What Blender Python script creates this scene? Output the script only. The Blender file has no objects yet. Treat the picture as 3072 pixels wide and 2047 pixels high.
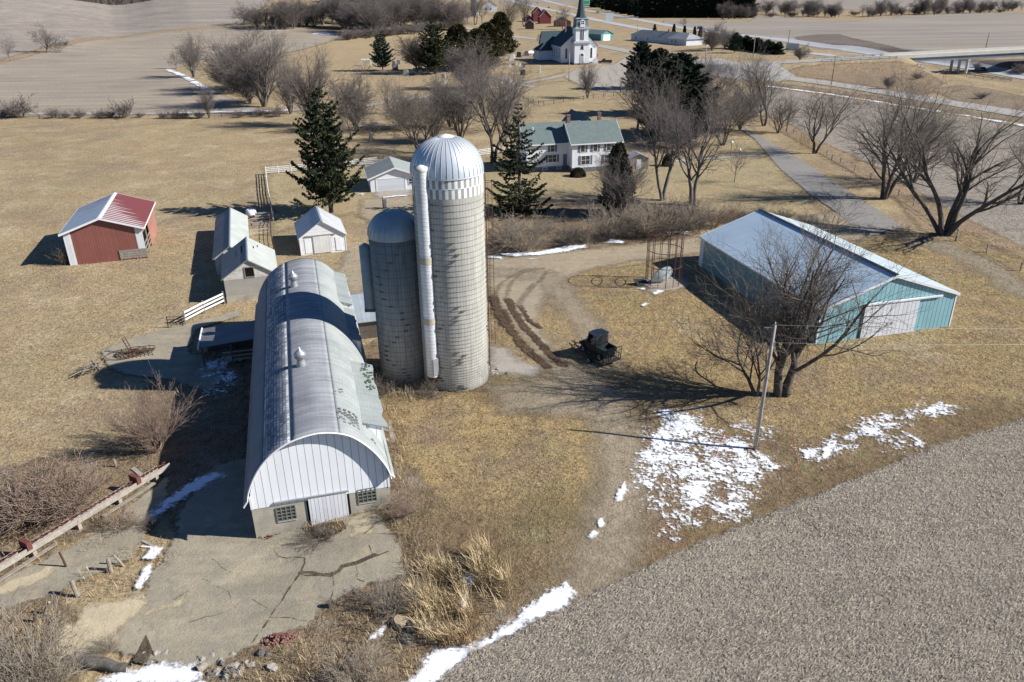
import bpy, math, random
import numpy as np
R = math.radians
sc = bpy.context.scene
COL = sc.collection
rnd = random.Random(7)

# ---------------------------------------------------------------- camera numbers (fitted to the photograph)
CAM_H, PITCH, ROLL, FPX = 32.0, 0.4315974, -0.0133674, 2330.35
CX, CY = 1536.0, 1023.5
SUN_AZ, SUN_EL = R(173.2), R(33.4)          # direction shadows run, height of the sun
_c, _s = math.cos(PITCH), math.sin(PITCH)
FW = np.array([0, _c, -_s]); UP0 = np.array([0, _s, _c]); RT0 = np.array([1.0, 0, 0])
_cr, _sr = math.cos(ROLL), math.sin(ROLL)
RT = _cr * RT0 + _sr * UP0
UP = _cr * UP0 - _sr * RT0

def ray(u, v):
    return FW + RT * ((u - CX) / FPX) + UP * (-(v - CY) / FPX)

# ---------------------------------------------------------------- the lie of the land
def sstep(a, b, x):
    t = np.clip((np.asarray(x, float) - a) / (b - a), 0, 1)
    return t * t * (3 - 2 * t)

BARN_O = np.array([-16.38, 39.65]); BARN_A = 0.2648
BUX = np.array([math.cos(BARN_A), math.sin(BARN_A)]); BUY = np.array([-math.sin(BARN_A), math.cos(BARN_A)])

CREST = [(-400, -26), (0, -24), (140, -10), (218, 1), (290, 11), (330, 17), (370, 16), (420, 9), (465, 0), (560, -12), (760, -16), (1000, -14), (1250, -24), (1450, -38)]
_ct, _ch = [], []
for _u, _v in CREST:
    _d = ray(_u, _v); _h = math.hypot(_d[0], _d[1])
    _ct.append(math.atan2(_d[0], _d[1])); _ch.append(CAM_H + 900 * _d[2] / _h)
_ct = np.array(_ct); _ch = np.array(_ch)

RAMP = None; CUT = None      # set below: the bank that carries the road to the overpass, and the cutting of the highway

def along(x, y, P, h):
    """distance to a line of points and the value h interpolated at the nearest place"""
    bd = np.full(np.shape(x), 1e9); bh = np.zeros(np.shape(x))
    for a, b, ha, hb in zip(P[:-1], P[1:], h[:-1], h[1:]):
        e = b - a; L2 = e @ e; t = np.clip(((x - a[0]) * e[0] + (y - a[1]) * e[1]) / L2, 0, 1)
        d = np.hypot(x - a[0] - t * e[0], y - a[1] - t * e[1]); m = d < bd
        bd = np.where(m, d, bd); bh = np.where(m, ha + (hb - ha) * t, bh)
    return bd, bh

def T(x, y):
    x = np.asarray(x, float); y = np.asarray(y, float)
    dx, dy = x - BARN_O[0], y - BARN_O[1]
    u = dx * BUX[0] + dy * BUX[1]; v = dx * BUY[0] + dy * BUY[1]
    z = 1.02 * sstep(-1.0, 9.6, u) * (1 - sstep(20, 36, u)) * sstep(-14, -1, v) * (1 - sstep(26, 44, v))
    r = np.hypot(x, y); th = np.arctan2(x, np.maximum(y, 1e-3))
    hc = np.interp(th, _ct, _ch, left=_ch[0], right=0.0)
    hc = hc * (1 - sstep(_ct[-4], _ct[-1], th))
    z = z + hc * sstep(430, 900, r) * (1 - .55 * sstep(905, 1250, r))
    z = z + sstep(1500, 3200, r) * 18
    if RAMP is not None:
        d, h = along(x, y, *RAMP); z = z + np.maximum(0, h - np.maximum(0, d - 6.5) / 2.6)
        d, h = along(x, y, *CUT); z = z - np.maximum(h, 0) * (1 - sstep(17, 27, d))
    return z

def Tz(p):
    return float(T(p[0], p[1]))

_ts = np.geomspace(20, 4200, 2600)
def G(u, v, z=None):
    """the point of the ground (or of a level z) that the pixel u,v of the photograph shows"""
    d = ray(u, v)
    if z is not None:
        t = (z - CAM_H) / d[2]
        return np.array([d[0] * t, d[1] * t, z])
    X = d[0] * _ts; Y = d[1] * _ts; Z = CAM_H + d[2] * _ts
    below = Z < T(X, Y)
    i = int(np.argmax(below)) if below.any() else len(_ts) - 1
    t0, t1 = _ts[max(i - 1, 0)], _ts[i]
    for _ in range(14):
        tm = .5 * (t0 + t1)
        if CAM_H + d[2] * tm < float(T(d[0] * tm, d[1] * tm)): t1 = tm
        else: t0 = tm
    x, y = d[0] * t1, d[1] * t1
    return np.array([x, y, float(T(x, y))])
_q = [G(1980, 182, 0), G(2110, 187, 1.0), G(2250, 193, 3.0), G(2672, 171, 4.0)]
BR_B, BR_E = _q[3], G(3072, 151, 5.0)
RAMP = (np.array([p[:2] for p in _q]), [0, 1.0, 3.0, 4.0])
_q = [(G(1960, 75, 0), 0), (G(2200, 116, 0), 0), (G(2450, 155, -1.5), 1.5), (G(2600, 173, -3), 3), (G(2898, 224, -3), 3), (G(3072, 250, -3), 3), (G(3400, 304, -3), 3)]
CUT = (np.array([p[0][:2] for p in _q]), [p[1] for p in _q])
K = 3072 / 2353
def O(x, y, z=None): return G(x * K, y * K, z)

def hgt(p, v):
    """height of a thing standing at p whose top reaches image row v"""
    lo, hi = 0.0, 80.0
    for _ in range(40):
        m = .5 * (lo + hi)
        q = np.array([p[0], p[1], p[2] + m - CAM_H]); zz = q @ FW
        vv = CY - FPX * (q @ UP) / zz
        if vv > v: lo = m
        else: hi = m
    return lo

# ---------------------------------------------------------------- objects
def tag(o, label=None, cat=None, group=None, kind=None):
    if label: o['label'] = label
    if cat: o['category'] = cat
    if group: o['group'] = group
    if kind: o['kind'] = kind
    return o

def thing(name, label, cat, loc, rz=0, group=None):
    o = bpy.data.objects.new(name, None); COL.objects.link(o)
    o.location = [float(c) for c in loc]; o.rotation_euler = (0, 0, rz); o.empty_display_size = .3
    return tag(o, label, cat, group)

def link(name, me, parent=None):
    o = bpy.data.objects.new(name, me); COL.objects.link(o)
    if parent is not None: o.parent = parent
    return o

def copy_tree(o, parent=None):
    c = o.copy(); COL.objects.link(c)
    if parent is not None: c.parent = parent
    for ch in list(o.children): copy_tree(ch, c)
    return c

class MB:
    def __init__(s): s.v = []; s.f = []; s.m = []
    def add(s, vs, fs, m=0):
        b = len(s.v); s.v += [tuple(float(c) for c in p) for p in vs]
        s.f += [tuple(b + i for i in f) for f in fs]; s.m += [m] * len(fs); return s
    def box(s, x0, x1, y0, y1, z0, z1, m=0):
        return s.add([(x0, y0, z0), (x1, y0, z0), (x1, y1, z0), (x0, y1, z0), (x0, y0, z1), (x1, y0, z1), (x1, y1, z1), (x0, y1, z1)],
                     [(0, 3, 2, 1), (4, 5, 6, 7), (0, 1, 5, 4), (1, 2, 6, 5), (2, 3, 7, 6), (3, 0, 4, 7)], m)
    def bar(s, p, q, w, h=None, up=(0, 0, 1), m=0):
        """a squared timber from p to q"""
        h = h or w; p = np.array(p, float); q = np.array(q, float); d = q - p; d /= np.linalg.norm(d)
        up = np.array(up, float)
        if abs(d @ up) > .95: up = np.array([1.0, 0, 0])
        a = np.cross(d, up); a /= np.linalg.norm(a); b = np.cross(a, d)
        vs = [c + a * i * w / 2 + b * j * h / 2 for c in (p, q) for i, j in ((-1, -1), (1, -1), (1, 1), (-1, 1))]
        return s.add(vs, [(0, 1, 2, 3), (7, 6, 5, 4), (0, 4, 5, 1), (1, 5, 6, 2), (2, 6, 7, 3), (3, 7, 4, 0)], m)
    def tube(s, pts, r, n=8, m=0, caps=True, closed=False):
        pts = [np.array(p, float) for p in pts]; k = len(pts)
        rs = r if isinstance(r, (list, tuple, np.ndarray)) else [r] * k
        vs = []
        for i, p in enumerate(pts):
            if closed: d = pts[(i + 1) % k] - pts[i - 1]
            else: d = pts[min(i + 1, k - 1)] - pts[max(i - 1, 0)]
            d = d / (np.linalg.norm(d) + 1e-9)
            a = np.cross(d, (0, 0, 1.0))
            if np.linalg.norm(a) < .05: a = np.cross(d, (0, 1.0, 0))
            a /= np.linalg.norm(a); b = np.cross(d, a)
            for j in range(n):
                t = 2 * math.pi * j / n; vs.append(p + (a * math.cos(t) + b * math.sin(t)) * rs[i])
        fs = []
        for i in range(k if closed else k - 1):
            i2 = (i + 1) % k
            for j in range(n):
                fs.append((i * n + j, i * n + (j + 1) % n, i2 * n + (j + 1) % n, i2 * n + j))
        if caps and not closed:
            fs.append(tuple(range(n - 1, -1, -1))); fs.append(tuple((k - 1) * n + j for j in range(n)))
        return s.add(vs, fs, m)
    def lathe(s, prof, n=32, cx=0, cy=0, m=0, a0=0, a1=2 * math.pi):
        full = abs(a1 - a0 - 2 * math.pi) < 1e-6; nn = n if full else n + 1
        vs = [(cx + r * math.cos(a0 + (a1 - a0) * j / n), cy + r * math.sin(a0 + (a1 - a0) * j / n), z) for r, z in prof for j in range(nn)]
        fs = []
        for i in range(len(prof) - 1):
            for j in range(n):
                j2 = (j + 1) % nn if full else j + 1
                fs.append((i * nn + j, i * nn + j2, (i + 1) * nn + j2, (i + 1) * nn + j))
        return s.add(vs, fs, m)
    def prism(s, poly, p0, p1, m=0):
        """polygon given as 3-D points offset p0 and p1"""
        n = len(poly); p0 = np.array(p0, float); p1 = np.array(p1, float)
        vs = [np.array(q, float) + p0 for q in poly] + [np.array(q, float) + p1 for q in poly]
        fs = [tuple(range(n - 1, -1, -1)), tuple(n + i for i in range(n))] + [(i, (i + 1) % n, n + (i + 1) % n, n + i) for i in range(n)]
        return s.add(vs, fs, m)
    def mesh(s, name, mats, smooth=False):
        me = bpy.data.meshes.new(name); me.from_pydata(s.v, [], s.f); 
        for mm in (mats if isinstance(mats, (list, tuple)) else [mats]): me.materials.append(mm)
        if any(s.m): me.polygons.foreach_set('material_index', s.m)
        if smooth: me.polygons.foreach_set('use_smooth', [True] * len(s.f))
        me.update(); 
        import bmesh
        bm = bmesh.new(); bm.from_mesh(me); bmesh.ops.recalc_face_normals(bm, faces=bm.faces); bm.to_mesh(me); bm.free()
        return me
    def build(s, name, mats, parent=None, smooth=False):
        return link(name, s.mesh(name, mats, smooth), parent)

def split_build(mb, name, mats, parent):
    """every disconnected piece of the builder becomes an object of its own"""
    n = len(mb.v); par = list(range(n))
    def find(i):
        while par[i] != i: par[i] = par[par[i]]; i = par[i]
        return i
    for f in mb.f:
        for i in f[1:]: par[find(i)] = find(f[0])
    comp = {}
    for f in mb.f: comp.setdefault(find(f[0]), []).append(f)
    for fs in comp.values():
        idx = sorted({i for f in fs for i in f}); mp = {i: k for k, i in enumerate(idx)}
        q = MB(); q.add([mb.v[i] for i in idx], [tuple(mp[i] for i in f) for f in fs]); q.build(name, mats, parent)

def np_mesh(name, V, F, mats, mi=None, smooth=False):
    """fast mesh from arrays; F has a constant number of corners"""
    me = bpy.data.meshes.new(name); V = np.asarray(V, np.float32); F = np.asarray(F, np.int32)
    k = F.shape[1]
    me.vertices.add(len(V)); me.vertices.foreach_set('co', V.ravel())
    me.loops.add(F.size); me.loops.foreach_set('vertex_index', F.ravel())
    me.polygons.add(len(F)); me.polygons.foreach_set('loop_start', np.arange(0, F.size, k, dtype=np.int32))
    for mm in (mats if isinstance(mats, (list, tuple)) else [mats]): me.materials.append(mm)
    if mi is not None: me.polygons.foreach_set('material_index', np.asarray(mi, np.int32))
    if smooth: me.polygons.foreach_set('use_smooth', np.ones(len(F), bool))
    me.update(calc_edges=True); me.validate()
    return me

# ---------------------------------------------------------------- materials
class NT:
    def __init__(s, name):
        s.mat = bpy.data.materials.new(name); s.mat.use_nodes = True
        s.nt = s.mat.node_tree; s.nt.nodes.clear()
        s.out = s.nt.nodes.new('ShaderNodeOutputMaterial')
    def n(s, t, **kw):
        nd = s.nt.nodes.new(t)
        for k, v in kw.items():
            if k.startswith('_'): setattr(nd, k[1:], v)
        for k, v in kw.items():
            if k.startswith('_'): continue
            k2 = int(k[1:]) if k[0] == 'i' and k[1:].isdigit() else k.replace('__', ' ')
            inp = nd.inputs[k2]
            if isinstance(v, bpy.types.NodeSocket): s.nt.links.new(v, inp)
            else: inp.default_value = v
        return nd
    def math(s, op, a, b=0.0, c=None, clamp=False):
        nd = s.n('ShaderNodeMath', _operation=op, i0=a, i1=b, _use_clamp=clamp)
        if c is not None:
            if isinstance(c, bpy.types.NodeSocket): s.nt.links.new(c, nd.inputs[2])
            else: nd.inputs[2].default_value = c
        return nd.outputs[0]
    def noise(s, vec, scale, detail=3, rough=.55, dist=0):
        return s.n('ShaderNodeTexNoise', Vector=vec, Scale=scale, Detail=detail, Roughness=rough, Distortion=dist).outputs['Fac']
    def ramp(s, fac, a, b):
        return s.n('ShaderNodeMapRange', i0=fac, i1=a, i2=b, i3=0.0, i4=1.0).outputs[0]
    def mix(s, fac, a, b, mode='MIX'):
        nd = s.nt.nodes.new('ShaderNodeMix'); nd.data_type = 'RGBA'; nd.blend_type = mode
        for k, v in ((0, fac), (6, a), (7, b)):
            if isinstance(v, bpy.types.NodeSocket): s.nt.links.new(v, nd.inputs[k])
            else: nd.inputs[k].default_value = v if k == 0 else ((v[0], v[1], v[2], 1) if not isinstance(v, float) else (v, v, v, 1))
        return nd.outputs[2]
    def mul(s, col, fac):
        """colour times a scalar socket"""
        c = s.n('ShaderNodeCombineXYZ', X=fac, Y=fac, Z=fac).outputs[0]
        return s.mix(1.0, col, c, 'MULTIPLY')
    def geo(s): return s.n('ShaderNodeNewGeometry').outputs['Position']
    def objc(s): return s.n('ShaderNodeTexCoord').outputs['Object']
    def scale(s, vec, sx, sy, sz, rz=0):
        return s.n('ShaderNodeMapping', Vector=vec, Rotation=(0, 0, rz), Scale=(sx, sy, sz)).outputs[0]
    def bump(s, h, strength=.3, dist=.05):
        return s.n('ShaderNodeBump', Height=h, Strength=strength, Distance=dist).outputs[0]
    def bsdf(s, col, rough=.85, metal=0.0, normal=None, spec=.3):
        kw = dict(Base__Color=col if isinstance(col, bpy.types.NodeSocket) else (*col, 1), Roughness=rough, Metallic=metal)
        nd = s.n('ShaderNodeBsdfPrincipled', **kw); nd.inputs['Specular IOR Level'].default_value = spec
        if normal is not None: s.nt.links.new(normal, nd.inputs['Normal'])
        return nd.outputs[0]
    def done(s, sh): s.nt.links.new(sh, s.out.inputs[0]); return s.mat

def mat(name, c1, c2=None, scale=1.5, rough=.8, metal=0.0, fine=.12, fscale=14, bump=.15, spec=.3, contrast=(.35, .65)):
    """a plain weathered surface: two tones in blotches, a fine grain and a little relief"""
    t = NT(name); p = t.objc()
    col = t.mix(t.ramp(t.noise(p, scale, 5, .62), *contrast), c1, c2 or tuple(.8 * x for x in c1))
    f = t.noise(p, fscale, 3, .7)
    col = t.mul(col, t.n('ShaderNodeMapRange', i0=f, i1=.25, i2=.75, i3=1 - fine, i4=1 + fine).outputs[0])
    return t.done(t.bsdf(col, rough, metal, t.bump(f, bump, .03), spec))

def ribbed(name, c1, c2, axis, pitch, rough=.45, metal=0.0, dark=.55, width=.1, blot=(.5, .35, .6), spec=.4, grain=.06, soft=1.0, c3=None, s3=.25):
    """sheet metal or boards: seams every `pitch` metres along an axis of the object, c2 in blotches"""
    t = NT(name); p = t.objc(); x = t.n('ShaderNodeSeparateXYZ', i0=p).outputs[axis]
    fr = t.math('FRACT', t.math('DIVIDE', x, pitch))
    d = t.math('ABSOLUTE', t.math('SUBTRACT', fr, .5))          # .5 at the seam
    seam = t.ramp(d, .5 - width, .5 - width * .4)
    col = t.mix(t.ramp(t.noise(t.scale(p, *( (1, 1, 1) )), blot[0], 5, .6), blot[1], blot[2]), c1, c2)
    if c3: col = t.mix(t.ramp(t.noise(p, s3, 4, .65, .4), .5, .62), col, c3)
    pan = t.n('ShaderNodeTexWhiteNoise', _noise_dimensions='1D', W=t.math('FLOOR', t.math('DIVIDE', x, pitch))).outputs[0]
    col = t.mul(col, t.n('ShaderNodeMapRange', i0=pan, i1=0.0, i2=1.0, i3=1 - grain, i4=1 + grain).outputs[0])
    col = t.mul(col, t.n('ShaderNodeMapRange', i0=seam, i1=0.0, i2=1.0, i3=1.0, i4=dark).outputs[0])  # dark board joints; on sheet metal the line paints in rib shading
    return t.done(t.bsdf(col, rough, metal, t.bump(seam, .5 * soft, .03), spec))
# ================================================================ THE GROUND
RAMP_A, RAMP_B = RAMP[0][2], RAMP[0][3]
rows = [11.0]
while rows[-1] < 4500: rows.append(rows[-1] * 1.0082)
rows = np.array(rows); cols = np.linspace(-1.15, 1.15, 641)
GX = np.outer(rows, cols); GY = np.repeat(rows[:, None], len(cols), 1)
GZ = T(GX, GY)
NR, NC = GX.shape
GV = np.stack([GX.ravel(), GY.ravel(), GZ.ravel()], 1)
_i = (np.arange(NR - 1)[:, None] * NC + np.arange(NC - 1)[None, :]).ravel()
GF = np.stack([_i, _i + 1, _i + NC + 1, _i + NC], 1)

def on(*pts): return W(pts, K)

def chaikin(P, it=2, closed=True):
    P = np.asarray(P, float)
    for _ in range(it):
        if closed:
            Q = np.roll(P, -1, 0); P = np.stack([.75 * P + .25 * Q, .25 * P + .75 * Q], 1).reshape(-1, 2)
        else:
            A, B = P[:-1], P[1:]
            P = np.concatenate([P[:1], np.stack([.75 * A + .25 * B, .25 * A + .75 * B], 1).reshape(-1, 2), P[-1:]])
    return P

def seg_dist(X, Y, P, closed):
    d = np.full(X.shape, 1e9)
    Q = np.roll(P, -1, 0) if closed else P[1:]
    for a, b in zip(P if closed else P[:-1], Q):
        ab = b - a; L = ab @ ab + 1e-9
        t = np.clip(((X - a[0]) * ab[0] + (Y - a[1]) * ab[1]) / L, 0, 1)
        d = np.minimum(d, np.hypot(X - a[0] - t * ab[0], Y - a[1] - t * ab[1]))
    return d

def inside(X, Y, P):
    r = np.zeros(X.shape, bool)
    for a, b in zip(P, np.roll(P, -1, 0)):
        if a[1] == b[1]: continue
        c = (a[1] > Y) != (b[1] > Y)
        r ^= c & (X < (b[0] - a[0]) * (Y - a[1]) / (b[1] - a[1]) + a[0])
    return r

def W(pts, kk=1.0, z=None):
    return np.array([G(p[0] * kk, p[1] * kk, z)[:2] for p in pts])

_lift = [0]
def sheet(name, shapes, material, margin=1.0, kind='structure', near=None, label=None, cat=None, group=None, extra=0.0):
    """a layer lying on the ground. shapes: ('p', world pts) areas or ('l', world pts, width) strips.
    Its signed distance to the edge is stored so that the material can fray the edge."""
    _lift[0] += 1; lift = .005 * _lift[0] + extra
    if near:                                      # a finer mesh of its own for small near things
        allp = np.concatenate([s[1] for s in shapes]); lo = allp.min(0) - near[1] - margin; hi = allp.max(0) + near[1] + margin
        xs = np.arange(lo[0], hi[0], near[0]); ys = np.arange(lo[1], hi[1], near[0])
        X, Y = np.meshgrid(xs, ys); n = len(xs); X = X.ravel(); Y = Y.ravel()
        V = np.stack([X, Y, T(X, Y) + lift], 1)
        ii = (np.arange(len(ys) - 1)[:, None] * n + np.arange(n - 1)[None, :]).ravel()
        F = np.stack([ii, ii + 1, ii + n + 1, ii + n], 1)
    else:
        V = GV.copy(); V[:, 2] += lift; F = GF; X, Y = V[:, 0], V[:, 1]
    sd = np.full(len(X), -1e6)
    for s in shapes:
        P = s[1]; w = s[2] if s[0] == 'l' else 0
        lo = P.min(0) - w - margin - 12; hi = P.max(0) + w + margin + 12
        m = (X > lo[0]) & (X < hi[0]) & (Y > lo[1]) & (Y < hi[1])
        x, y = X[m], Y[m]
        if s[0] == 'p':
            d = seg_dist(x, y, P, True); d = np.where(inside(x, y, P), d, -d)
        else: d = w / 2 - seg_dist(x, y, P, False)
        sd[m] = np.maximum(sd[m], d)
    keep = (sd[F] > -margin).any(1)
    F = F[keep]; use = np.zeros(len(X), bool); use[F.ravel()] = True
    idx = np.cumsum(use) - 1
    me = np_mesh(name, V[use], idx[F], material, smooth=True)
    at = me.attributes.new('sd', 'FLOAT', 'POINT'); at.data.foreach_set('value', np.maximum(sd[use], -50).astype(np.float32))
    o = link(name, me); o['kind'] = kind
    tag(o, label, cat, group)
    return o

def soil(name, cols, big=.035, mid=.5, fine=7.0, bump=.6, edge=None, streak=None, speck=None, rough=.95, fk=.35, opacity=1.0, detail=5, tint=()):
    """ground cover: cols = three tones; edge = (fray scale, fray metres, softness); streak = (angle, across, along, strength)"""
    t = NT(name); p = t.geo()
    n1 = t.noise(p, big, detail, .6, .3); n2 = t.noise(p, mid, 5, .65, .2); n3 = t.noise(p, fine, 3, .75)
    col = t.mix(t.ramp(n1, .38, .62), cols[0], cols[1])
    col = t.mix(t.ramp(n2, .45, .72), col, cols[2])
    for k, (tc, ts, lo_, hi_, am) in enumerate(tint):
        nt_ = t.noise(t.n('ShaderNodeMapping', Vector=p, Location=(17.3 * k, 5.1 * k, 0)).outputs[0], ts, 6, .68, .5); col = t.mix(t.math('MULTIPLY', t.ramp(nt_, lo_, hi_), am), col, tc)
    if streak:
        q = t.scale(p, streak[1], streak[2], 1, streak[0]); s1 = t.noise(q, 1.0, 4, .65)
        col = t.mul(col, t.n('ShaderNodeMapRange', i0=s1, i1=.3, i2=.7, i3=1 - streak[3], i4=1 + streak[3]).outputs[0])
    col = t.mul(col, t.n('ShaderNodeMapRange', i0=n3, i1=.3, i2=.7, i3=1 - fk, i4=1 + fk).outputs[0])  # fine mottle; on grass it paints in the shade between tufts
    if speck:                                      # scattered straws, stones or leaves of another tone
        s2 = t.noise(p, speck[1], 2, .6); col = t.mix(t.ramp(s2, speck[2], speck[2] + .05), col, speck[0])
    n5 = t.noise(p, 1.3, 4, .7, .3); col = t.mul(col, t.n('ShaderNodeMapRange', i0=n5, i1=.32, i2=.68, i3=1 - fk * .55, i4=1 + fk * .5).outputs[0])
    nb = t.bump(t.math('ADD', t.math('ADD', n3, t.math('MULTIPLY', n2, .8)), t.math('MULTIPLY', n5, 1.5)), bump, .14)
    sh = t.bsdf(col, rough, 0, nb, .1)
    if edge:
        sd = t.n('ShaderNodeAttribute', _attribute_name='sd').outputs['Fac']
        fr = t.math('MULTIPLY', t.math('SUBTRACT', t.noise(p, edge[0], 5, .7), .5), edge[1] * 2.6)
        a = t.math('ADD', sd, fr)
        m = t.ramp(a, -edge[2], edge[2])
        if opacity < 1: m = t.math('MULTIPLY', m, opacity)
        tr = t.n('ShaderNodeBsdfTransparent').outputs[0]
        mx = t.nt.nodes.new('ShaderNodeMixShader')
        t.nt.links.new(m, mx.inputs[0]); t.nt.links.new(tr, mx.inputs[1]); t.nt.links.new(sh, mx.inputs[2])
        sh = mx.outputs[0]
    return t.done(sh)

def snowmat(name, edge, col=(.82, .84, .88), patchy=0.0, pscale=.8):
    t = NT(name); p = t.geo()
    sd = t.n('ShaderNodeAttribute', _attribute_name='sd').outputs['Fac']
    fr = t.math('MULTIPLY', t.math('SUBTRACT', t.noise(p, edge[0], 6, .72), .5), edge[1] * 2.6)
    a = t.math('ADD', t.math('MINIMUM', sd, .5 if patchy else 2.0), fr)
    if patchy:
        n = t.math('SUBTRACT', t.noise(p, pscale, 6, .75, .4), .5); a = t.math('ADD', a, t.math('MULTIPLY', t.math('ADD', n, -.055), patchy))
    m = t.ramp(a, -edge[2], edge[2])
    nb = t.bump(t.noise(p, 4, 4, .6), .5, .08)
    sh = t.bsdf(col, .7, 0, nb, .3)
    tr = t.n('ShaderNodeBsdfTransparent').outputs[0]
    mx = t.nt.nodes.new('ShaderNodeMixShader')
    t.nt.links.new(m, mx.inputs[0]); t.nt.links.new(tr, mx.inputs[1]); t.nt.links.new(sh, mx.inputs[2])
    return t.done(mx.outputs[0])

# ---- base: the dry pasture
M_past = soil('dry_pasture', [(.375, .288, .168), (.33, .252, .145), (.29, .212, .12)], .05, .28, 3.2, .7, fk=.34, speck=((.17, .135, .10), 1.7, .64), tint=(((.245, .185, .125), .055, .48, .62, .8), ((.27, .228, .125), .09, .5, .66, .6), ((.32, .21, .11), .3, .54, .68, .6), ((.44, .36, .235), .16, .52, .68, .7), ((.20, .16, .11), 1.1, .6, .72, .6)))
g = link('ground', np_mesh('ground', GV, GF, M_past, smooth=True)); g['kind'] = 'structure'

E1 = (.35, .8, .25)
M_gold = soil('gold_grass', [(.37, .285, .165), (.33, .255, .155), (.32, .225, .13)], .03, .15, 3, .5, edge=(.15, 2.5, 1.5), fk=.2)
M_lawn = soil('lawn_grass', [(.32, .262, .155), (.36, .285, .17), (.27, .235, .13)], .07, .2, 3.5, .6, edge=(.3, 2.0, 1.2), fk=.28, tint=(((.23, .205, .105), .12, .52, .66, .5), ((.37, .265, .15), .16, .48, .64, .7), ((.26, .18, .11), .22, .54, .68, .6)))
M_yard = soil('yard_grass', [(.35, .25, .12), (.285, .212, .108), (.225, .155, .088)], .07, .5, 4.5, .9, edge=(.25, 2.5, 1.2), fk=.42, speck=((.13, .10, .065), 3.1, .62), tint=(((.21, .155, .115), .1, .48, .64, .8), ((.28, .225, .10), .13, .5, .64, .7), ((.34, .235, .11), .2, .52, .68, .6), ((.36, .30, .20), .08, .56, .7, .6)))
M_brown = soil('weedy_ground', [(.19, .145, .095), (.235, .175, .105), (.15, .105, .07)], .2, .9, 5, 1.0, edge=(.5, 1.6, .5), fk=.42, speck=((.32, .25, .16), 6, .62), tint=(((.22, .13, .08), .4, .52, .66, .6), ((.26, .235, .20), .25, .52, .68, .6)))
M_field = soil('field_soil', [(.315, .265, .205), (.285, .242, .19), (.335, .28, .205)], .012, .07, 1.2, .4, edge=(.2, 1.2, .6), streak=(R(14), .016, .22, .2), fk=.22, tint=(((.25, .215, .18), .02, .5, .68, .6), ((.35, .30, .23), .03, .55, .7, .5)))
M_hill = soil('hill_field', [(.29, .252, .212), (.265, .23, .195), (.31, .262, .21)], .006, .03, .6, .3, edge=(.1, 2, 1.5), streak=(R(10), .006, .09, .2), fk=.14, tint=(((.24, .21, .18), .01, .5, .7, .6),))
M_fieldr = soil('stubble_field', [(.27, .235, .195), (.30, .255, .205), (.23, .20, .165)], .03, .3, 3, .8, edge=(.4, 1.0, .4), streak=(R(-33), .05, .6, .14), fk=.36)
M_fieldn = soil('corn_stubble', [(.30, .262, .208), (.262, .228, .182), (.225, .193, .152)], .1, .5, 16, .5, edge=(.7, .7, .25), fk=.28, streak=(R(-30), .1, 1.5, .2), tint=(((.17, .147, .118), .18, .48, .66, .7), ((.33, .285, .215), .11, .5, .68, .7)))
M_tanstrip = soil('tall_dry_grass_ground', [(.34, .255, .155), (.29, .21, .135), (.24, .17, .11)], .12, .6, 4, 1.0, edge=(.4, 1.2, .5), fk=.35)
M_gravel = soil('gravel', [(.36, .295, .20), (.33, .275, .20), (.31, .25, .165)], .1, .5, 9, .5, edge=(.5, 1.1, .7), fk=.2, streak=(R(8), .06, .9, .1))
M_gray = soil('gray_gravel', [(.37, .33, .275), (.34, .305, .26), (.32, .28, .235)], .05, .3, 6, .4, edge=(.4, 1.0, .6), fk=.14)
M_track = soil('worn_track', [(.35, .29, .21), (.31, .255, .18), (.27, .22, .15)], .2, .9, 6, .6, edge=(.5, 1.5, 1.0), fk=.3, opacity=.8)
M_asph = soil('old_asphalt', [(.25, .235, .215), (.225, .212, .20), (.265, .245, .22)], .06, .4, 8, .3, edge=(.8, .35, .15), fk=.12, streak=(R(-42), .05, 1.1, .1))
M_hwy = soil('pale_concrete_road', [(.40, .40, .405), (.37, .37, .38), (.42, .41, .40)], .02, .1, 3, .1, edge=(.3, .3, .3), fk=.06)
M_road = soil('road_chipseal', [(.36, .335, .30), (.335, .315, .29), (.38, .35, .31)], .03, .2, 4, .2, edge=(.3, .5, .3), fk=.08)
M_conc = soil('old_concrete', [(.315, .275, .205), (.27, .242, .185), (.345, .295, .21)], .18, .7, 9, .3, edge=(1.0, .55, .12), fk=.14, streak=(R(35), .12, .8, .12), tint=(((.40, .34, .235), .35, .56, .66, .7), ((.21, .195, .155), .5, .55, .7, .6), ((.20, .16, .11), 1.6, .62, .7, .7)))
M_concp = soil('pale_concrete', [(.50, .42, .28), (.46, .385, .26), (.40, .34, .235)], .3, .9, 9, .3, edge=(.9, .8, .2), fk=.12)
M_crack = soil('crack_weeds', [(.15, .12, .08), (.12, .095, .065), (.09, .07, .05)], .6, 2, 9, 1, edge=(2.4, .02, .02), fk=.4)
M_mud = soil('rut_mud', [(.105, .072, .048), (.15, .10, .065), (.085, .06, .042)], .6, 1.6, 8, 1.6, edge=(1.4, .55, .12), fk=.5)
M_burn = soil('dark_weeds', [(.155, .125, .105), (.19, .155, .125), (.12, .10, .085)], .03, .12, 1.5, .8, edge=(.1, 3, 1.5), fk=.35)
M_ditch = soil('ditch_grass', [(.22, .17, .12), (.27, .205, .135), (.17, .13, .095)], .05, .3, 2, .9, edge=(.3, 1.5, .8), fk=.35)

M_bank = soil('rough_bank', [(.30, .22, .135), (.24, .18, .12), (.20, .145, .10)], .06, .35, 2, 1.2, edge=(.3, 2, .8), fk=.4)
def farp(u, v, r):
    d = ray(u, v); h = math.hypot(d[0], d[1]); return np.array([d[0] / h * r, d[1] / h * r])
def cat(*a): return np.concatenate([np.atleast_2d(x) for x in a])

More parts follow.
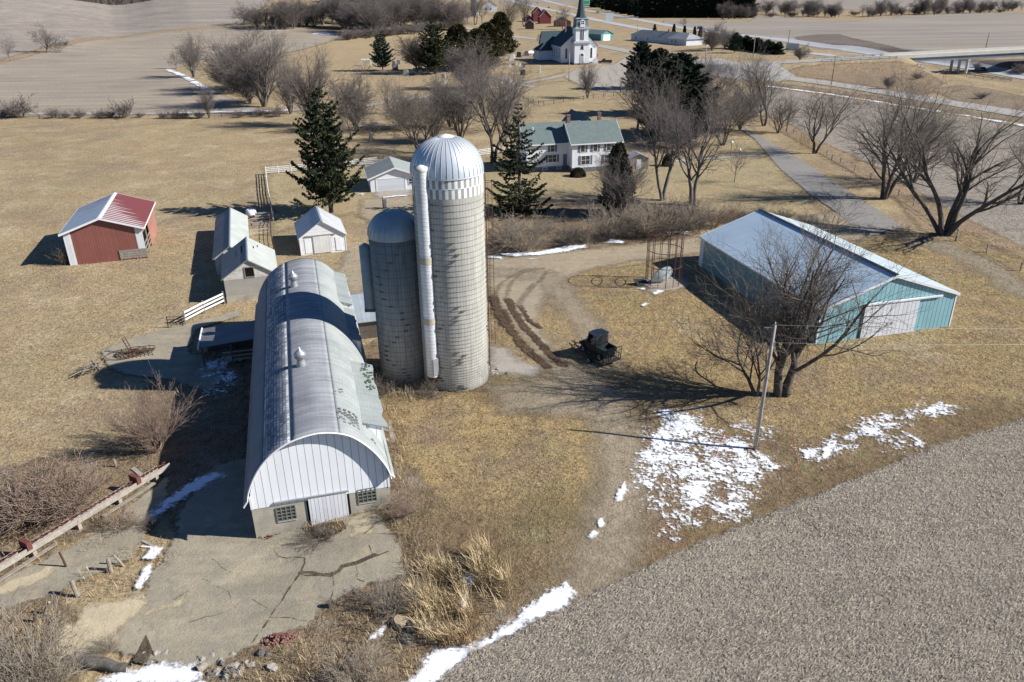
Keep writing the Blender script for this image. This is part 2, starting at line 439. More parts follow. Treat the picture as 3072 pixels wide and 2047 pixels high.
# ---- fields at the left and behind
low = W([(-420, 190), (-100, 188), (0, 178), (130, 145), (250, 117), (430, 99), (660, 78), (735, 66), (750, 30), (860, 10)])
sheet('field', [('p', cat(low, farp(880, 0, 1190), farp(480, 0, 1300), farp(-420, 0, 1300)))], M_hill, 6)
sheet('field', [('p', W([(-420, 214), (0, 192), (130, 158), (230, 126), (420, 106), (660, 86), (780, 84), (1020, 92), (1040, 110), (890, 152), (790, 172), (640, 178), (560, 196), (520, 206), (560, 236), (640, 276), (760, 318), (800, 334), (560, 344), (0, 350), (-420, 352)]))], M_field, 3)
sheet('field', [('p', cat(W([(760, 62), (770, 36), (900, 12), (1250, 8), (1460, 14)]), farp(1500, 0, 2600), farp(1000, 0, 2600), farp(920, 0, 1400)))], M_gold, 8)
sheet('grass_strip', [('l', W([(-60, 192), (0, 186), (130, 151), (250, 120), (430, 102), (660, 82), (780, 78)]), 7)], M_tanstrip, 3)
sheet('grass_verge', [('p', W([(1040, 112), (890, 154), (800, 172), (780, 220), (830, 300), (1000, 300), (1250, 262), (1420, 225), (1480, 110), (1400, 95)]))], M_gold, 6)
# ---- right side fields
sheet('field', [('p', cat(W([(1990, 72), (2120, 92), (2300, 120), (2480, 150), (2760, 158), (3072, 150), (3500, 140)]), W([(3500, 38), (3072, 38), (2850, 42), (2700, 51), (2550, 64), (2450, 61), (2330, 50), (2280, 48), (2240, 66), (1990, 62)])))], M_hill, 6)
sheet('field', [('p', cat(W([(1500, 14), (1900, 6), (2260, 34), (2500, 30), (3072, 24), (3500, 20)]), farp(3400, 0, 2500), farp(2300, 0, 2500), farp(1500, 0, 2500)))], M_hill, 8)
sheet('weed_bank', [('p', W([(2385, 112), (2450, 104), (2510, 103), (2570, 117), (2700, 148), (2790, 160), (2640, 163), (2500, 145), (2400, 126)]))], M_burn, 5)
sheet('weed_bank', [('p', W([(3072, 290), (3300, 300), (3300, 400), (3072, 348), (2860, 300), (2790, 270), (2880, 255), (2980, 270)]))], M_ditch, 4)
sheet('weed_bank', [('p', W([(2920, 195), (3000, 180), (3300, 170), (3300, 235), (3072, 215), (2960, 205)]))], M_burn, 4)
sheet('weed_bank', [('l', W([(2290, 250), (2480, 272), (2700, 306), (2900, 340), (3072, 362), (3300, 392)]), 7)], M_ditch, 4)
sheet('field', [('p', W([(2150, 330), (2230, 285), (2292, 262), (2480, 288), (2700, 324), (3072, 384), (3400, 430), (3500, 700), (3072, 775), (2846, 655), (2740, 590), (2611, 512), (2441, 433), (2350, 372), (2290, 340)]))], M_fieldr, 3)
sheet('grass_strip', [('p', W([(2270, 345), (2350, 362), (2441, 418), (2611, 492), (2846, 630), (3100, 760), (3400, 900), (3400, 940), (3060, 815), (2880, 735), (2760, 690), (2690, 600), (2560, 520), (2440, 450), (2330, 390)]))], M_tanstrip, 2)
sheet('weed_bank', [('p', W([(2360, 215), (2400, 200), (2500, 192), (2690, 186), (2770, 205), (2830, 250), (2800, 275), (2760, 288), (2600, 258), (2450, 236)]))], M_bank, 2)
# ---- lawns
sheet('lawn', [('p', W([(800, 500), (1080, 488), (1240, 478), (1480, 462), (1580, 490), (1900, 505), (2180, 420), (2260, 418), (2420, 590), (2480, 650), (2120, 650), (1900, 600), (1480, 650), (1240, 700), (1060, 640), (820, 700)]))], M_lawn, 4)
sheet('lawn', [('p', W([(1530, 272), (1700, 244), (1740, 262), (1790, 285), (1640, 303), (1600, 308)]))], M_lawn, 4)
sheet('lawn', [('p', W([(1550, 236), (1600, 214), (1680, 206), (1695, 216), (1640, 232), (1570, 244)]))], M_lawn, 3)
sheet('yard', [('p', W([(1130, 1240), (1180, 1190), (1480, 1130), (1480, 860), (1640, 820), (2100, 780), (2900, 700), (3300, 900), (3300, 1180), (2800, 1360), (2219, 1600), (1736, 1820), (1560, 1910), (1300, 1900), (1180, 1500)]))], M_yard, 4)
sheet('weedy_ground', [('p', W([(1165, 1300), (1240, 1400), (1290, 1500), (1270, 1620), (1400, 1700), (1560, 1720), (1700, 1800), (1500, 1930), (1250, 2120), (520, 2120), (600, 1960), (800, 1880), (940, 1800), (1100, 1740), (1200, 1700), (1160, 1560), (1150, 1420)])),
      ('p', W([(-150, 1700), (0, 1400), (240, 1370), (400, 1300), (500, 1380), (330, 1560), (0, 1740)])), ('p', W([(-150, 1830), (0, 1800), (160, 1760), (240, 1900), (200, 2120), (-150, 2120)])),
      ('p', W([(740, 1090), (560, 1060), (430, 1180), (440, 1500), (560, 1620), (760, 1620)]))], M_brown, 3)
sheet('weedy_ground', [('p', W([(1470, 640), (1540, 600), (1800, 610), (2060, 610), (2120, 660), (2080, 715), (1800, 745), (1620, 760), (1480, 765)])), ('p', W([(1090, 1060), (1180, 1180), (1300, 1195), (1480, 1170), (1480, 1110), (1140, 1020)]))], M_brown, 3)
M_bgrass = soil('brown_grass', [(.225, .155, .095), (.27, .20, .115), (.19, .125, .08)], .15, .6, 5, 1.0, edge=(.22, 3.2, 2.2), fk=.45, opacity=.85, tint=(((.24, .225, .11), .2, .5, .66, .7), ((.17, .11, .08), .35, .54, .68, .6)))
sheet('brown_grass', [('p', on((1480, 985), (1760, 1000), (1840, 1030), (2100, 960), (2300, 930), (2340, 960), (1930, 1125), (1700, 1218), (1480, 1335), (1330, 1395), (1150, 1310), (930, 1260), (930, 1190), (1150, 1200), (1330, 1160), (1430, 1100))), ('l', on((1340, 1385), (1700, 1212), (1930, 1117), (2353, 966)), 2.2), ('p', on((1130, 900), (1300, 870), (1500, 880), (1720, 905), (1480, 950), (1200, 930)))], M_bgrass, 4)
# ---- tracks and drives
sheet('driveway', [('p', W([(1462, 778), (1560, 772), (1750, 752), (1900, 736), (2100, 712), (2120, 760), (1900, 785), (1760, 812), (1690, 842), (1630, 900), (1610, 980), (1680, 1070), (1640, 1095), (1560, 1000), (1500, 920), (1465, 860)])),
      ('p', W([(2120, 720), (2240, 690), (2480, 640), (2640, 650), (2700, 690), (2600, 720), (2300, 760), (2120, 770)])), ('p', W([(1085, 600), (1235, 588), (1250, 655), (1160, 690), (1080, 650)])), ('p', W([(1050, 740), (1110, 730), (1130, 900), (1040, 880), (1010, 820)]))], M_gravel, 3)
sheet('track', [('l', W([(1700, 1120), (1800, 1190), (1850, 1300), (1865, 1450), (1845, 1600), (1780, 1760), (1700, 1850)]), 3.6), ('p', W([(1480, 1160), (1700, 1120), (1880, 1180), (1900, 1260), (1700, 1250), (1500, 1240)])),
      ('l', W([(3072, 880), (2960, 800), (2820, 740), (2680, 700)]), 4), ('l', W([(1500, 820), (1640, 830), (1780, 1000), (1800, 1100)]), 3)], M_track, 3)
sheet('driveway', [('p', W([(2214, 384), (2232, 383), (2289, 416), (2401, 481), (2578, 597), (2710, 684), (2640, 706), (2570, 690), (2503, 634), (2425, 580), (2340, 508), (2265, 420)]))], M_asph, 1)
sheet('path', [('l', W([(1990, 487), (2100, 480), (2272, 467)]), 1.4)], M_hwy, 1)
sheet('lane', [('l', W([(-300, 347), (0, 343), (500, 342), (850, 334), (1000, 325), (1100, 318), (1300, 288), (1500, 262), (1640, 238), (1730, 220)]), 4.5)], M_gray, 2)
sheet('church_drive', [('p', W([(1690, 232), (1720, 212), (1790, 200), (1840, 196), (1880, 170), (1960, 185), (2010, 240), (1960, 278), (1800, 276), (1745, 258)])), ('l', W([(1505, 236), (1560, 255), (1600, 262)]), 4)], M_gray, 3)
sheet('road', [('l', W([(1180, 40), (1340, 72), (1450, 92), (1560, 113), (1700, 128), (1800, 138), (1900, 158), (2000, 177), (2110, 186), (2250, 192)]), 8), ('p', W([(2060, 180), (2160, 176), (2300, 186), (2345, 202), (2390, 228), (2340, 246), (2200, 240), (2080, 215), (2000, 205)])),
      ('l', W([(2280, 222), (2400, 240), (2560, 262), (2800, 302), (3072, 345), (3300, 380)]), 9), ('l', RAMP[0], 9.5), ('l', W([(1330, 72), (1380, 84), (1450, 92)]), 5)], M_road, 2)
def lane_z(u): return -float(np.interp(u, (2200, 2450, 2600), (0, 1.5, 3)))
def lanes(pts): return np.array([G(u, v, lane_z(u))[:2] for u, v in pts])
HW_FAR = lanes([(1480, -22), (1585, -8), (1640, 4), (1760, 32), (1900, 57), (2050, 85), (2200, 104), (2330, 121), (2480, 146), (2640, 166), (2790, 186), (2900, 202), (3072, 232), (3400, 290)])
HW_NEAR = lanes([(1440, -20), (1530, 2), (1610, 22), (1690, 38), (1800, 63), (1960, 94), (2200, 128), (2433, 170), (2560, 192), (2700, 216), (2830, 238), (2900, 249), (3072, 274), (3400, 325)])
sheet('highway', [('l', HW_FAR, 10), ('l', HW_NEAR, 10)], M_hwy, 2)
# ---- concrete
sheet('concrete_pad', [('p', W([(770, 1625), (900, 1586), (1120, 1540), (1200, 1640), (1221, 1735), (1110, 1756), (990, 1808), (914, 1880), (731, 1958), (560, 2037), (457, 1990), (340, 1958), (353, 1880), (431, 1808), (444, 1750), (483, 1697), (520, 1625)])),
      ('p', W([(-100, 1790), (0, 1750), (130, 1690), (330, 1580), (430, 1490), (500, 1440), (500, 1530), (440, 1600), (400, 1680), (260, 1740), (130, 1800), (-100, 1880)])), ('p', W([(640, 1400), (740, 1380), (800, 1625), (760, 1680), (520, 1660), (540, 1540)])),
      ('p', W([(300, 1058), (357, 1034), (424, 1012), (497, 992), (551, 978), (593, 968), (722, 935), (722, 953), (593, 990), (560, 1060), (690, 1100), (640, 1180), (500, 1140), (396, 1130), (330, 1110)]))], M_conc, .8, near=(.25, 1))
sheet('concrete_apron', [('p', W([(1127, 578), (1230, 571), (1233, 588), (1129, 600)])), ('p', W([(1464, 1040), (1520, 1050), (1560, 1090), (1620, 1105), (1600, 1128), (1480, 1128)])), ('p', W([(1925, 852), (1960, 880), (2060, 862), (2050, 835), (1940, 838)]))], M_gray, .8, near=(.2, 1))
sheet('concrete_apron', [('p', W([(430, 1790), (444, 1810), (420, 1850), (350, 1900), (345, 1955), (250, 1990), (180, 2010), (165, 1920), (235, 1860), (270, 1825), (330, 1810)])), ('p', W([(1040, 1568), (1110, 1545), (1120, 1605), (1052, 1612)])), ('l', W([(-60, 1800), (80, 1750), (150, 1715)]), .9), ('l', W([(430, 1855), (490, 1830), (540, 1812)]), .5)], M_concp, .8, near=(.2, 1))
def zz(x, y): return (750 + x / 2.298, 1500 + y / 2.298)
cr = [[(165, 340), (200, 405), (380, 415), (340, 530), (250, 660), (150, 810), (20, 1000)], [(340, 525), (450, 535), (560, 540), (640, 480), (730, 450), (850, 405), (1010, 355)], [(850, 400), (825, 330), (810, 260)], [(730, 460), (740, 560), (830, 590), (900, 580)],
      [(575, 540), (580, 600), (560, 700)], [(140, 825), (280, 825), (400, 850)], [(840, 110), (850, 200), (790, 245)]]
_rc = random.Random(3); CR = []
def crack(pts, w0, w1, gap):
    P = W([zz(*p) for p in pts]); Q = [P[0]]
    for a, c in zip(P[:-1], P[1:]):
        n = max(1, int(np.linalg.norm(c - a) / .45))
        for k in range(1, n + 1): Q.append(a + (c - a) * k / n + np.array([_rc.uniform(-.11, .11), _rc.uniform(-.11, .11)]) * (k < n))
    for a, c in zip(Q[:-1], Q[1:]):
        if _rc.random() > gap: CR.append(('l', np.stack([a, c]), _rc.uniform(w0, w1)))
for k_, c in enumerate(cr): crack(c, .02, .12 if k_ < 2 else .08, .1)
crack([(560, 540), (640, 472), (740, 447), (860, 395)], .1, .32, 0); crack([(345, 515), (480, 528), (600, 512)], .08, .3, .1)
for c in ([(20, 700), (120, 760), (140, 820)], [(-330, 560), (-150, 640), (-90, 760)], [(-260, 420), (-120, 520)], [(-420, 860), (-300, 820), (-180, 790)], [(-520, 700), (-420, 640)], [(420, 600), (470, 690), (455, 800)]): crack(c, .015, .05, .3)
sheet('cracks', CR + [('p', W([(905, 1590), (1030, 1568), (1040, 1592), (990, 1618), (935, 1622)])), ('p', W([(400, 1990), (440, 1910), (460, 1960), (440, 2000)]))], M_crack, .5, near=(.06, .5))
# ---- mud ruts
def zr(x, y): return (1400 + x / 3.0625, 750 + y / 3.0625)
r1 = [(250, 440), (285, 560), (345, 690), (430, 770), (500, 880), (600, 970), (740, 1085)]
r2 = [(385, 470), (455, 620), (550, 740), (640, 830), (730, 930), (800, 1000), (890, 1070)]
sheet('mud_ruts', [('l', chaikin(W([zr(*p) for p in r1]), 2, False), .85), ('l', chaikin(W([zr(*p) for p in r2]), 2, False), .8), ('l', chaikin(W([zr(*p) for p in [(500, 530), (570, 660), (680, 730)]]), 2, False), .4), ('l', chaikin(W([zr(*p) for p in [(345, 560), (400, 690), (430, 780)]]), 2, False), .5)], M_mud, .7, near=(.12, .5))
M_faint = soil('wheel_marks', [(.20, .16, .11), (.23, .18, .125), (.17, .13, .09)], .6, 1.6, 8, .8, edge=(1.0, .4, .25), fk=.3, opacity=.55)
sheet('wheel_marks', [('l', chaikin(W([zr(*p) for p in q]), 2, False), .35) for q in ([(700, 180), (560, 178), (400, 260), (300, 330), (260, 440)], [(640, 180), (480, 230), (400, 330), (360, 460)], [(760, 190), (640, 330), (520, 450), (490, 540)], [(620, 320), (520, 440), (470, 520)])], M_faint, .7, near=(.15, .5))
# ---- snow
S_patch = snowmat('snow_patchy', (3.4, 2.6, .5), patchy=7.5, pscale=.5)
S_full = snowmat('snow', (2.4, .85, .2)); S_small = snowmat('snow_lumps', (3, .28, .08))
sheet('snow_patches', [('p', on((1515, 955), (1580, 948), (1610, 985), (1660, 1000), (1740, 1040), (1790, 1075), (1710, 1125), (1650, 1115), (1600, 1125), (1480, 1125), (1482, 1040))), ('p', on((1530, 1135), (1600, 1100), (1650, 1100), (1606, 1175), (1550, 1235), (1525, 1240), (1560, 1175))),
      ('p', on((1635, 1165), (1700, 1145), (1690, 1195), (1640, 1195))), ('p', on((1835, 1045), (1870, 1030), (1905, 1018), (1940, 1030), (1900, 1050), (1860, 1062))), ('p', on((1960, 985), (2010, 962), (2080, 955), (2060, 985), (2000, 1000))), ('p', on((2090, 950), (2140, 935), (2190, 938), (2150, 960))), ('p', on((2030, 1015), (2080, 1005), (2100, 1025), (2050, 1032))), ('p', on((1930, 1005), (1960, 1000), (1950, 1018))), ('p', on((1700, 990), (1770, 975), (1740, 1010))), ('p', on((1480, 1150), (1560, 1140), (1520, 1170), (1480, 1175)))], S_patch, 2.5, near=(.15, 1.5), kind='stuff', label='thin broken snow left on the grass around the wooden pole', cat='snow')
sheet('snow_drift', [('p', on((930, 1580), (1000, 1500), (1090, 1492), (1130, 1470), (1180, 1432), (1250, 1374), (1300, 1345), (1320, 1372), (1290, 1402), (1200, 1440), (1140, 1488), (1100, 1512), (1050, 1560), (1010, 1580)))], S_full, 1.2, near=(.1, 1), kind='stuff', label='long bright snow drift along the near edge of the stubble field', cat='snow')
sheet('snow_drift', [('p', on((225, 1580), (280, 1548), (330, 1545), (350, 1532), (450, 1542), (460, 1580)))], S_full, 1.2, near=(.1, 1), kind='stuff', label='snow patch in the weeds beside the big hollow log', cat='snow')
sheet('snow_drift', [('p', on((342, 1192), (390, 1150), (440, 1112), (500, 1088), (512, 1098), (450, 1132), (405, 1162), (355, 1195)))], S_full, 1.2, near=(.12, 1), kind='stuff', label='bluish snow strip lying in the shadow beside the barn', cat='snow')
sheet('snow_patches', [('p', on((470, 845), (530, 815), (545, 830), (500, 860), (480, 870))), ('p', on((500, 870), (530, 860), (545, 880), (510, 905), (490, 910)))], S_patch, 1.5, near=(.12, 1), kind='stuff', label='crumbs of snow in the shade below the open lean-to', cat='snow')
def z6(x, y): return (1350 + x / 3.0625, 450 + y / 3.0625)
sheet('snow_drift', [('p', W([z6(*p) for p in ((420, 965), (600, 962), (830, 950), (1000, 905), (1130, 888), (1250, 885), (1240, 908), (1000, 955), (850, 975), (600, 988))])), ('p', W([z6(*p) for p in ((350, 985), (470, 995), (470, 1012), (350, 1000))]))], S_full, 1.5, near=(.2, 1), kind='stuff', label='white snow bank along the gravel drive below the bare hedge', cat='snow')
sheet('snow_patches', [('p', W([z6(*p) for p in ((1420, 865), (1470, 832), (1600, 850), (1595, 872))])), ('p', W([z6(*p) for p in ((1980, 775), (2100, 755), (2200, 765), (2190, 785))])), ('p', W([z6(*p) for p in ((1860, 1340), (1900, 1300), (1960, 1310), (1900, 1350))])), ('p', W([z6(*p) for p in ((1650, 1290), (1790, 1280), (1790, 1300))])), ('p', W([z6(*p) for p in ((1750, 1445), (1790, 1420), (1830, 1430), (1790, 1460))])),
      ('p', W([z6(*p) for p in ((700, 1010), (800, 1010), (740, 1022))]))], snowmat('snow_bits', (1.5, .5, .15), patchy=1.0), 1.5, near=(.15, 1), kind='stuff', label='small snow patches around the rusty wire crib and hedge', cat='snow')
sheet('snow_patches', [('p', on((1415, 1160), (1420, 1135), (1436, 1115), (1440, 1130), (1425, 1158))), ('p', on((1372, 1205), (1382, 1198), (1390, 1210), (1378, 1218))), ('p', on((1354, 1240), (1364, 1224), (1372, 1230), (1362, 1245))), ('p', on((1910, 1132), (1935, 1118), (1955, 1118), (1930, 1140))), ('p', on((1695, 1232), (1705, 1218), (1716, 1222), (1704, 1234))), ('p', on((848, 1478), (865, 1455), (885, 1448), (878, 1465)))], S_small, .8, near=(.1, .6), kind='stuff', label='small lumps of snow scattered along the mown track', cat='snow')
sheet('snow_patches', [('p', on((1060, 1335), (1085, 1325), (1092, 1345), (1075, 1355))), ('p', on((1055, 1400), (1065, 1365), (1075, 1375), (1070, 1405))), ('p', on((310, 1355), (335, 1310), (350, 1300), (345, 1330), (325, 1360))), ('p', on((330, 1290), (352, 1262), (375, 1265), (360, 1290)))], S_small, .8, near=(.08, .6), kind='stuff', label='icy snow patches caught in the tall weeds', cat='snow')
sheet('snow_patches', [('l', W([(500, 210), (535, 222), (580, 246), (640, 280)]), 2.6), ('l', W([(520, 341), (700, 338), (860, 333)]), 2.5), ('l', W([(2292, 259), (2483, 284), (2701, 319), (2900, 350), (3072, 380)]), 2.2), ('l', W([(680, 82), (800, 92), (860, 92)]), 3), ('p', W([(960, 97), (1030, 103), (990, 106), (930, 104)]))], snowmat('snow_far', (.25, 1.2, .4), patchy=4, pscale=.22), 4, kind='stuff', label='thin snow lines along the far field edges and ditch', cat='snow')
def z5(x, y): return (780 + x / 4.902, 440 + y / 4.902)
sheet('snow_patches', [('l', W([z5(*p) for p in ((1830, 765), (1990, 745), (2130, 740))]), .5), ('p', W([z5(*p) for p in ((1450, 720), (1530, 708), (1500, 725))]))], S_full, .6, near=(.15, .6), kind='stuff', label='strip of snow along the concrete apron of the garage', cat='snow')
# ---- near stubble field
NF = W([(1180, 2160), (1420, 1965), (1560, 1905), (1736, 1812), (2219, 1588), (2520, 1463), (2800, 1352), (3072, 1264), (3400, 1160), (3500, 2300), (1180, 2300)])
sheet('field', [('p', NF)], M_fieldn, 2)

def residue(name, P, n, label, cat, mats, L=(.12, .42), seed=3, ymax=95):
    """loose stalks lying about on a patch of ground, all one mesh"""
    r = np.random.default_rng(seed); lo, hi = P.min(0), np.minimum(P.max(0), (70, ymax))
    lo = np.maximum(lo, (-60, 20))
    u = r.random((n * 3, 2)); y = lo[1] * (hi[1] / lo[1]) ** u[:, 1]; x = lo[0] + (hi[0] - lo[0]) * u[:, 0]
    m = inside(x, y, P) & (np.abs(x) < y * 1.0); x, y = x[m][:n], y[m][:n]; n = len(x)
    a = np.where(r.random(n) < .55, r.normal(.52, .3, n), r.random(n) * np.pi); l = r.uniform(*L, n); w = r.uniform(.010, .026, n) ; tl = r.normal(0, .22, n)
    dx, dy, dz = np.cos(a) * l / 2, np.sin(a) * l / 2, np.abs(np.sin(tl)) * l / 2
    px, py = -np.sin(a) * w / 2, np.cos(a) * w / 2
    z = T(x, y) + .012 + .005 * _lift[0] + dz + r.random(n) * .03
    up = r.random(n) * .02
    V = np.stack([np.stack([x - dx - px, y - dy - py, z - dz], 1), np.stack([x + dx - px, y + dy - py, z + dz], 1), np.stack([x + dx + px, y + dy + py, z + dz + up], 1), np.stack([x - dx + px, y - dy + py, z - dz + up], 1)], 1).reshape(-1, 3)
    F = np.arange(4 * n).reshape(-1, 4)
    o = link(name, np_mesh(name, V, F, mats, r.integers(0, len(mats), n)))
    return tag(o, label, cat, None, 'stuff')
M_st = [mat('stalk_pale', (.52, .45, .34), (.43, .37, .28), 3), mat('stalk_gray', (.33, .295, .245), (.27, .24, .2), 3), mat('stalk_brown', (.21, .175, .14), (.17, .14, .11), 3)]
residue('corn_residue', NF, 125000, 'pale and grey corn stalk litter covering the near stubble field', 'corn stubble', M_st, L=(.05, .24))
# ================================================================ BUILDINGS
V3 = lambda *a: np.array(a, float)
Zu = V3(0, 0, 1)
class Face:
    """a wall plane in a thing's own frame: origin, direction along the wall, outward normal"""
    def __init__(s, o, a, n): s.o = V3(*o); s.a = V3(*a); s.n = V3(*n)
    def p(s, x, z, d=0): return s.o + s.a * x + Zu * z + s.n * d
    def box(s, mb, x0, x1, z0, z1, d0, d1, m=0):
        q = [s.p(x, z, d) for d in (d0, d1) for x, z in ((x0, z0), (x1, z0), (x1, z1), (x0, z1))]
        return mb.add(q, [(0, 3, 2, 1), (4, 5, 6, 7), (0, 1, 5, 4), (1, 2, 6, 5), (2, 3, 7, 6), (3, 0, 4, 7)], m)
def front(w=0): return Face((0, 0, 0), (1, 0, 0), (0, -1, 0))
def leftf(l): return Face((0, l, 0), (0, -1, 0), (-1, 0, 0))
def rightf(w): return Face((w, 0, 0), (0, 1, 0), (1, 0, 0))

M_glass = mat('dark_glass', (.025, .03, .035), (.05, .055, .06), 1.0, rough=.15, fine=.05, bump=0, spec=.6)
M_void = mat('dark_interior', (.012, .012, .012), (.02, .018, .016), 2, rough=1, spec=0)  # flat black panels carry the darkness of open interiors in their colour
M_white = mat('white_paint', (.84, .85, .86), (.79, .80, .81), 1.2, rough=.55, fine=.04, bump=.05)
M_trimw = mat('white_trim', (.82, .82, .82), (.76, .76, .76), 2, rough=.5, fine=.03, bump=.03)
M_wood = mat('weathered_wood', (.33, .29, .24), (.22, .19, .16), 2.5, fine=.25, fscale=9, bump=.4)
M_woodd = mat('dark_wood', (.13, .11, .095), (.085, .072, .06), 2.5, fine=.25, fscale=9, bump=.4)
M_rust = mat('rusty_iron', (.11, .052, .036), (.07, .038, .028), 5, fine=.3, bump=.3)
M_galv = mat('galvanised', (.50, .51, .52), (.40, .41, .42), 2, rough=.4, metal=.6, fine=.06, bump=.05)
M_black = mat('black_steel', (.018, .02, .022), (.03, .03, .032), 5, rough=.4, fine=.1)
M_rubber = mat('tyre_rubber', (.02, .02, .02), (.03, .03, .028), 8, rough=.85)

def window(t, F, x0, x1, z0, z1, mt=None, nx=1, nz=2, shutters=None, bar=.05, name='window', pane=None):
    mb = MB(); fw = .09
    for a in ((x0 - fw, x1 + fw, z1, z1 + fw), (x0 - fw, x1 + fw, z0 - fw, z0), (x0 - fw, x0, z0, z1), (x1, x1 + fw, z0, z1)):
        F.box(mb, *a, 0.003, .07)
    for i in range(1, nx): xx = x0 + (x1 - x0) * i / nx; F.box(mb, xx - bar / 2, xx + bar / 2, z0, z1, .021, .05)
    for i in range(1, nz): zz_ = z0 + (z1 - z0) * i / nz; F.box(mb, x0, x1, zz_ - bar / 2, zz_ + bar / 2, .021, .045)
    w = mb.build(name, mt or M_trimw, t)
    pb = MB(); F.box(pb, x0, x1, z0, z1, .003, .02); pb.build('pane', pane or M_glass, w)
    if shutters:
        for sx in (x0 - fw - .42, x1 + fw + .04):
            sb = MB(); F.box(sb, sx, sx + .38, z0 - .05, z1 + .05, .003, .05)
            for k in range(int((z1 - z0) / .12)): F.box(sb, sx + .05, sx + .33, z0 + k * .12, z0 + k * .12 + .06, .05, .062)
            sb.build('shutter', shutters, t)
    return w

def slab(mb, A, B, C, D, th=.12, m=0):
    """a roof plate: corner points in order, thickened downwards"""
    n = np.cross(V3(*B) - V3(*A), V3(*D) - V3(*A)); n /= np.linalg.norm(n)
    if n[2] < 0: n = -n
    return mb.prism([A, B, C, D], (0, 0, 0), -n * th, m)

def gable_body(t, w, l, he, hr, wall, base=None, bh=.4, name='wall'):
    """pentagon walls, ridge running back along y"""
    m = MB(); m.prism([(0, 0, bh if base else 0), (w, 0, bh if base else 0), (w, 0, he), (w / 2, 0, hr), (0, 0, he)], (0, 0, 0), (0, l, 0))
    m.build(name, wall, t)
    if base:
        b = MB().box(-.04, w + .04, -.04, l + .04, -.5, bh); b.build('foundation', base, t)

def gable_roof(t, w, l, he, hr, ov, mats, th=.12, ovg=None, cap=None, trim=None, name='roof', y0=0, capw=.25):
    ovg = ov if ovg is None else ovg; s = (hr - he) / (w / 2); e = .05
    out = []
    for sgn, mt in ((-1, mats[0]), (1, mats[-1])):
        xe = w / 2 + sgn * (w / 2 + ov); ze = he - ov * s + th * .9; zr_ = hr + th * .9
        m = MB(); slab(m, (xe, y0 - ovg, ze), (w / 2, y0 - ovg, zr_), (w / 2, y0 + l + ovg, zr_), (xe, y0 + l + ovg, ze), th)
        o = m.build(name, mt, t); out.append(o)
        if trim:
            for yy in (y0 - ovg - .03, y0 + l + ovg):
                tb = MB(); tb.prism([(xe, yy, ze + .02), (w / 2, yy, zr_ + .02), (w / 2, yy, zr_ - .24), (xe, yy, ze - .24)], (0, 0, 0), (0, .03, 0)); tb.build('rake_trim', trim, t)
            tb = MB(); x2 = xe + sgn * .03; tb.box(min(xe, x2), max(xe, x2), y0 - ovg, y0 + l + ovg, ze - .2, ze + .0); tb.build('fascia', trim, t)
    if cap:
        m = MB()
        for sgn in (-1, 1):
            slab(m, (w / 2, y0 - ovg - .02, hr + th + .03), (w / 2, y0 + l + ovg + .02, hr + th + .03), (w / 2 + sgn * capw, y0 + l + ovg + .02, hr + th + .03 - capw * s), (w / 2 + sgn * capw, y0 - ovg - .02, hr + th + .03 - capw * s), .04)
        m.build('ridge_cap', cap, t)
    return out

def place(name, label, cat, x, y, a, group=None, z=None):
    return thing(name, label, cat, (x, y, Tz((x, y)) if z is None else z), a, group)

# ---------------------------------------------------------------- blue machine shed
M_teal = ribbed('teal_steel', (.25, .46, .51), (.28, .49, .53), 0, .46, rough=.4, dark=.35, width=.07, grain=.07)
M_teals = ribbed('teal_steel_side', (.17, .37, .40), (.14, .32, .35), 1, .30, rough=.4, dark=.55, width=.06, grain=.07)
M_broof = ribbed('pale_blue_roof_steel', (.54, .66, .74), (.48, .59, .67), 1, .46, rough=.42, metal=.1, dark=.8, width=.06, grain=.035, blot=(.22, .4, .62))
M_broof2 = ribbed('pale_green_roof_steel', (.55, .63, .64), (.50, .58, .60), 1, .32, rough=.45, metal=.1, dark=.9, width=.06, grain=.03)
M_wdoor = ribbed('white_steel_door', (.74, .75, .77), (.69, .70, .73), 0, .46, rough=.4, dark=.4, width=.06)
def machine_shed():
    w, l, he, hr = 15.37, 24.2, 3.65, 6.27
    t = place('machine_shed', 'long low teal steel machine shed with white sliding doors and a pale metal roof', 'shed', 29.21, 67.68, .25)
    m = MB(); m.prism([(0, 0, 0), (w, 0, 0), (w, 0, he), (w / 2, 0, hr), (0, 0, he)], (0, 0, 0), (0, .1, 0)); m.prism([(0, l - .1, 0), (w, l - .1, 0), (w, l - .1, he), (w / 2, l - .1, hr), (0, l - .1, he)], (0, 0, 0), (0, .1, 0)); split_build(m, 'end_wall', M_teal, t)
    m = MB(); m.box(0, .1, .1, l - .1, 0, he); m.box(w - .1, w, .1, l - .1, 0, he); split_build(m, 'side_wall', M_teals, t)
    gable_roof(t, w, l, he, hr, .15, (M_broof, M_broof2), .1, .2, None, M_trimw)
    m = MB(); m.bar((w / 2, -.2, hr + .16), (w / 2, l + .2, hr + .16), .34, .07); m.build('ridge_vent', M_black, t)
    F = front()
    for i in range(2):
        x0 = w * (.315 + .2 * i); m = MB(); F.box(m, x0 + .02, x0 + w * .2 - .01, .08, 3.55, .06, .13); d = m.build('door', M_wdoor, t)
        m = MB(); F.box(m, x0 + (.2 if i else w * .2 - .3), x0 + (.3 if i else w * .2 - .2), 1.2, 1.5, .13, .17); m.build('handle', M_galv, d)
    m = MB(); F.box(m, w * .31, w * .88, 3.56, 3.72, .05, .22); m.build('door_track', M_trimw, t)
    m = MB(); F.box(m, w * .305 - .1, w * .305 + .05, 0, 3.55, .02, .05); m.build('door_jamb', M_black, t)
    m = MB()
    for x in (-.02, w - .13): F.box(m, x, x + .15, 0, he, .005, .03)
    m.box(-.03, -.005, l - .9, l, 0, he); split_build(m, 'corner_trim', M_trimw, t)
    return t
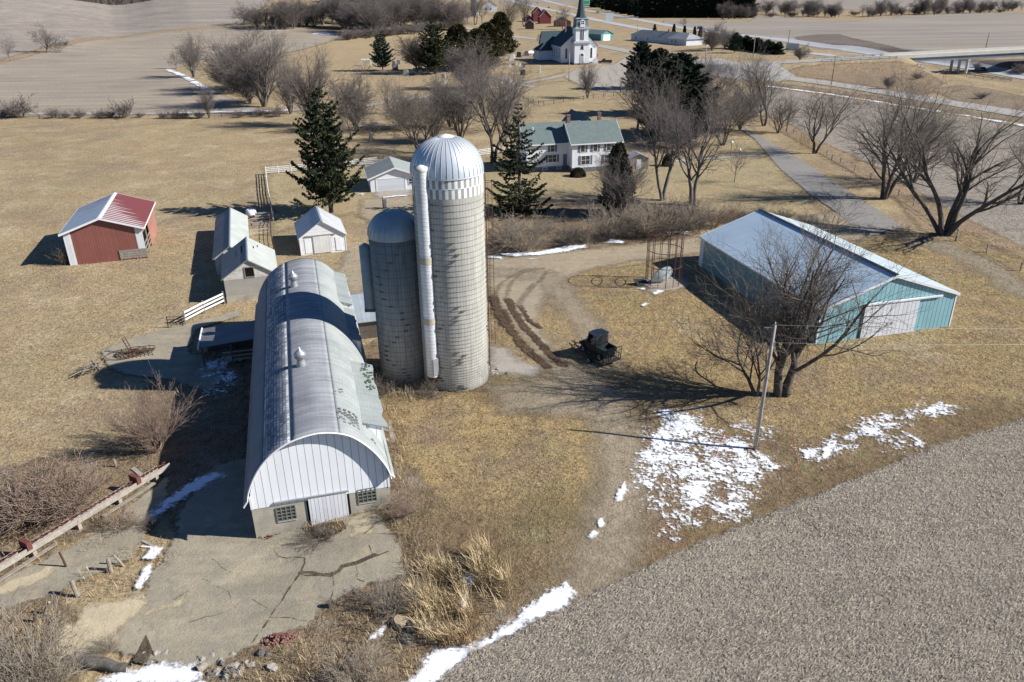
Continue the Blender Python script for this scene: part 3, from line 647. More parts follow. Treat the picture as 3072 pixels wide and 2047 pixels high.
machine_shed()

# ---------------------------------------------------------------- the big arched barn
M_block = NT('concrete_block')
def _block():
    t = M_block; p = t.objc(); br = t.n('ShaderNodeTexBrick', Vector=t.n('ShaderNodeMapping', Vector=p, Rotation=(R(90), 0, 0)).outputs[0], Color1=(.43, .39, .31, 1), Color2=(.46, .42, .335, 1), Mortar=(.36, .33, .265, 1), Scale=1.0)
    br.inputs['Mortar Size'].default_value = .012; br.inputs['Brick Width'].default_value = .4; br.inputs['Row Height'].default_value = .2
    col = t.mix(t.ramp(t.noise(p, .8, 5), .42, .7), br.outputs[0], (.29, .265, .215))
    return t.done(t.bsdf(col, .9, 0, t.bump(br.outputs[1], -.2, .02), .1))
M_block = _block()
M_wsteel = ribbed('white_steel_siding', (.86, .87, .88), (.82, .83, .85), 0, .46, rough=.4, dark=.38, width=.05, grain=.03)
M_wsteels = ribbed('white_steel_siding_side', (.80, .80, .80), (.75, .75, .76), 1, .46, rough=.4, dark=.38, width=.05, grain=.03)

def shingles(name, ca, cb, row=.30, along=0, rowdark=.88, spots=None, blot=(.35, .4, .65), streak=.1):
    """asphalt shingles on a curved roof; attribute 'arc' runs down the slope, y along the barn"""
    t = NT(name); p = t.objc(); y = t.n('ShaderNodeSeparateXYZ', i0=p).outputs[1]
    arc = t.n('ShaderNodeAttribute', _attribute_name='arc').outputs['Fac']
    v = t.n('ShaderNodeCombineXYZ', X=arc, Y=y).outputs[0]
    col = t.mix(t.ramp(t.noise(v, blot[0], 5, .65), blot[1], blot[2]), ca, cb)
    st = t.noise(t.scale(v, .1, 2.6, 1), 1.0, 4, .65)                 # tone bands over the arch, painting in the shading along the rafters
    col = t.mul(col, t.n('ShaderNodeMapRange', i0=st, i1=.3, i2=.7, i3=1 - streak, i4=1 + streak).outputs[0])
    fr = t.math('FRACT', t.math('DIVIDE', arc, row)); col = t.mul(col, t.n('ShaderNodeMapRange', i0=t.ramp(fr, .82, .95), i1=0.0, i2=1.0, i3=1.0, i4=rowdark).outputs[0])
    h = t.noise(v, 9, 2, .6); col = t.mul(col, t.n('ShaderNodeMapRange', i0=h, i1=.3, i2=.7, i3=.9, i4=1.1).outputs[0])
    if spots:
        br = t.n('ShaderNodeTexBrick', Vector=t.n('ShaderNodeCombineXYZ', X=y, Y=arc).outputs[0], Color1=(1, 1, 1, 1), Color2=(0, 0, 0, 1), Mortar=(0, 0, 0, 1), Scale=1.0)
        br.inputs['Brick Width'].default_value = .34; br.inputs['Row Height'].default_value = .24; br.inputs['Mortar Size'].default_value = .035; br.inputs['Bias'].default_value = -.1
        fade = t.ramp(t.noise(v, 1.1, 4), .34, .5); col = t.mix(t.math('MULTIPLY', t.math('MULTIPLY', br.outputs[0], fade), spots[1]), col, spots[0])
    return t.done(t.bsdf(col, .85, 0, t.bump(t.math('ADD', fr, h), .25, .03), .25))
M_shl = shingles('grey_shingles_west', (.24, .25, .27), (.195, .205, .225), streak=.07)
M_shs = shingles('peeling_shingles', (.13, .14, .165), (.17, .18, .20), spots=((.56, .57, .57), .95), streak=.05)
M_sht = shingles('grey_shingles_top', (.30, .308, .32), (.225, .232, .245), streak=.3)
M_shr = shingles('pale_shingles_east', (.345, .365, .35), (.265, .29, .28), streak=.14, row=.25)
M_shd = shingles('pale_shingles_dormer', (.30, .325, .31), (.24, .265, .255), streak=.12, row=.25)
M_conc_sill = mat('pale_sill', (.5, .49, .44), None, 2)
def barn():
    w, l, zb, zp = 8.62, 33.6, 2.42, 7.25
    t = thing('barn', 'big white barn with a round arched shingle roof, concrete block base and two roof ventilators', 'barn', (BARN_O[0], BARN_O[1], 0), BARN_A)
    z0 = 3.0
    PR = [(.02, 3.25), (.16, 3.97), (.78, 5.22), (1.66, 6.25), (2.83, 6.98), (4.26, 7.30), (5.05, 7.26), (5.88, 7.06), (6.62, 6.68), (7.62, 5.62), (8.25, 4.53), (8.54, 3.8), (8.6, 3.25)]
    PRs = chaikin(PR, 2, False)
    def prof(o=0.0):
        c0 = np.array([4.31, 3.6]); d = PRs - c0; n = d / np.linalg.norm(d, axis=1)[:, None]
        return [tuple(q) for q in PRs + n * o]
    P = prof(-.02)
    # block base with its window and door openings left as proud/recessed parts
    m = MB(); m.box(0, w, 0, l, -.6, zb); m.build('foundation_wall', M_block, t)
    m = MB(); m.prism([(0, .03, zb)] + [(w, .03, zb)] + [(x, .03, z) for x, z in P[::-1]], (0, -.06, 0), (0, .08, 0)); m.prism([(0, l - .05, zb), (w, l - .05, zb)] + [(x, l - .05, z) for x, z in P[::-1]], (0, 0, 0), (0, .05, 0)); split_build(m, 'gable_siding', M_wsteel, t)
    m = MB(); m.box(-.03, .0, .05, l - .05, zb, z0 + .3); m.box(w, w + .03, .05, l - .05, zb, z0 + .3); split_build(m, 'side_siding', M_wsteels, t)
    # roof shell in four bands, flared at the eaves
    Q = prof(.13); Q = [(-.36, 2.98), (-.2, 3.22)] + Q[2:-2] + [(w + .1, 3.66), (w + .32, 3.4)]
    arc = [0]
    for a, b in zip(Q[:-1], Q[1:]): arc.append(arc[-1] + math.hypot(b[0] - a[0], b[1] - a[1]))
    tot = arc[-1]; cuts = (.0, .25, .38, .60, 1.0)
    ys = np.linspace(-.42, l + .3, 60); r = random.Random(3)
    sag = {j: .035 * math.sin(j * .9) + .02 * r.uniform(-1, 1) for j in range(len(ys))}
    k = len(Q)
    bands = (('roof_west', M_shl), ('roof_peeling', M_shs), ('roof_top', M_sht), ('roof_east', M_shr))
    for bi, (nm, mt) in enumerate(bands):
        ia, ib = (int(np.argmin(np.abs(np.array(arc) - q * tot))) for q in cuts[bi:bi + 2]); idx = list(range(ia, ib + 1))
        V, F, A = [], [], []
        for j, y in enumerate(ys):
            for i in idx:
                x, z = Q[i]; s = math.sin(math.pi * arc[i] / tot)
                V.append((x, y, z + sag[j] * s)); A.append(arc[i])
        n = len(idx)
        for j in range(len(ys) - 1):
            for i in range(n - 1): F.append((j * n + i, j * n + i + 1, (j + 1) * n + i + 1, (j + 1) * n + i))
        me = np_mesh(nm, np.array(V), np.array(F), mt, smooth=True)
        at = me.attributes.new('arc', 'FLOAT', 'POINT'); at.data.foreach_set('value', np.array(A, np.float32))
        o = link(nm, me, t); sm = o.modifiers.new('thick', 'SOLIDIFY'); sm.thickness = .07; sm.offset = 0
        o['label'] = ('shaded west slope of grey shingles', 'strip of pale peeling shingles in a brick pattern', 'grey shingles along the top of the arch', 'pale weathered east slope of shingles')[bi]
    m = MB(); m.tube([(x, -.44, z - .03) for x, z in Q], .06, 6); m.build('rake_trim', M_trimw, t)
    F = front(); hz = 1.02
    for x0, zoff, dz in ((1.45, 1.22, 0), (6.55, 1.55, 0)):
        m = MB(); F.box(m, x0, x0 + 1.15, zoff, zoff + 1.02, .003, .02); wn = m.build('window', M_glass, t)
        m = MB()
        for i in range(5):
            xx = x0 + 1.15 * i / 4; F.box(m, xx - .03, xx + .03, zoff, zoff + 1.02, .02, .06)
        for i in range(5):
            q = zoff + 1.02 * i / 4; F.box(m, x0, x0 + 1.15, q - .03, q + .03, .02, .055)
        m.build('glazing_bars', mat('bar_grey', (.22, .225, .19), None, 2), wn)
        m = MB(); F.box(m, x0 - .02, x0 + 1.17, zoff - .1, zoff - .03, .003, .06); m.build('sill', M_conc_sill, wn)
    m = MB(); F.box(m, 3.32, 6.0, .35, zb - .02, .003, .03); m.build('door_opening', M_void, t)
    m = MB(); F.box(m, 3.45, 5.85, .28, zb + .22, .06, .11); d = m.build('door', ribbed('white_door_steel', (.78, .78, .8), (.7, .7, .72), 0, .24, dark=.5, width=.08), t)
    m = MB(); F.box(m, 1.4, 6.0, zb + .22, zb + .31, .05, .16); m.build('door_track', M_galv, t)
    m = MB()
    for x in (-.02, w - .12): F.box(m, x, x + .14, zb, z0 + .4, .04, .055)
    split_build(m, 'corner_trim', M_trimw, t)
    # hay dormers on the east slope
    for y0, y1, zt, ze, xo in ((2.4, 12.0, 6.05, 5.5, w + .38), (17.2, 24.4, 5.75, 5.15, w + .1), (24.9, 33.4, 6.0, 5.45, w + .05)):
        xin = 6.1
        m = MB(); V = []
        n = 16; r = random.Random(int(y0)); e = [xo + r.uniform(-.18, .06) for _ in range(n + 1)]
        for i in range(n):
            ya, yb = y0 + (y1 - y0) * i / n, y0 + (y1 - y0) * (i + 1) / n
            zs = lambda x: zt + .5 + (ze - zt - .5) * (x - xin) / (w + .3 - xin)
            m.prism([(xin, ya, zs(xin)), (xin, yb, zs(xin)), (e[i + 1], yb, zs(e[i + 1])), (e[i], ya, zs(e[i]))], (0, 0, 0), (0, 0, -.08))
        me = m.mesh('dormer_roof', M_shd); at = me.attributes.new('arc', 'FLOAT', 'POINT'); at.data.foreach_set('value', np.array([v.co.x for v in me.vertices], np.float32)); dr = link('dormer_roof', me, t)
        m = MB()
        for yy in (y0 + .12, y1 - .18): m.prism([(6.6, yy, 3.3), (w - .06, yy, 3.0), (w - .06, yy, ze + .08), (6.6, yy, zt + .35)], (0, 0, 0), (0, .06, 0))
        split_build(m, 'dormer_cheek', M_wsteel, t)
        m = MB(); m.box(w - .05, w + .02, y0 + .12, y1 - .12, 3.05, ze + .05); m.build('dormer_wall', M_wsteels, t)
    # patches where shingles are gone, as dark holes just proud of the shell
    def surf(a):
        d = a * tot; i = max(1, min(k - 1, int(np.searchsorted(arc, d)))); f = (d - arc[i - 1]) / (arc[i] - arc[i - 1] + 1e-9)
        p0, p1 = Q[i - 1], Q[i]; tx, tz = p1[0] - p0[0], p1[1] - p0[1]; L = math.hypot(tx, tz)
        return p0[0] + f * tx, p0[1] + f * tz, tx / L, tz / L
    m = MB(); r = random.Random(8)
    for cy, ca, na, ny in ((2.0, .66, 9, 5), (5.5, .63, 4, 2), (2.6, .76, 3, 2), (1.1, .8, 3, 1)):
        for i in range(na):
            for j in range(ny):
                if r.random() < .25: continue
                x, z, tx, tz = surf(ca + (i - na / 2) * .012); y = cy + (j - ny / 2) * .38 + (i % 2) * .19
                nx, nz = -tz, tx
                if nz < 0: nx, nz = -nx, -nz
                q = [(x + tx * s * .09 + nx * .05, y + yy * .1, z + tz * s * .09 + nz * .05) for s, yy in ((-1, -1), (1, -1), (1, 1), (-1, 1))]
                m.prism(q, (0, 0, 0), (nx * .012, 0, nz * .012))
    m.build('missing_shingles', mat('bare_felt', (.10, .105, .10), (.16, .165, .155), 5), t)['kind'] = 'stuff'
    # torn edge of the near dormer with green mould
    m = MB()
    for i in range(60):
        y = 7.6 + 4.2 * (i / 60) + r.uniform(-.2, .2); x = w + .02 + r.uniform(-.55, .2) * (1.2 - abs(i - 34) / 60); z = 6.55 + (5.5 - 6.55) * (x - 6.1) / (w + .3 - 6.1) + .015
        a = r.uniform(0, 3); s = r.uniform(.06, .16)
        m.prism([(x + s * math.cos(a + q), y + s * math.sin(a + q), z) for q in (0, 1.7, 3.1, 4.6)], (0, 0, 0), (0, 0, .03))
    m.build('torn_shingle_edge', mat('mould_green', (.10, .17, .11), (.06, .07, .06), 4, contrast=(.45, .5)), t)
    for yy in (26.3, 9.4):
        m = MB(); zr_ = zp + .1; x = w / 2 - .55 + (0 if yy > 20 else .15)
        prf = [(.36, -.25), (.34, .1), (.27, .45), (.25, .62), (.40, .68), (.42, .92), (.44, 1.0), (.28, 1.16), (.10, 1.3), (.05, 1.45), (0, 1.5)]
        m.lathe([(a, zr_ + b) for a, b in prf], 20, x, yy); v = m.build('ventilator', M_galv, t, True)
        m = MB(); m.tube([(x, yy, zr_ + 1.45), (x, yy, zr_ + 2.0)], .018, 6); m.build('lightning_rod', M_galv, v)
    return t
barn()

# ---------------------------------------------------------------- silos
def stave_mat(name, r, ca, cb, wear):
    t = NT(name); p = t.objc(); s = t.n('ShaderNodeSeparateXYZ', i0=p)
    ang = t.math('ARCTAN2', s.outputs[1], s.outputs[0]); ns = int(2 * math.pi * r / .254)
    u = t.math('MULTIPLY', t.math('ADD', ang, math.pi), ns / (2 * math.pi)); col_i = t.math('FLOOR', u)
    off = t.math('MULTIPLY', t.math('MODULO', col_i, 2.0), .38)
    vv = t.math('DIVIDE', t.math('ADD', s.outputs[2], off), .762)
    wn = t.n('ShaderNodeTexWhiteNoise', _noise_dimensions='2D', Vector=t.n('ShaderNodeCombineXYZ', X=col_i, Y=t.math('FLOOR', vv)).outputs[0]).outputs[0]
    col = t.mix(wn, ca, cb)
    seam = t.math('MAXIMUM', t.ramp(t.math('ABSOLUTE', t.math('SUBTRACT', t.math('FRACT', u), .5)), .42, .48), t.math('MULTIPLY', t.ramp(t.math('ABSOLUTE', t.math('SUBTRACT', t.math('FRACT', vv), .5)), .475, .49), .25))
    vs = t.n('ShaderNodeCombineXYZ', X=t.math('MULTIPLY', ang, 2.2 * r), Y=t.math('MULTIPLY', s.outputs[2], .16)).outputs[0]
    st = t.noise(vs, 1.0, 5, .65); col = t.mix(t.ramp(st, .48, .72), col, wear)
    col = t.mix(t.ramp(t.noise(p, .35, 4, .6), .5, .75), col, tuple(.75 * x for x in ca))
    col = t.mul(col, t.n('ShaderNodeMapRange', i0=seam, i1=0.0, i2=1.0, i3=1.0, i4=.6).outputs[0])
    return t.done(t.bsdf(col, .92, 0, t.bump(t.math('SUBTRACT', 1.0, seam), .4, .02), .1))
def dome_mat(name, ca, cb, metal=.75, rough=.38):
    t = NT(name); p = t.objc(); z = t.n('ShaderNodeSeparateXYZ', i0=p).outputs[2]
    col = t.mix(t.ramp(t.noise(p, .7, 5, .65), .4, .68), ca, cb); f = t.noise(p, 12, 2)
    return t.done(t.bsdf(col, rough, metal, t.bump(f, .05, .02), .5))
M_dome = dome_mat('bright_galvanised_dome', (.66, .69, .72), (.58, .61, .64), .35, .42)
M_dome2 = dome_mat('dull_galvanised_dome', (.36, .42, .47), (.32, .34, .35), .35, .42)
M_ribgrey = mat('rib_grey', (.40, .42, .44), None, 2, rough=.5)
M_hoop = mat('hoop_iron', (.13, .125, .115), (.16, .13, .105), 3, fine=.2)
M_checkw = mat('white_stave', (.82, .82, .80), (.74, .74, .72), 2, fine=.05)
M_checkg = mat('grey_stave', (.34, .335, .30), (.27, .27, .25), 2, fine=.12)

def silo(label, c, r, h, dome_h, hoops, M_st_, Md, ribs, check, chute, group):
    z0 = Tz(c)
    t = thing('silo', label, 'silo', (c[0], c[1], z0 - .05), 0, group)
    m = MB(); ztop = h - (1.55 if check else 0); m.lathe([(r, -.5), (r, ztop)] + ([] if check else [(r - .1, h)]), 96); m.build('stave_wall', M_st_, t, True)
    if check:
        nst = 72; hb = 1.55 / 2
        for k, mt in ((0, M_checkw), (1, M_checkg)):
            m = MB()
            for row in range(2):
                for i in range(nst):
                    if (i + row) % 2 != k: continue
                    a0, a1 = 2 * math.pi * i / nst, 2 * math.pi * (i + 1) / nst; rr = r + .004
                    m.lathe([(rr, ztop + row * hb), (rr, ztop + (row + 1) * hb - .015)], 2, 0, 0, 0, a0, a1)
            m.build('checker_band', mt, t)
        m = MB(); m.lathe([(r + .03, ztop + hb - .04), (r + .03, ztop + hb + .01)], 72); m.build('band_ring', M_trimw, t)
    # dome
    n = ribs * 4; prf = []
    for i in range(15):
        a = math.pi / 2 * i / 14; prf.append(((r + .06) * math.cos(a) ** .9 if i < 14 else .0, h + dome_h * math.sin(a)))
    m = MB(); m.lathe([(r + .07, h - .12)] + prf, n); dm = m.build('dome', Md, t, True)
    m = MB()
    for kx in range(ribs):
        a = 2 * math.pi * (kx + .5) / ribs
        m.tube([(p * math.cos(a) * 1.004, p * math.sin(a) * 1.004, z + .006) for p, z in prf[:-2]], .02, 5)
    m.build('dome_ribs', M_ribgrey, dm)
    m = MB(); m.lathe([(r * .22, h + dome_h * .985), (r * .2, h + dome_h * 1.005), (0.02, h + dome_h * 1.06)], 24); m.build('dome_cap', M_white if ribs > 30 else Md, dm, True)
    # hoops share one mesh
    hm = MB(); hm.lathe([(r + .006, -.011), (r + .022, -.011), (r + .022, .011), (r + .006, .011)], 72)
    for q in (0, 2.1, 4.2):
        hm.box(r * 1.0, r + .1, -.16, .16, -.05, .05) if q == 0 else hm.bar(((r + .05) * math.cos(q) - .12 * math.sin(q), (r + .05) * math.sin(q) + .12 * math.cos(q), 0), ((r + .05) * math.cos(q) + .12 * math.sin(q), (r + .05) * math.sin(q) - .12 * math.cos(q), 0), .1, .1)
    hme = hm.mesh('hoop', M_hoop); rr = random.Random(int(h * 10))
    for i, z in enumerate(hoops):
        o = link('hoop', hme, t); o.location = (0, 0, z); o.rotation_euler = (0, 0, -1.75 + .5 * math.sin(i * .55) + rr.uniform(-.1, .1))
    return t

def hoopz(h, n):
    """closer together near the foot, in pairs"""
    z = []; 
    for i in range(n): z.append(.25 + (h - .5) * (i / (n - 1)) ** 1.45)
    return z
M_stave1 = stave_mat('concrete_staves', 2.77, (.47, .455, .405), (.42, .405, .36), (.31, .30, .265))
M_stave2 = stave_mat('concrete_staves_old', 2.11, (.36, .345, .305), (.30, .29, .255), (.21, .20, .18))
SB = (-4.83, 59.9); SS = (-9.42, 61.0)
big = silo('tall concrete stave silo with a checkered band, bright ribbed dome and white chute', SB, 2.77, 17.95, 2.65, hoopz(16.2, 46), M_stave1, M_dome, 40, True, True, 'silos by the barn')
small = silo('shorter dark concrete silo with a bluish metal dome beside the barn', SS, 2.11, 12.7, 1.9, hoopz(12.5, 26), M_stave2, M_dome2, 26, False, False, 'silos by the barn')
# chute of the big silo: a ribbed metal half pipe on its near left side
def chute():
    a = math.atan2(-.80, -.60); cx, cy = 2.77 * math.cos(a), 2.77 * math.sin(a); rc = .5
    t = NT('chute_metal'); p = t.objc(); z = t.n('ShaderNodeSeparateXYZ', i0=p).outputs[2]
    fr = t.math('ABSOLUTE', t.math('SUBTRACT', t.math('FRACT', t.math('DIVIDE', z, .3)), .5))
    ring = t.ramp(fr, .40, .49); col = t.mix(t.ramp(t.noise(p, 1.2, 5), .4, .7), (.66, .68, .70), (.54, .55, .56))
    col = t.mul(col, t.n('ShaderNodeMapRange', i0=ring, i1=0.0, i2=1.0, i3=1.0, i4=.62).outputs[0])  # shading of the rings painted into the colour
    mt = t.done(t.bsdf(col, .42, .2, t.bump(ring, .5, .03), .4))
    m = MB(); prf = [(rc, 1.5)]; z = 1.5
    while z < 18.4: prf += [(rc + .007, z + .15), (rc, z + .3)]; z += .3
    m.lathe(prf, 26, cx * 1.06, cy * 1.06); o = m.build('chute', mt, big, True)
    m = MB(); m.lathe([(rc, 18.4), (rc + .06, 18.55), (rc + .05, 18.8), (0, 18.95)], 26, cx * 1.06, cy * 1.06); m.build('chute_hood', mat('hood_tin', (.62, .64, .58), (.5, .5, .46), 2), o, True)
    m = MB()
    for zz_ in (11.3, 6.2): m.lathe([(rc + .035, zz_), (rc + .035, zz_ + .55)], 26, cx * 1.06, cy * 1.06)
    split_build(m, 'chute_band', mat('tan_band', (.48, .43, .33), (.36, .32, .25), 3), o)
    m = MB(); ox, oy = cx * 1.06, cy * 1.06; da = -.9
    for i in range(3): m.box(0, 0, 0, 0, 0, 0) if False else None
    d = np.array([math.cos(da), math.sin(da)]); e = np.array([-d[1], d[0]])
    q = [np.array([ox, oy]) + d * rr_ + e * s for rr_, s in ((rc - .02, -.27), (rc + .07, -.27), (rc + .07, .27), (rc - .02, .27))]
    m.prism([(x[0], x[1], 1.7) for x in q], (0, 0, 0), (0, 0, 1.5)); m.build('chute_hatch', M_galv, o)
    m = MB(); m.lathe([(rc, 1.5), (rc * .7, 1.1), (rc * .5, .9)], 18, ox, oy); m.build('chute_foot', M_rust, o, True)
    # caged ladder on the far right side
    b = .12; lx, ly = 2.77 * math.cos(b), 2.77 * math.sin(b); n_ = np.array([math.cos(b), math.sin(b)]); s_ = np.array([-n_[1], n_[0]])
    m = MB()
    for sg in (-.22, .22):
        p = np.array([lx, ly]) + n_ * .15 + s_ * sg; m.tube([(p[0], p[1], .8), (p[0], p[1], 17.6)], .022, 5)
    for i in range(54):
        z = .9 + i * .31; p0 = np.array([lx, ly]) + n_ * .15 - s_ * .22; p1 = p0 + s_ * .44; m.tube([(*p0, z), (*p1, z)], .014, 4)
    m.build('ladder', M_rust, big)
    m = MB(); C = np.array([lx, ly]) + n_ * .35
    for i in range(15):
        z = 3 + i; m.tube([(C[0] + .36 * math.cos(q), C[1] + .36 * math.sin(q), z) for q in np.linspace(b - 2.2, b + 2.2, 11)], .016, 4)
    for q in np.linspace(b - 1.6, b + 1.6, 4): m.tube([(C[0] + .36 * math.cos(q), C[1] + .36 * math.sin(q), 3), (C[0] + .36 * math.cos(q), C[1] + .36 * math.sin(q), 17)], .012, 4)
    m.build('ladder_cage', M_rust, big)
chute()
def small_chute():
    M = ribbed('grey_blue_tin', (.30, .36, .38), (.24, .27, .28), 2, 1.2, dark=.8, width=.03)
    a = R(176); cx, cy = 2.55 * math.cos(a), 2.55 * math.sin(a)
    m = MB(); m.lathe([(.5, 6.2), (.5, 11.6), (0, 11.9)], 18, cx, cy); m.build('chute', M, small, True)
    m = MB(); m.box(cx - .45, cx + .4, cy - .4, cy + .4, 5.9, 6.2); m.build('chute_foot', M_woodd, small)
small_chute()

# ---------------------------------------------------------------- red pole shed at the left
M_redst = ribbed('red_steel', (.26, .095, .075), (.23, .085, .068), 0, .30, dark=.62, width=.07, rough=.5)
M_redsd = ribbed('red_steel_side', (.42, .21, .16), (.36, .16, .12), 1, .30, dark=.8, width=.07)
def redroof(name, white, red, bias):
    t = NT(name); p = t.objc(); s = t.n('ShaderNodeSeparateXYZ', i0=p)
    pan = t.math('FRACT', t.math('DIVIDE', s.outputs[1], .8)); st = t.ramp(t.math('ABSOLUTE', t.math('SUBTRACT', pan, .5)), .10, .3)
    n = t.noise(t.scale(p, .35, 1.6, .35), .9, 5, .6); st = t.math('GREATER_THAN', pan, .45)
    v_ = t.math('ADD', t.math('ADD', t.math('MULTIPLY', n, .5), t.math('MULTIPLY', st, .36)), t.math('ADD', t.math('MULTIPLY', s.outputs[0], bias[0]), t.math('MULTIPLY', s.outputs[1], bias[1])))
    f = t.ramp(v_, bias[2], bias[2] + .14)
    col = t.mix(f, white, red); rib = t.ramp(t.math('ABSOLUTE', t.math('SUBTRACT', t.math('FRACT', t.math('DIVIDE', s.outputs[1], .31)), .5)), .4, .48)
    return t.done(t.bsdf(col, .5, .1, t.bump(rib, .5, .03), .35))
def red_shed():
    w, l, he, hr = 9.13, 12.9, 4.25, 5.83; x, y, a = -56.14, 94.28, .2935
    t = place('pole_shed', 'red steel pole shed with white corners and a faded red and white metal roof', 'shed', x, y, a)
    m = MB(); m.prism([(0, 0, 0), (w, 0, 0), (w, 0, he), (w / 2, 0, hr), (0, 0, he)], (0, 0, 0), (0, .1, 0)); m.prism([(0, l - .1, 0), (w, l - .1, 0), (w, l - .1, he), (w / 2, l - .1, hr), (0, l - .1, he)], (0, 0, 0), (0, .1, 0)); split_build(m, 'end_wall', M_redst, t)
    m = MB(); m.box(0, .1, .1, l - .1, 0, he); m.box(w - .1, w, 5.6, l - .1, 0, he); m.box(w - .1, w, .1, 5.6, he - .9, he); split_build(m, 'side_wall', M_redsd, t)
    m = MB(); m.box(w - .35, w - .3, .5, 5.6, 0, he - .9); m.build('dark_opening', M_void, t)
    m = MB()
    for z in (.6, 1.2, 1.8): m.box(w - .08, w, .3, 5.6, z, z + .16)
    m.box(w - .1, w + .02, 2.9, 3.1, 0, he - .9); split_build(m, 'stall_rails', M_wood, t)
    gable_roof(t, w, l, he, hr, .4, (redroof('faded_west_roof', (.33, .39, .46), (.20, .12, .14), (.0, .022, .78)), redroof('rusted_east_roof', (.54, .50, .49), (.20, .055, .05), (.055, .03, .70))), .08, .4, M_trimw, M_trimw, capw=.3)
    F = front(); m = MB(); F.box(m, 0, .85, .0, he, .003, .03); F.box(m, w - .85, w, 1.0, he, .003, .03); split_build(m, 'corner_panel', ribbed('white_panel', (.72, .74, .75), (.66, .68, .69), 0, .29, dark=.75, width=.06), t)
    m = MB()
    for i in range(4): F.box(m, 5.9, w + .15, .2 + i * .3, .47 + i * .3, .03, .07)
    F.box(m, 5.95, 6.1, 0, 1.4, .07, .1); m.build('board_panel', M_wood, t)
red_shed()

# ---------------------------------------------------------------- small white shed
M_clap = ribbed('white_clapboard', (.83, .83, .83), (.66, .65, .62), 2, .16, rough=.7, dark=.72, width=.12, blot=(1.2, .5, .75))
M_greyroof = ribbed('grey_standing_seam', (.42, .43, .46), (.36, .37, .40), 1, .6, rough=.45, metal=.2, dark=.85, width=.04)
M_shing_g = ribbed('grey_green_shingles', (.25, .275, .26), (.21, .235, .225), 1, .3, rough=.9, dark=.86, width=.1, grain=.1)
def white_shed():
    w, l, he, hr = 5.87, 7.5, 2.4, 4.4
    t = place('wooden_shed', 'small white clapboard shed with a wide board door and grey metal roof', 'shed', -27.35, 96.97, .3017)
    gable_body(t, w, l, he, hr, M_clap)
    gable_roof(t, w, l, he, hr, .23, (M_greyroof, ribbed('pale_roof', (.55, .56, .56), (.46, .47, .46), 1, .6, dark=.85, width=.04, metal=.1)), .08, .25, M_galv)
    F = front(); m = MB(); F.box(m, 1.7, 4.0, .15, 2.45, .05, .1); m.build('door', ribbed('white_boards', (.76, .76, .74), (.66, .65, .62), 0, .2, dark=.75, width=.08), t)
    m = MB(); F.box(m, .7, 4.6, 2.47, 2.58, .03, .14); m.build('door_track', M_wood, t)
    m = MB(); F.box(m, 4.55, 5.35, .25, 2.05, .003, .06); F.box(m, .6, 1.45, .2, 2.2, .003, .04); split_build(m, 'side_door', M_white, t)
    m = MB(); F.box(m, -.03, .07, 0, he, .01, .04); F.box(m, w - .07, w + .03, 0, he, .01, .04); split_build(m, 'corner_boards', M_trimw, t)
white_shed()

# ---------------------------------------------------------------- two grey roofed sheds standing end to end
M_hogl = ribbed('ribbed_grey_roof', (.25, .265, .265), (.20, .21, .22), 1, .28, dark=.72, width=.14, rough=.7)  # west slopes: darker base colour carries their shade
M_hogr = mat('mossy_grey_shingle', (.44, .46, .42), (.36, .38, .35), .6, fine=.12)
M_boardw = ribbed('peeling_white_boards', (.62, .60, .56), (.46, .43, .38), 2, .2, dark=.7, width=.1, blot=(2, .45, .65))
M_hogb = mat('grey_wash_block', (.36, .335, .295), (.31, .285, .25), 1.0)
def hog(label, x, y, a, w, l, he, hr, near):
    t = place('livestock_shed', label, 'shed', x, y, a, 'grey livestock sheds left of the yard')
    if near:
        m = MB(); m.prism([(0, 0, he - .25), (w, 0, he - .25), (w, 0, he), (w / 2, 0, hr), (0, 0, he)], (0, 0, 0), (0, l, 0)); m.build('gable_boards', M_boardw, t)
        m = MB(); m.box(0, w, 0, l, -.3, he - .25); m.build('wall', M_hogb, t)
        m = MB(); m.box(-.04, w + .04, -.04, l, -.3, .75); m.build('foundation', M_block, t)
        F = front(); window(t, F, 2.35, 3.25, he - .1, he + .95, M_wood, 1, 1, pane=M_void)
    else:
        gable_body(t, w, l, he, hr, M_boardw)
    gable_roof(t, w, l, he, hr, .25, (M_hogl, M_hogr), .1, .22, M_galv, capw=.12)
    if near:
        m = MB(); s = (hr - he) / (w / 2)
        for (xx, y0, y1, dx) in ((w * .38, 3.6, 6.4, .1), (w * .62, 5.2, 6.0, .1), (w * .7, 6.6, 7.2, .1)):
            z = hr - abs(xx - w / 2) * s + .125
            sg = 1 if xx < w / 2 else -1
            m.prism([(xx, y0, z), (xx, y1, z), (xx + dx, y1, z + sg * dx * s), (xx + dx, y0, z + sg * dx * s)], (0, 0, 0), (0, 0, .01))
        split_build(m, 'roof_hole', M_void, t)
    return t
hog('grey roofed livestock shed nearer the barn with a dark loft window', -31.6, 80.5, .31, 5.58, 8.56, 2.94, 4.79, True)
hog('low long grey roofed livestock shed behind the higher one', -35.9, 89.8, .31, 3.9, 18.6, 2.2, 3.5, False)

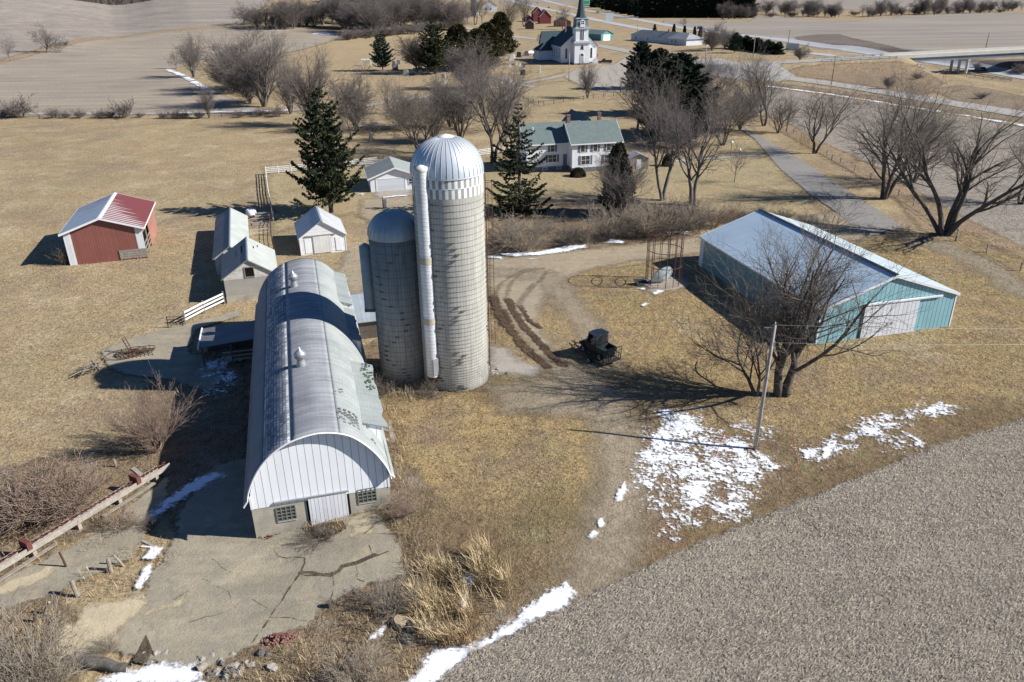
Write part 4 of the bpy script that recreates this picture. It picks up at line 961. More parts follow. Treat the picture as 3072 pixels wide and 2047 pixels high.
# ---------------------------------------------------------------- garage
M_sidew = ribbed('white_vinyl_siding', (.85, .86, .87), (.81, .82, .84), 2, .2, dark=.88, width=.1, rough=.5, grain=.02)
def garage():
    w, l, he, hr = 8.4, 8.6, 2.5, 4.05
    t = place('garage', 'white two car garage with a grey green shingle roof and closed wide door', 'garage', -23.53, 130.26, .23)
    gable_body(t, w, l, he, hr, M_sidew); gable_roof(t, w, l, he, hr, .45, (M_shing_g, mat('grey_green_shingle_flat', (.30, .33, .31), (.26, .285, .27), 1)), .1, .45, None, M_trimw)
    F = front(); m = MB(); F.box(m, 1.05, 5.8, .05, 2.2, .003, .03); d = m.build('door', ribbed('pale_garage_door', (.62, .66, .68), (.6, .63, .66), 2, .54, dark=.85, width=.03), t)
    m = MB(); F.box(m, .9, 1.05, 0, 2.3, .003, .06); F.box(m, 5.8, 5.95, 0, 2.3, .003, .06); F.box(m, 1.05, 5.8, 2.2, 2.32, .003, .06); split_build(m, 'door_frame', M_trimw, t)
    window(t, F, 6.5, 7.1, 1.1, 1.9)
garage()

# ---------------------------------------------------------------- lean-tos of the barn
def leantos():
    q = BARN_O + BUX * 8.75 + BUY * 27.0; t = thing('feed_room', 'low grey metal roofed shed joining the barn to the small silo', 'shed', (q[0], q[1], Tz(q) - .3), BARN_A)
    m = MB(); m.box(0, 6.4, 0, 7.0, 0, 2.2); m.build('wall', M_woodd, t)
    M = ribbed('grey_metal_roof', (.38, .43, .47), (.33, .37, .40), 0, .42, dark=.72, width=.05, metal=.25)
    for nm, a, b in (('roof', (-.3, 2.2), (5.2, 3.0)), ('roof', (5.2, 3.0), (7.2, 2.3))):
        m = MB(); slab(m, (-.1, a[0], a[1]), (6.5, a[0], a[1]), (6.5, b[0], b[1]), (-.1, b[0], b[1]), .06); m.build(nm, M, t)
    # open lean-to on the west side
    q = BARN_O + BUY * 26.6
    t = thing('open_lean_to', 'low open lean-to with a dark ribbed roof on the shaded side of the barn', 'lean-to', (q[0], q[1], 0), BARN_A)
    Md = ribbed('dark_ribbed_roof', (.14, .145, .15), (.10, .10, .105), 1, .42, dark=2.0, width=.12, rough=.5)
    m = MB(); slab(m, (-5.3, .1, 2.25), (-.02, .1, 2.55), (-.02, 4.6, 2.55), (-5.3, 4.6, 2.25), .07); m.build('roof', Md, t)
    m = MB(); m.box(-5.42, -5.31, .0, 4.7, 2.1, 2.33); m.build('fascia', M_trimw, t)
    for yy in (.3, 4.2):
        for xx in (-5.1, -2.6):
            m = MB(); m.box(xx - .07, xx + .07, yy - .07, yy + .07, -.1, 2.2); m.build('post', M_woodd, t)
    m = MB()
    for z in (.5, .9, 1.3): m.box(-3.4, -.1, .25, .31, z, z + .15)
    split_build(m, 'rails', M_wood, t); m = MB(); m.box(-5.2, -.05, 4.2, 4.3, 0, 2.3); m.build('back_wall', M_woodd, t)
leantos()

# ---------------------------------------------------------------- farmhouse
M_hroof = mat('green_grey_shingles', (.15, .185, .178), (.12, .155, .15), 1.2, fine=.14, fscale=6, bump=.3)
M_shut = mat('blue_grey_shutter', (.16, .20, .25), (.13, .17, .21), 2)
M_brick = mat('old_brick', (.27, .15, .12), (.20, .13, .11), 4, fine=.25, fscale=10, bump=.4)
M_stone = mat('foundation_stone', (.20, .20, .20), (.14, .14, .15), 3, fine=.2)
def xgable(t, x0, x1, y0, y1, he, hr, ov, wall, roof, base=.9, name=''):
    """a wing whose ridge runs along x"""
    ym = (y0 + y1) / 2
    m = MB(); m.prism([(x0, y0, base), (x0, y1, base), (x0, y1, he), (x0, ym, hr), (x0, y0, he)], (0, 0, 0), (x1 - x0, 0, 0)); m.build('wall', wall, t)
    m = MB(); m.box(x0 - .03, x1 + .03, y0 - .03, y1 + .03, -.3, base); m.build('foundation', M_stone, t)
    s = (hr - he) / (ym - y0)
    for sg in (-1, 1):
        ye = ym + sg * (ym - y0 + ov); ze = he - ov * s + .12
        m = MB(); slab(m, (x0 - ov, ye, ze), (x1 + ov, ye, ze), (x1 + ov, ym, hr + .12), (x0 - ov, ym, hr + .12), .1); m.build('roof', roof, t)
        m = MB(); m.box(x0 - ov, x1 + ov, min(ye, ye + sg * .05), max(ye, ye + sg * .05), ze - .24, ze - .02); m.build('gutter', M_trimw, t)
        for xx in (x0 - ov - .04, x1 + ov):
            m = MB(); m.prism([(xx, ye, ze), (xx, ym, hr + .13), (xx, ym, hr - .12), (xx, ye, ze - .25)], (0, 0, 0), (.04, 0, 0)); m.build('rake_trim', M_trimw, t)
def farmhouse():
    t = place('farmhouse', 'white two storey farmhouse with green shingle roofs and blue grey shutters', 'house', 11.5, 143.4, .22)
    xgable(t, 0, 9.3, 0, 8.2, 5.5, 8.5, .4, M_sidew, M_hroof)
    xgable(t, -8.0, 3.0, 2.6, 10.6, 5.3, 8.2, .4, M_sidew, M_hroof)
    # rear wing, ridge running back
    m = MB(); m.prism([(2.3, 8.3, 0), (7.2, 8.3, 0), (7.2, 8.3, 6.0), (4.75, 8.3, 8.9), (2.3, 8.3, 6.0)], (0, 0, 0), (0, 8.2, 0)); m.build('wall', M_sidew, t)
    for sg in (-1, 1):
        m = MB(); slab(m, (4.75, 5.0, 9.0), (4.75, 16.8, 9.0), (4.75 + sg * 2.85, 16.8, 5.65), (4.75 + sg * 2.85, 5.0, 5.65), .1); m.build('roof', M_hroof, t)
    for x, y, z in ((.35, 4.1, 8.2), (7.9, 8.6, 7.6)):
        m = MB(); m.box(x - .3, x + .3, y - .3, y + .3, z - 1.6, z + 1.5); m.box(x - .36, x + .36, y - .36, y + .36, z + 1.5, z + 1.65); m.build('chimney', M_brick, t)
    F = front()
    for x in (1.6, 4.0): window(t, F, x, x + .75, 3.75, 5.1, nz=2, shutters=M_shut)
    window(t, F, 1.75, 3.35, 1.45, 3.0, nx=2, nz=2, shutters=M_shut); window(t, F, 6.6, 7.35, 3.75, 5.1, shutters=M_shut); window(t, F, 6.2, 7.6, 1.45, 3.0, nx=2, shutters=M_shut)
    L = Face((-8.0, 2.6, 0), (1, 0, 0), (0, -1, 0))
    window(t, L, 4.6, 5.3, 3.6, 4.95, shutters=M_shut); window(t, L, 4.2, 5.7, 1.7, 3.0, nx=2, shutters=M_shut)
    window(t, L, 3.1, 3.9, .35, .7, nz=1); window(t, L, 5.9, 6.6, .35, .7, nz=1)
    m = MB(); L.box(m, 7.0, 7.75, .9, 3.0, .003, .06); m.build('door', M_shut, t)
    for xx, F2 in ((0, front()),):
        m = MB(); F2.box(m, -.03, .1, .9, 5.5, .003, .03); m.build('corner_board', M_trimw, t)
    m = MB(); m.tube([(-6.2, 5.0, 7.3), (-6.2, 5.0, 7.8)], .12, 8); m.build('vent_pipe', M_trimw, t)
farmhouse()
def porch():
    p = G(1912, 510); t = place('garden_shed', 'small weathered shed with a purplish roof beside the farmhouse', 'shed', p[0] - 1.5, p[1], .13)
    gable_body(t, 3.6, 3.0, 2.1, 2.9, M_wood); gable_roof(t, 3.6, 3.0, 2.1, 2.9, .25, (mat('mauve_shingles', (.26, .25, .30), (.22, .21, .25), 2),), .08)
    m = MB(); front().box(m, 1.3, 2.2, 0, 1.9, .003, .05); m.build('door', M_trimw, t)
porch()

# ---------------------------------------------------------------- church
M_churchr = mat('dark_green_slate', (.045, .075, .085), (.035, .058, .066), 1.5, fine=.15, bump=.2)
M_coppr = mat('grey_green_metal', (.22, .26, .26), (.16, .19, .195), 1, fine=.1)
M_pale = mat('pale_grey_metal', (.50, .53, .54), (.42, .45, .46), 1)
def arch_window(t, F, x, z0, w, h, fr=M_trimw, n=1):
    """pointed window"""
    def shp(e, d): 
        pts = [(x - w / 2 - e, z0 - e)] + [(x + w / 2 + e, z0 - e)]
        hs = z0 + h - w * .9
        for i in range(6): f = i / 5; pts.append((x + (w / 2 + e) * math.cos(f * math.pi / 2) ** .8 if i < 5 else x, hs + (w * .9 + e) * math.sin(f * math.pi / 2)))
        for i in range(4, -1, -1): f = i / 5; pts.append((x - (w / 2 + e) * math.cos(f * math.pi / 2) ** .8, hs + (w * .9 + e) * math.sin(f * math.pi / 2)))
        return [F.p(a, b, d) for a, b in pts]
    m = MB(); m.prism(shp(.12, .003), (0, 0, 0), F.n * .05); o = m.build('window', fr, t)
    m = MB(); m.prism(shp(0, .055), (0, 0, 0), F.n * .02)
    m.build('pane', M_glass, o)
def church():
    p = G(1723, 195); pr = G(1768, 195); a = .2
    W_ = 6.6
    t = thing('church', 'white wooden church with a tall dark steeple and dark green roofs', 'church', (p[0], p[1], p[2]), a)
    S = M_sidew
    # tower
    m = MB(); m.box(0, W_, 0, 6.0, .6, 8.6); m.build('tower', S, t)
    m = MB(); m.box(-.15, W_ + .15, -.15, 6.15, -.3, .6); m.build('tower_base', M_stone, t)
    m = MB()
    for (z, o, hh) in ((8.6, .55, .35), (8.95, .25, .45)): m.box(-o, W_ + o, -o, 6 + o, z, z + hh)
    m.build('tower_cornice', M_pale, t)
    m = MB(); m.box(.55, W_ - .55, .55, 5.45, 9.4, 14.3); m.build('belfry', S, t)
    m = MB(); m.box(.0, W_, .0, 6.0, 14.3, 14.6); m.box(.2, W_ - .2, .2, 5.8, 14.6, 14.85); m.build('belfry_cornice', M_pale, t)
    c = W_ / 2, 3.0
    def sq(r, z): return [(c[0] - r, c[1] - r, z), (c[0] + r, c[1] - r, z), (c[0] + r, c[1] + r, z), (c[0] - r, c[1] + r, z)]
    def loft(name, prof, mt):
        m = MB(); v = [q for r, z in prof for q in sq(r, z)]; f = []
        for i in range(len(prof) - 1):
            for j in range(4): f.append((i * 4 + j, i * 4 + (j + 1) % 4, i * 4 + 4 + (j + 1) % 4, i * 4 + 4 + j))
        m.add(v, f + [(0, 1, 2, 3)]); return m.build(name, mt, t)
    loft('mansard', [(2.75, 14.85), (2.55, 15.6), (2.45, 18.0)], M_coppr)
    loft('mansard_cornice', [(2.55, 18.0), (2.75, 18.15), (2.75, 18.35), (2.4, 18.45)], M_pale)
    # octagonal spire, flared at its foot
    m = MB(); prf = [(2.9, 18.45), (2.15, 19.0), (1.65, 20.6), (1.25, 23.2), (.8, 27.0), (.35, 30.6), (.06, 33.0)]
    m.lathe(prf, 8, c[0], c[1], 0, math.pi / 8, math.pi / 8 + 2 * math.pi); sp = m.build('spire', M_churchr, t)
    m = MB(); m.lathe([(.12, 33.0), (.16, 33.2), (.0, 33.4)], 8, *c); m.tube([(c[0], c[1], 33.3), (c[0], c[1], 34.4)], .04, 5); m.build('finial', M_pale, sp)
    F = front()
    Fd = Face((0, .56, 0), (1, 0, 0), (0, -1, 0)); Fm = Face((0, .42, 0), (1, 0, 0), (0, -1, 0))
    arch_window(t, Face((0, .55, 0), (1, 0, 0), (0, -1, 0)), 2.85, 9.8, .62, 4.0); arch_window(t, Face((0, .55, 0), (1, 0, 0), (0, -1, 0)), 3.75, 9.8, .62, 4.0)
    arch_window(t, F, 3.3, 6.0, 1.2, 1.8)
    m = MB(); m.prism([F.p(x, z, .0) for x, z in [(2.35, .6), (4.25, .6), (4.25, 3.9), (3.9, 4.6), (3.3, 4.9), (2.7, 4.6), (2.35, 3.9)]], (0, 0, 0), (0, -.1, 0)); d = m.build('door_surround', M_trimw, t)
    for x0 in (2.6, 3.33):
        m = MB(); F.box(m, x0, x0 + .67, .65, 3.4, .1, .14); m.build('door', mat('grey_door', (.45, .47, .5), None, 2), t)
    m = MB(); m.prism([F.p(x, z, .1) for x, z in [(2.6, 3.5), (4.0, 3.5), (3.85, 4.2), (3.3, 4.55), (2.75, 4.2)]], (0, 0, 0), (0, -.03, 0)); m.build('fanlight', M_glass, d)
    m = MB(); m.box(1.8, 4.8, -1.4, -.15, -.1, .3); m.box(2.1, 4.5, -.9, -.15, .3, .58); m.build('steps', M_stone, t)
    # round louvre of the mansard
    m = MB(); pts = [(3.3 + 1.05 * math.cos(q), 16.7 + 1.15 * math.sin(q)) for q in np.linspace(0, 2 * math.pi, 20, endpoint=False)]
    m.prism([(x, .15, z) for x, z in pts], (0, 0, 0), (0, -.12, 0)); m.box(2.2, 4.4, .03, .2, 15.0, 15.8); o = m.build('round_louvre', M_trimw, t)
    m = MB()
    for q in range(4):
        aa = q * math.pi / 2 + math.pi / 4; m.prism([(3.3 + .5 * math.cos(aa) + .3 * math.cos(b), .03, 16.7 + .5 * math.sin(aa) + .3 * math.sin(b)) for b in np.linspace(0, 2 * math.pi, 10, endpoint=False)], (0, 0, 0), (0, -.03, 0))
    m.build('louvre_opening', M_void, o)
    m = MB(); m.prism([(-.0, .2, 15.0), (.0, 5.8, 15.0), (0, 5.6, 17.2), (0, .4, 17.2)], (.45, 0, 0), (.5, 0, 0)); 
    # nave, running back with its ridge along y
    x0, x1, y0, y1 = -4.6, 11.2, 4.6, 24.0; he, hr = 7.4, 14.2; xm = (x0 + x1) / 2
    m = MB(); m.prism([(x0, y0, .6), (x1, y0, .6), (x1, y0, he), (xm, y0, hr), (x0, y0, he)], (0, 0, 0), (0, y1 - y0, 0)); m.build('nave', S, t)
    m = MB(); m.box(x0 - .1, x1 + .1, y0 - .1, y1 + .1, -.3, .6); m.build('foundation', M_stone, t)
    s = (hr - he) / (xm - x0)
    for sg in (-1, 1):
        xe = xm + sg * (xm - x0 + .5)
        m = MB(); slab(m, (xm, y0 - .5, hr + .15), (xm, y1 + .5, hr + .15), (xe, y1 + .5, he - .5 * s + .15), (xe, y0 - .5, he - .5 * s + .15), .15); m.build('roof', M_churchr, t)
    Lf = Face((x0, y1, 0), (0, -1, 0), (-1, 0, 0))
    for k in range(4): arch_window(t, Lf, 3.2 + k * 3.6 + (2 if k else 2), 2.2, 1.0, 4.3)
    Fn = Face((x0, y0, 0), (1, 0, 0), (0, -1, 0)); arch_window(t, Fn, 2.2, 2.2, .9, 4.2); arch_window(t, Fn, 13.4, 2.2, .9, 4.2)
    m = MB(); m.box(xm - 3.2, xm - 2.6, 16, 16.6, 10, 16.6); m.build('chimney', mat('tan_brick', (.30, .18, .11), (.24, .14, .09), 4), t)
    # vestry with a hipped roof at the back left, and the cross wing behind
    m = MB(); m.box(x0 - 6.2, x0 - .01, y1 - 4.0, y1 + 5.5, .6, 4.6); m.build('vestry', S, t)
    m = MB(); m.box(x0 - 6.3, x0 - .02, y1 - 4.1, y1 + 5.6, -.3, .6); m.build('foundation', M_stone, t)
    m = MB(); A = [(x0 - 6.7, y1 - 4.5, 4.5), (x0, y1 - 4.5, 4.5), (x0, y1 + 6, 4.5), (x0 - 6.7, y1 + 6, 4.5)]; B = [(x0 - 3.2, y1 - 1.2, 7.2), (x0, y1 - 1.2, 7.2), (x0, y1 + 2.8, 7.2), (x0 - 3.2, y1 + 2.8, 7.2)]
    m.add(A + B, [(0, 1, 5, 4), (1, 2, 6, 5), (2, 3, 7, 6), (3, 0, 4, 7), (4, 5, 6, 7), (3, 2, 1, 0)]); m.build('vestry_roof', M_churchr, t)
    m = MB(); m.prism([(x0 - 2.8, y1 + .05, .6), (x0 - 2.8, y1 + 8.5, .6), (x0 - 2.8, y1 + 8.5, 6.8), (x0 - 2.8, y1 + 4.3, 12.0), (x0 - 2.8, y1 + .05, 6.8)], (0, 0, 0), (x1 - x0 + 3, 0, 0)); m.build('transept', S, t)
    for sg in (-1, 1):
        ye = y1 + 4.3 + sg * 4.75
        m = MB(); slab(m, (x0 - 3.2, ye, 6.5), (x1 + .6, ye, 6.5), (x1 + .6, y1 + 4.3, 12.2), (x0 - 3.2, y1 + 4.3, 12.2), .15); m.build('transept_roof', M_churchr, t)
church()

# ---------------------------------------------------------------- far buildings
M_tealg = ribbed('far_teal_steel', (.12, .30, .30), (.10, .26, .26), 0, .5, dark=.8, width=.05)
M_froof = mat('far_grey_roof', (.22, .24, .25), (.18, .20, .21), .3)
M_barnred = mat('barn_red', (.22, .05, .045), (.17, .045, .04), .5)
M_barnrdk = mat('weathered_red_boards', (.16, .085, .07), (.12, .07, .06), .6)
M_dkroof = mat('dark_shingles', (.06, .07, .075), (.05, .055, .06), .6)
M_tin = mat('bright_tin_roof', (.55, .56, .58), (.40, .38, .37), .4)
def simple(name, label, cat_, uv, w, l, he, hr, a, wall, roof, door=None, group=None, dmat=None, wins=(), trim=None):
    p = G(*uv); t = place(name, label, cat_, p[0], p[1], a, group)
    gable_body(t, w, l, he, hr, wall); gable_roof(t, w, l, he, hr, .4, (roof,), .15, .4, None, trim)
    F = front()
    if door: m = MB(); F.box(m, door[0], door[1], 0, door[2], .01, .08); m.build('door', dmat or M_white, t)
    for x0, x1, z0, z1 in wins: window(t, F, x0, x1, z0, z1, nx=2)
    return t
simple('garage', 'teal steel garage with a white door across the road behind the church', 'garage', (1803, 123), 9.6, 16.5, 3.6, 5.6, .62, M_tealg, mat('dull_teal_roof', (.16, .22, .23), (.13, .18, .19), .4), (1.8, 7.2, 3.3))  # roof a dull teal grey in two close tones
def ranch():
    p = G(1893, 121); q = G(2052, 138); a = math.atan2(q[1] - p[1], q[0] - p[0]) + .06
    L = float(np.hypot(*(q - p)[:2]))
    t = place('ranch_house', 'long single storey pale house with grey hipped roofs near the highway', 'house', p[0], p[1], a)
    Wm = mat('pale_house_siding', (.60, .64, .68), (.54, .57, .6), .5)
    m = MB(); m.box(0, L * .72, 0, 9, 0, 3.2); m.box(L * .72, L, -2, 9, 0, 3.2); m.build('wall', Wm, t)
    m = MB(); e = .7; A = [(-e, -e, 3.1), (L * .74, -e, 3.1), (L * .74, 9 + e, 3.1), (-e, 9 + e, 3.1)]; B = [(4.5, 4.4, 6.0), (L * .74, 4.4, 6.0)]
    m.add(A + B, [(0, 1, 5, 4), (2, 3, 4, 5), (3, 0, 4), (3, 2, 1, 0)]); m.build('roof', M_froof, t)
    m = MB(); A = [(L * .70, -2 - e, 3.12), (L + e, -2 - e, 3.12), (L + e, 9 + e, 3.12), (L * .70, 9 + e, 3.12)]; B = [(L * .76, 3.5, 6.1), (L - 4.5, 3.5, 6.1)]
    m.add(A + B, [(0, 1, 5, 4), (1, 2, 5), (2, 3, 4, 5), (3, 0, 4), (3, 2, 1, 0)]); m.build('roof', mat('lighter_grey_roof', (.30, .32, .33), None, .4), t)
    F = Face((L * .72, -2, 0), (1, 0, 0), (0, -1, 0))
    for x in (2.0, 5.2): window(t, F, x, x + 1.6, 1.1, 2.4, nx=2)
    for x in (4, 10, 16): window(t, front(), x, x + 1.8, 1.0, 2.3, nx=2)
    m = MB(); m.box(L * .55, L * .55 + 1, 4, 5, 5, 7.2); m.build('chimney', M_brick, t)
ranch()
simple('red_barn', 'taller narrow red barn with white trim behind the church', 'barn', (1600, 66), 9, 12, 7.5, 12, .12, M_barnred, M_dkroof, trim=M_trimw, group='small red farm buildings behind the church')
simple('red_barn', 'wide red barn with white edged dark roof behind the church', 'barn', (1619, 72), 10, 12, 6.0, 11, .1, M_barnred, M_dkroof, trim=M_trimw, group='small red farm buildings behind the church')
simple('red_shed', 'tiny dark roofed red shed left of the red barns', 'shed', (1574, 66), 8, 9, 3, 5.5, .1, M_barnred, M_dkroof, trim=M_trimw, group='small red farm buildings behind the church')
simple('red_shed', 'small brownish red shed standing in front of the red barns', 'shed', (1576, 88), 6.4, 6, 4, 6.6, -.12, M_barnrdk, M_dkroof, trim=M_trimw, group='small red farm buildings behind the church')
simple('red_shed', 'low brown double door shed nearest the steeple', 'shed', (1664, 81), 13, 11, 3.6, 7.0, .02, M_barnrdk, M_dkroof, (4.2, 8.2, 2.9), group='small red farm buildings behind the church', dmat=M_barnred)
simple('red_barn', 'distant red barn with a shining tin roof among bare trees', 'barn', (1296, 53), 16, 16, 5.5, 11, .05, M_barnrdk, M_tin)
simple('red_barn', 'distant bright red barn with a white door among bare trees', 'barn', (1331, 52), 16, 14, 6.5, 10, -.05, mat('bright_barn_red', (.40, .05, .05), (.34, .05, .05), .4), M_barnred, (3, 8, 6))
simple('farm_house', 'distant white farmhouse with a dark roof behind the trees', 'house', (1448, 36), 18, 12, 7, 13, .05, M_white, M_dkroof, wins=((3, 5, 2, 4), (9, 11, 2, 4)))
def farsilo():
    p = G(1425, 50); t = place('silo', 'distant pale grey silo beside a white farmhouse', 'silo', p[0], p[1], 0)
    m = MB(); m.lathe([(4.2, 0), (4.2, 26)], 24); m.build('stave_wall', mat('far_silo_grey', (.36, .36, .36), (.3, .3, .3), .3), t, True)
    m = MB(); m.lathe([(4.3, 26), (3.6, 28), (2, 29.4), (0, 30)], 24); m.build('dome', M_galv, t, True)
farsilo()
simple('steel_building', 'far pale blue steel building at the top edge behind the thicket', 'building', (960, 9), 46, 30, 7, 11, .0, mat('pale_blue_steel', (.45, .55, .62), (.4, .5, .56), .2), M_froof)
# ================================================================ TREES AND SHRUBS
def bark(name, a, b):
    t = NT(name); p = t.objc(); n = t.noise(t.scale(p, 5, 5, 1.2), 1.0, 5, .7)
    col = t.mix(t.ramp(n, .35, .65), a, b); return t.done(t.bsdf(col, .95, 0, t.bump(n, .8, .06), .1))
M_bark = bark('grey_bark', (.21, .19, .165), (.13, .11, .095)); M_twig = mat('twigs', (.19, .165, .15), (.145, .12, .11), .5, rough=.95, fine=.2, bump=0)
M_barkd = bark('dark_bark', (.13, .11, .095), (.075, .062, .052)); M_twigd = mat('dark_twigs', (.175, .148, .122), (.125, .104, .086), .5, rough=.95, fine=.2, bump=0)
M_twigr = mat('reddish_twigs', (.31, .225, .17), (.235, .17, .13), .4, rough=.95, fine=.2, bump=0)
M_twigg = mat('pale_grey_twigs', (.32, .27, .205), (.24, .20, .155), .4, rough=.95, fine=.2, bump=0)

def tubes(S, n):
    """S rows: x0 y0 z0 x1 y1 z1 r0 r1 -> vertices and quads of tapered prisms"""
    S = np.asarray(S, float); p0, p1 = S[:, :3], S[:, 3:6]; d = p1 - p0; d /= np.linalg.norm(d, axis=1)[:, None] + 1e-9
    ref = np.where(np.abs(d[:, 2:3]) > .9, np.array([[1.0, 0, 0]]), np.array([[0, 0, 1.0]]))
    a = np.cross(d, ref); a /= np.linalg.norm(a, axis=1)[:, None]; b = np.cross(d, a)
    q = 2 * np.pi * np.arange(n) / n
    ring = a[:, None, :] * np.cos(q)[None, :, None] + b[:, None, :] * np.sin(q)[None, :, None]
    V = np.concatenate([p0[:, None, :] + ring * S[:, 6][:, None, None], p1[:, None, :] + ring * S[:, 7][:, None, None]], 1)
    k = len(S); j = np.arange(n); f = np.stack([j, (j + 1) % n, n + (j + 1) % n, n + j], 1)
    F = (np.arange(k) * 2 * n)[:, None, None] + f[None]
    return V.reshape(-1, 3), F.reshape(-1, 4)

def grow(seed, H, stems, kids, L0, tr, ang=.6, ratio=(.5, .75), up=.12, wob=.16, lean=.25, tstart=.3, minr=.012, lean0=None, sag=0.0, rat=None, angs=None):
    """a leafless tree: returns thick and thin segments scaled so that the top is at H"""
    r = random.Random(seed); thick, thin = [], []; NS = (8, 6, 5, 3, 3, 2)
    def norm(v): l = math.sqrt(v[0] ** 2 + v[1] ** 2 + v[2] ** 2) + 1e-9; return (v[0] / l, v[1] / l, v[2] / l)
    stack = []
    for s in range(stems):
        az = 2 * math.pi * (s + r.uniform(-.3, .3)) / max(stems, 1) + seed; ln = lean * r.uniform(.5, 1.2) if stems > 1 else lean * r.uniform(0, .5)
        if lean0: az, ln = lean0[s % len(lean0)]
        off = .55 * tr * (stems > 1)
        stack.append(((off * math.cos(az), off * math.sin(az), -.2), norm((math.cos(az) * ln, math.sin(az) * ln, 1)), L0 * r.uniform(.85, 1.1), tr * r.uniform(.8, 1.1), 0))
    last = len(kids)
    while stack:
        p, d, L, rad, lev = stack.pop()
        n = NS[lev]; st = L / n; re = rad * (.45 if lev == 0 else .35 if lev < last else .3); pts = [(p, d, rad)]
        for i in range(n):
            u = up * (1 if lev < 2 else .6) - sag * (lev >= 2)
            w = wob * (1 + .25 * lev)
            d = norm((d[0] + r.gauss(0, w), d[1] + r.gauss(0, w), d[2] + r.gauss(0, w) + u))
            q = (p[0] + d[0] * st, p[1] + d[1] * st, p[2] + d[2] * st); r0 = rad + (re - rad) * i / n; r1 = rad + (re - rad) * (i + 1) / n
            (thick if lev <= 1 else thin).append((*p, *q, max(r0, minr), max(r1, minr * .8)))
            p = q; pts.append((p, d, r1))
        if lev >= last: continue
        k = kids[lev]; k = max(1, int(round(k * r.uniform(.8, 1.2)))); ph = r.uniform(0, 6.28)
        for c in range(k):
            ts = tstart if lev == 0 else .22
            t = ts + (1 - ts) * (c + r.uniform(.2, 1)) / k
            if c == k - 1: t = 1.0
            x = min(t * n, n - 1e-6); i = int(x); f = x - i
            pa, pb = pts[i], pts[i + 1]; q = tuple(pa[0][j] + (pb[0][j] - pa[0][j]) * f for j in range(3)); dd = pb[1]; rr = pa[2] + (pb[2] - pa[2]) * f
            a = (angs[lev] if angs else ang) * r.uniform(.6, 1.25) * (.45 if (t >= 1.0) else 1); az = ph + c * 2.4 + r.uniform(-.4, .4)
            ref = (0, 0, 1) if abs(dd[2]) < .9 else (1, 0, 0)
            e1 = norm((dd[1] * ref[2] - dd[2] * ref[1], dd[2] * ref[0] - dd[0] * ref[2], dd[0] * ref[1] - dd[1] * ref[0]))
            e2 = (dd[1] * e1[2] - dd[2] * e1[1], dd[2] * e1[0] - dd[0] * e1[2], dd[0] * e1[1] - dd[1] * e1[0])
            ca, sa = math.cos(a), math.sin(a); cx, cy = math.cos(az), math.sin(az)
            nd = norm(tuple(dd[j] * ca + (e1[j] * cx + e2[j] * cy) * sa for j in range(3)))
            stack.append((q, nd, L * (rat[lev] * r.uniform(.75, 1.2) if rat else r.uniform(*ratio)) * ((1 - .45 * t) / .75 if (rat and lev > 0 and t < 1) else 1 if rat else (1 - .25 * (t if t < 1 else 0))), max(rr * r.uniform(.5, .72), minr), lev + 1))
    A = np.array(thick); B = np.array(thin); zm = float(np.percentile(B[:, 5], 99.2)); k = H / zm
    A[:, :6] *= k; 
    if len(B): B[:, :6] *= k
    return A, B

def tree_mesh(nm, A, B, mb, mt):
    V, F = tubes(A, 6); m1 = np_mesh(nm + '_trunk', V, F, mb, smooth=True)
    V, F = tubes(B, 3); m2 = np_mesh(nm + '_crown', V, F, mt)
    return m1, m2

PROTO = {}; BARE = ('vase', 'multi', 'elm', 'maple', 'brushy', 'oak', 'slim')
def proto(key, H, args, mb=None, mt=None):
    A, B = grow(H=H, **args); PROTO[key] = (*tree_mesh(key, A, B, mb or M_bark, mt or M_twig), H)
proto('vase', 16, dict(seed=1, stems=1, kids=(8, 9, 6, 4), L0=5, rat=(1.75, .42, .45, .5), angs=(.55, .75, .7, .6), tr=.36, lean=.1, tstart=.45, up=.05, wob=.09, minr=.012))
proto('multi', 15, dict(seed=2, stems=7, kids=(9, 8, 5, 3), L0=11, rat=(.5, .45, .45, .5), angs=(.5, .6, .6, .6), tr=.22, lean=.36, tstart=.18, up=.03, wob=.08, minr=.012))
proto('oak', 13, dict(seed=3, stems=1, kids=(10, 9, 7, 4), L0=4, rat=(1.7, .45, .5, .5), angs=(.82, .75, .7, .7), tr=.42, lean=.05, tstart=.4, up=.05, wob=.16, minr=.022))
proto('elm', 17, dict(seed=4, stems=2, kids=(6, 9, 6, 4), L0=6, rat=(1.6, .42, .45, .5), angs=(.5, .7, .7, .65), tr=.34, lean=.22, tstart=.4, up=.05, wob=.1, minr=.012), M_barkd, M_twigd)
proto('maple', 15, dict(seed=5, stems=3, kids=(6, 8, 6, 4), L0=5.5, rat=(1.5, .45, .45, .5), angs=(.6, .75, .7, .65), tr=.28, lean=.35, tstart=.35, up=.05, wob=.11, minr=.012), M_barkd, M_twigd)
proto('slim', 12, dict(seed=6, stems=1, kids=(14, 7, 5), L0=10, rat=(.42, .45, .5), angs=(.75, .7, .6), tr=.2, lean=.1, tstart=.2, up=.05, wob=.07, minr=.014))
proto('orchard', 6, dict(seed=7, stems=1, kids=(8, 8, 6, 4), L0=2.0, rat=(1.5, .5, .5, .5), angs=(1.0, .85, .75, .7), tr=.2, lean=.2, tstart=.5, up=.04, wob=.17, minr=.011), M_barkd, M_twigd)
proto('brushy', 12, dict(seed=8, stems=7, kids=(10, 8, 5, 3), L0=9, rat=(.5, .5, .5, .5), angs=(.55, .6, .6, .6), tr=.15, lean=.45, tstart=.1, up=.03, wob=.09, minr=.017))
proto('shrub', 3, dict(seed=9, stems=15, kids=(7, 5, 3), L0=2.2, rat=(.5,.5,.5), angs=(.5,.55,.6), tr=.03, lean=.8, tstart=.15, up=.03, wob=.09, minr=.008), M_twigg, M_twigg)
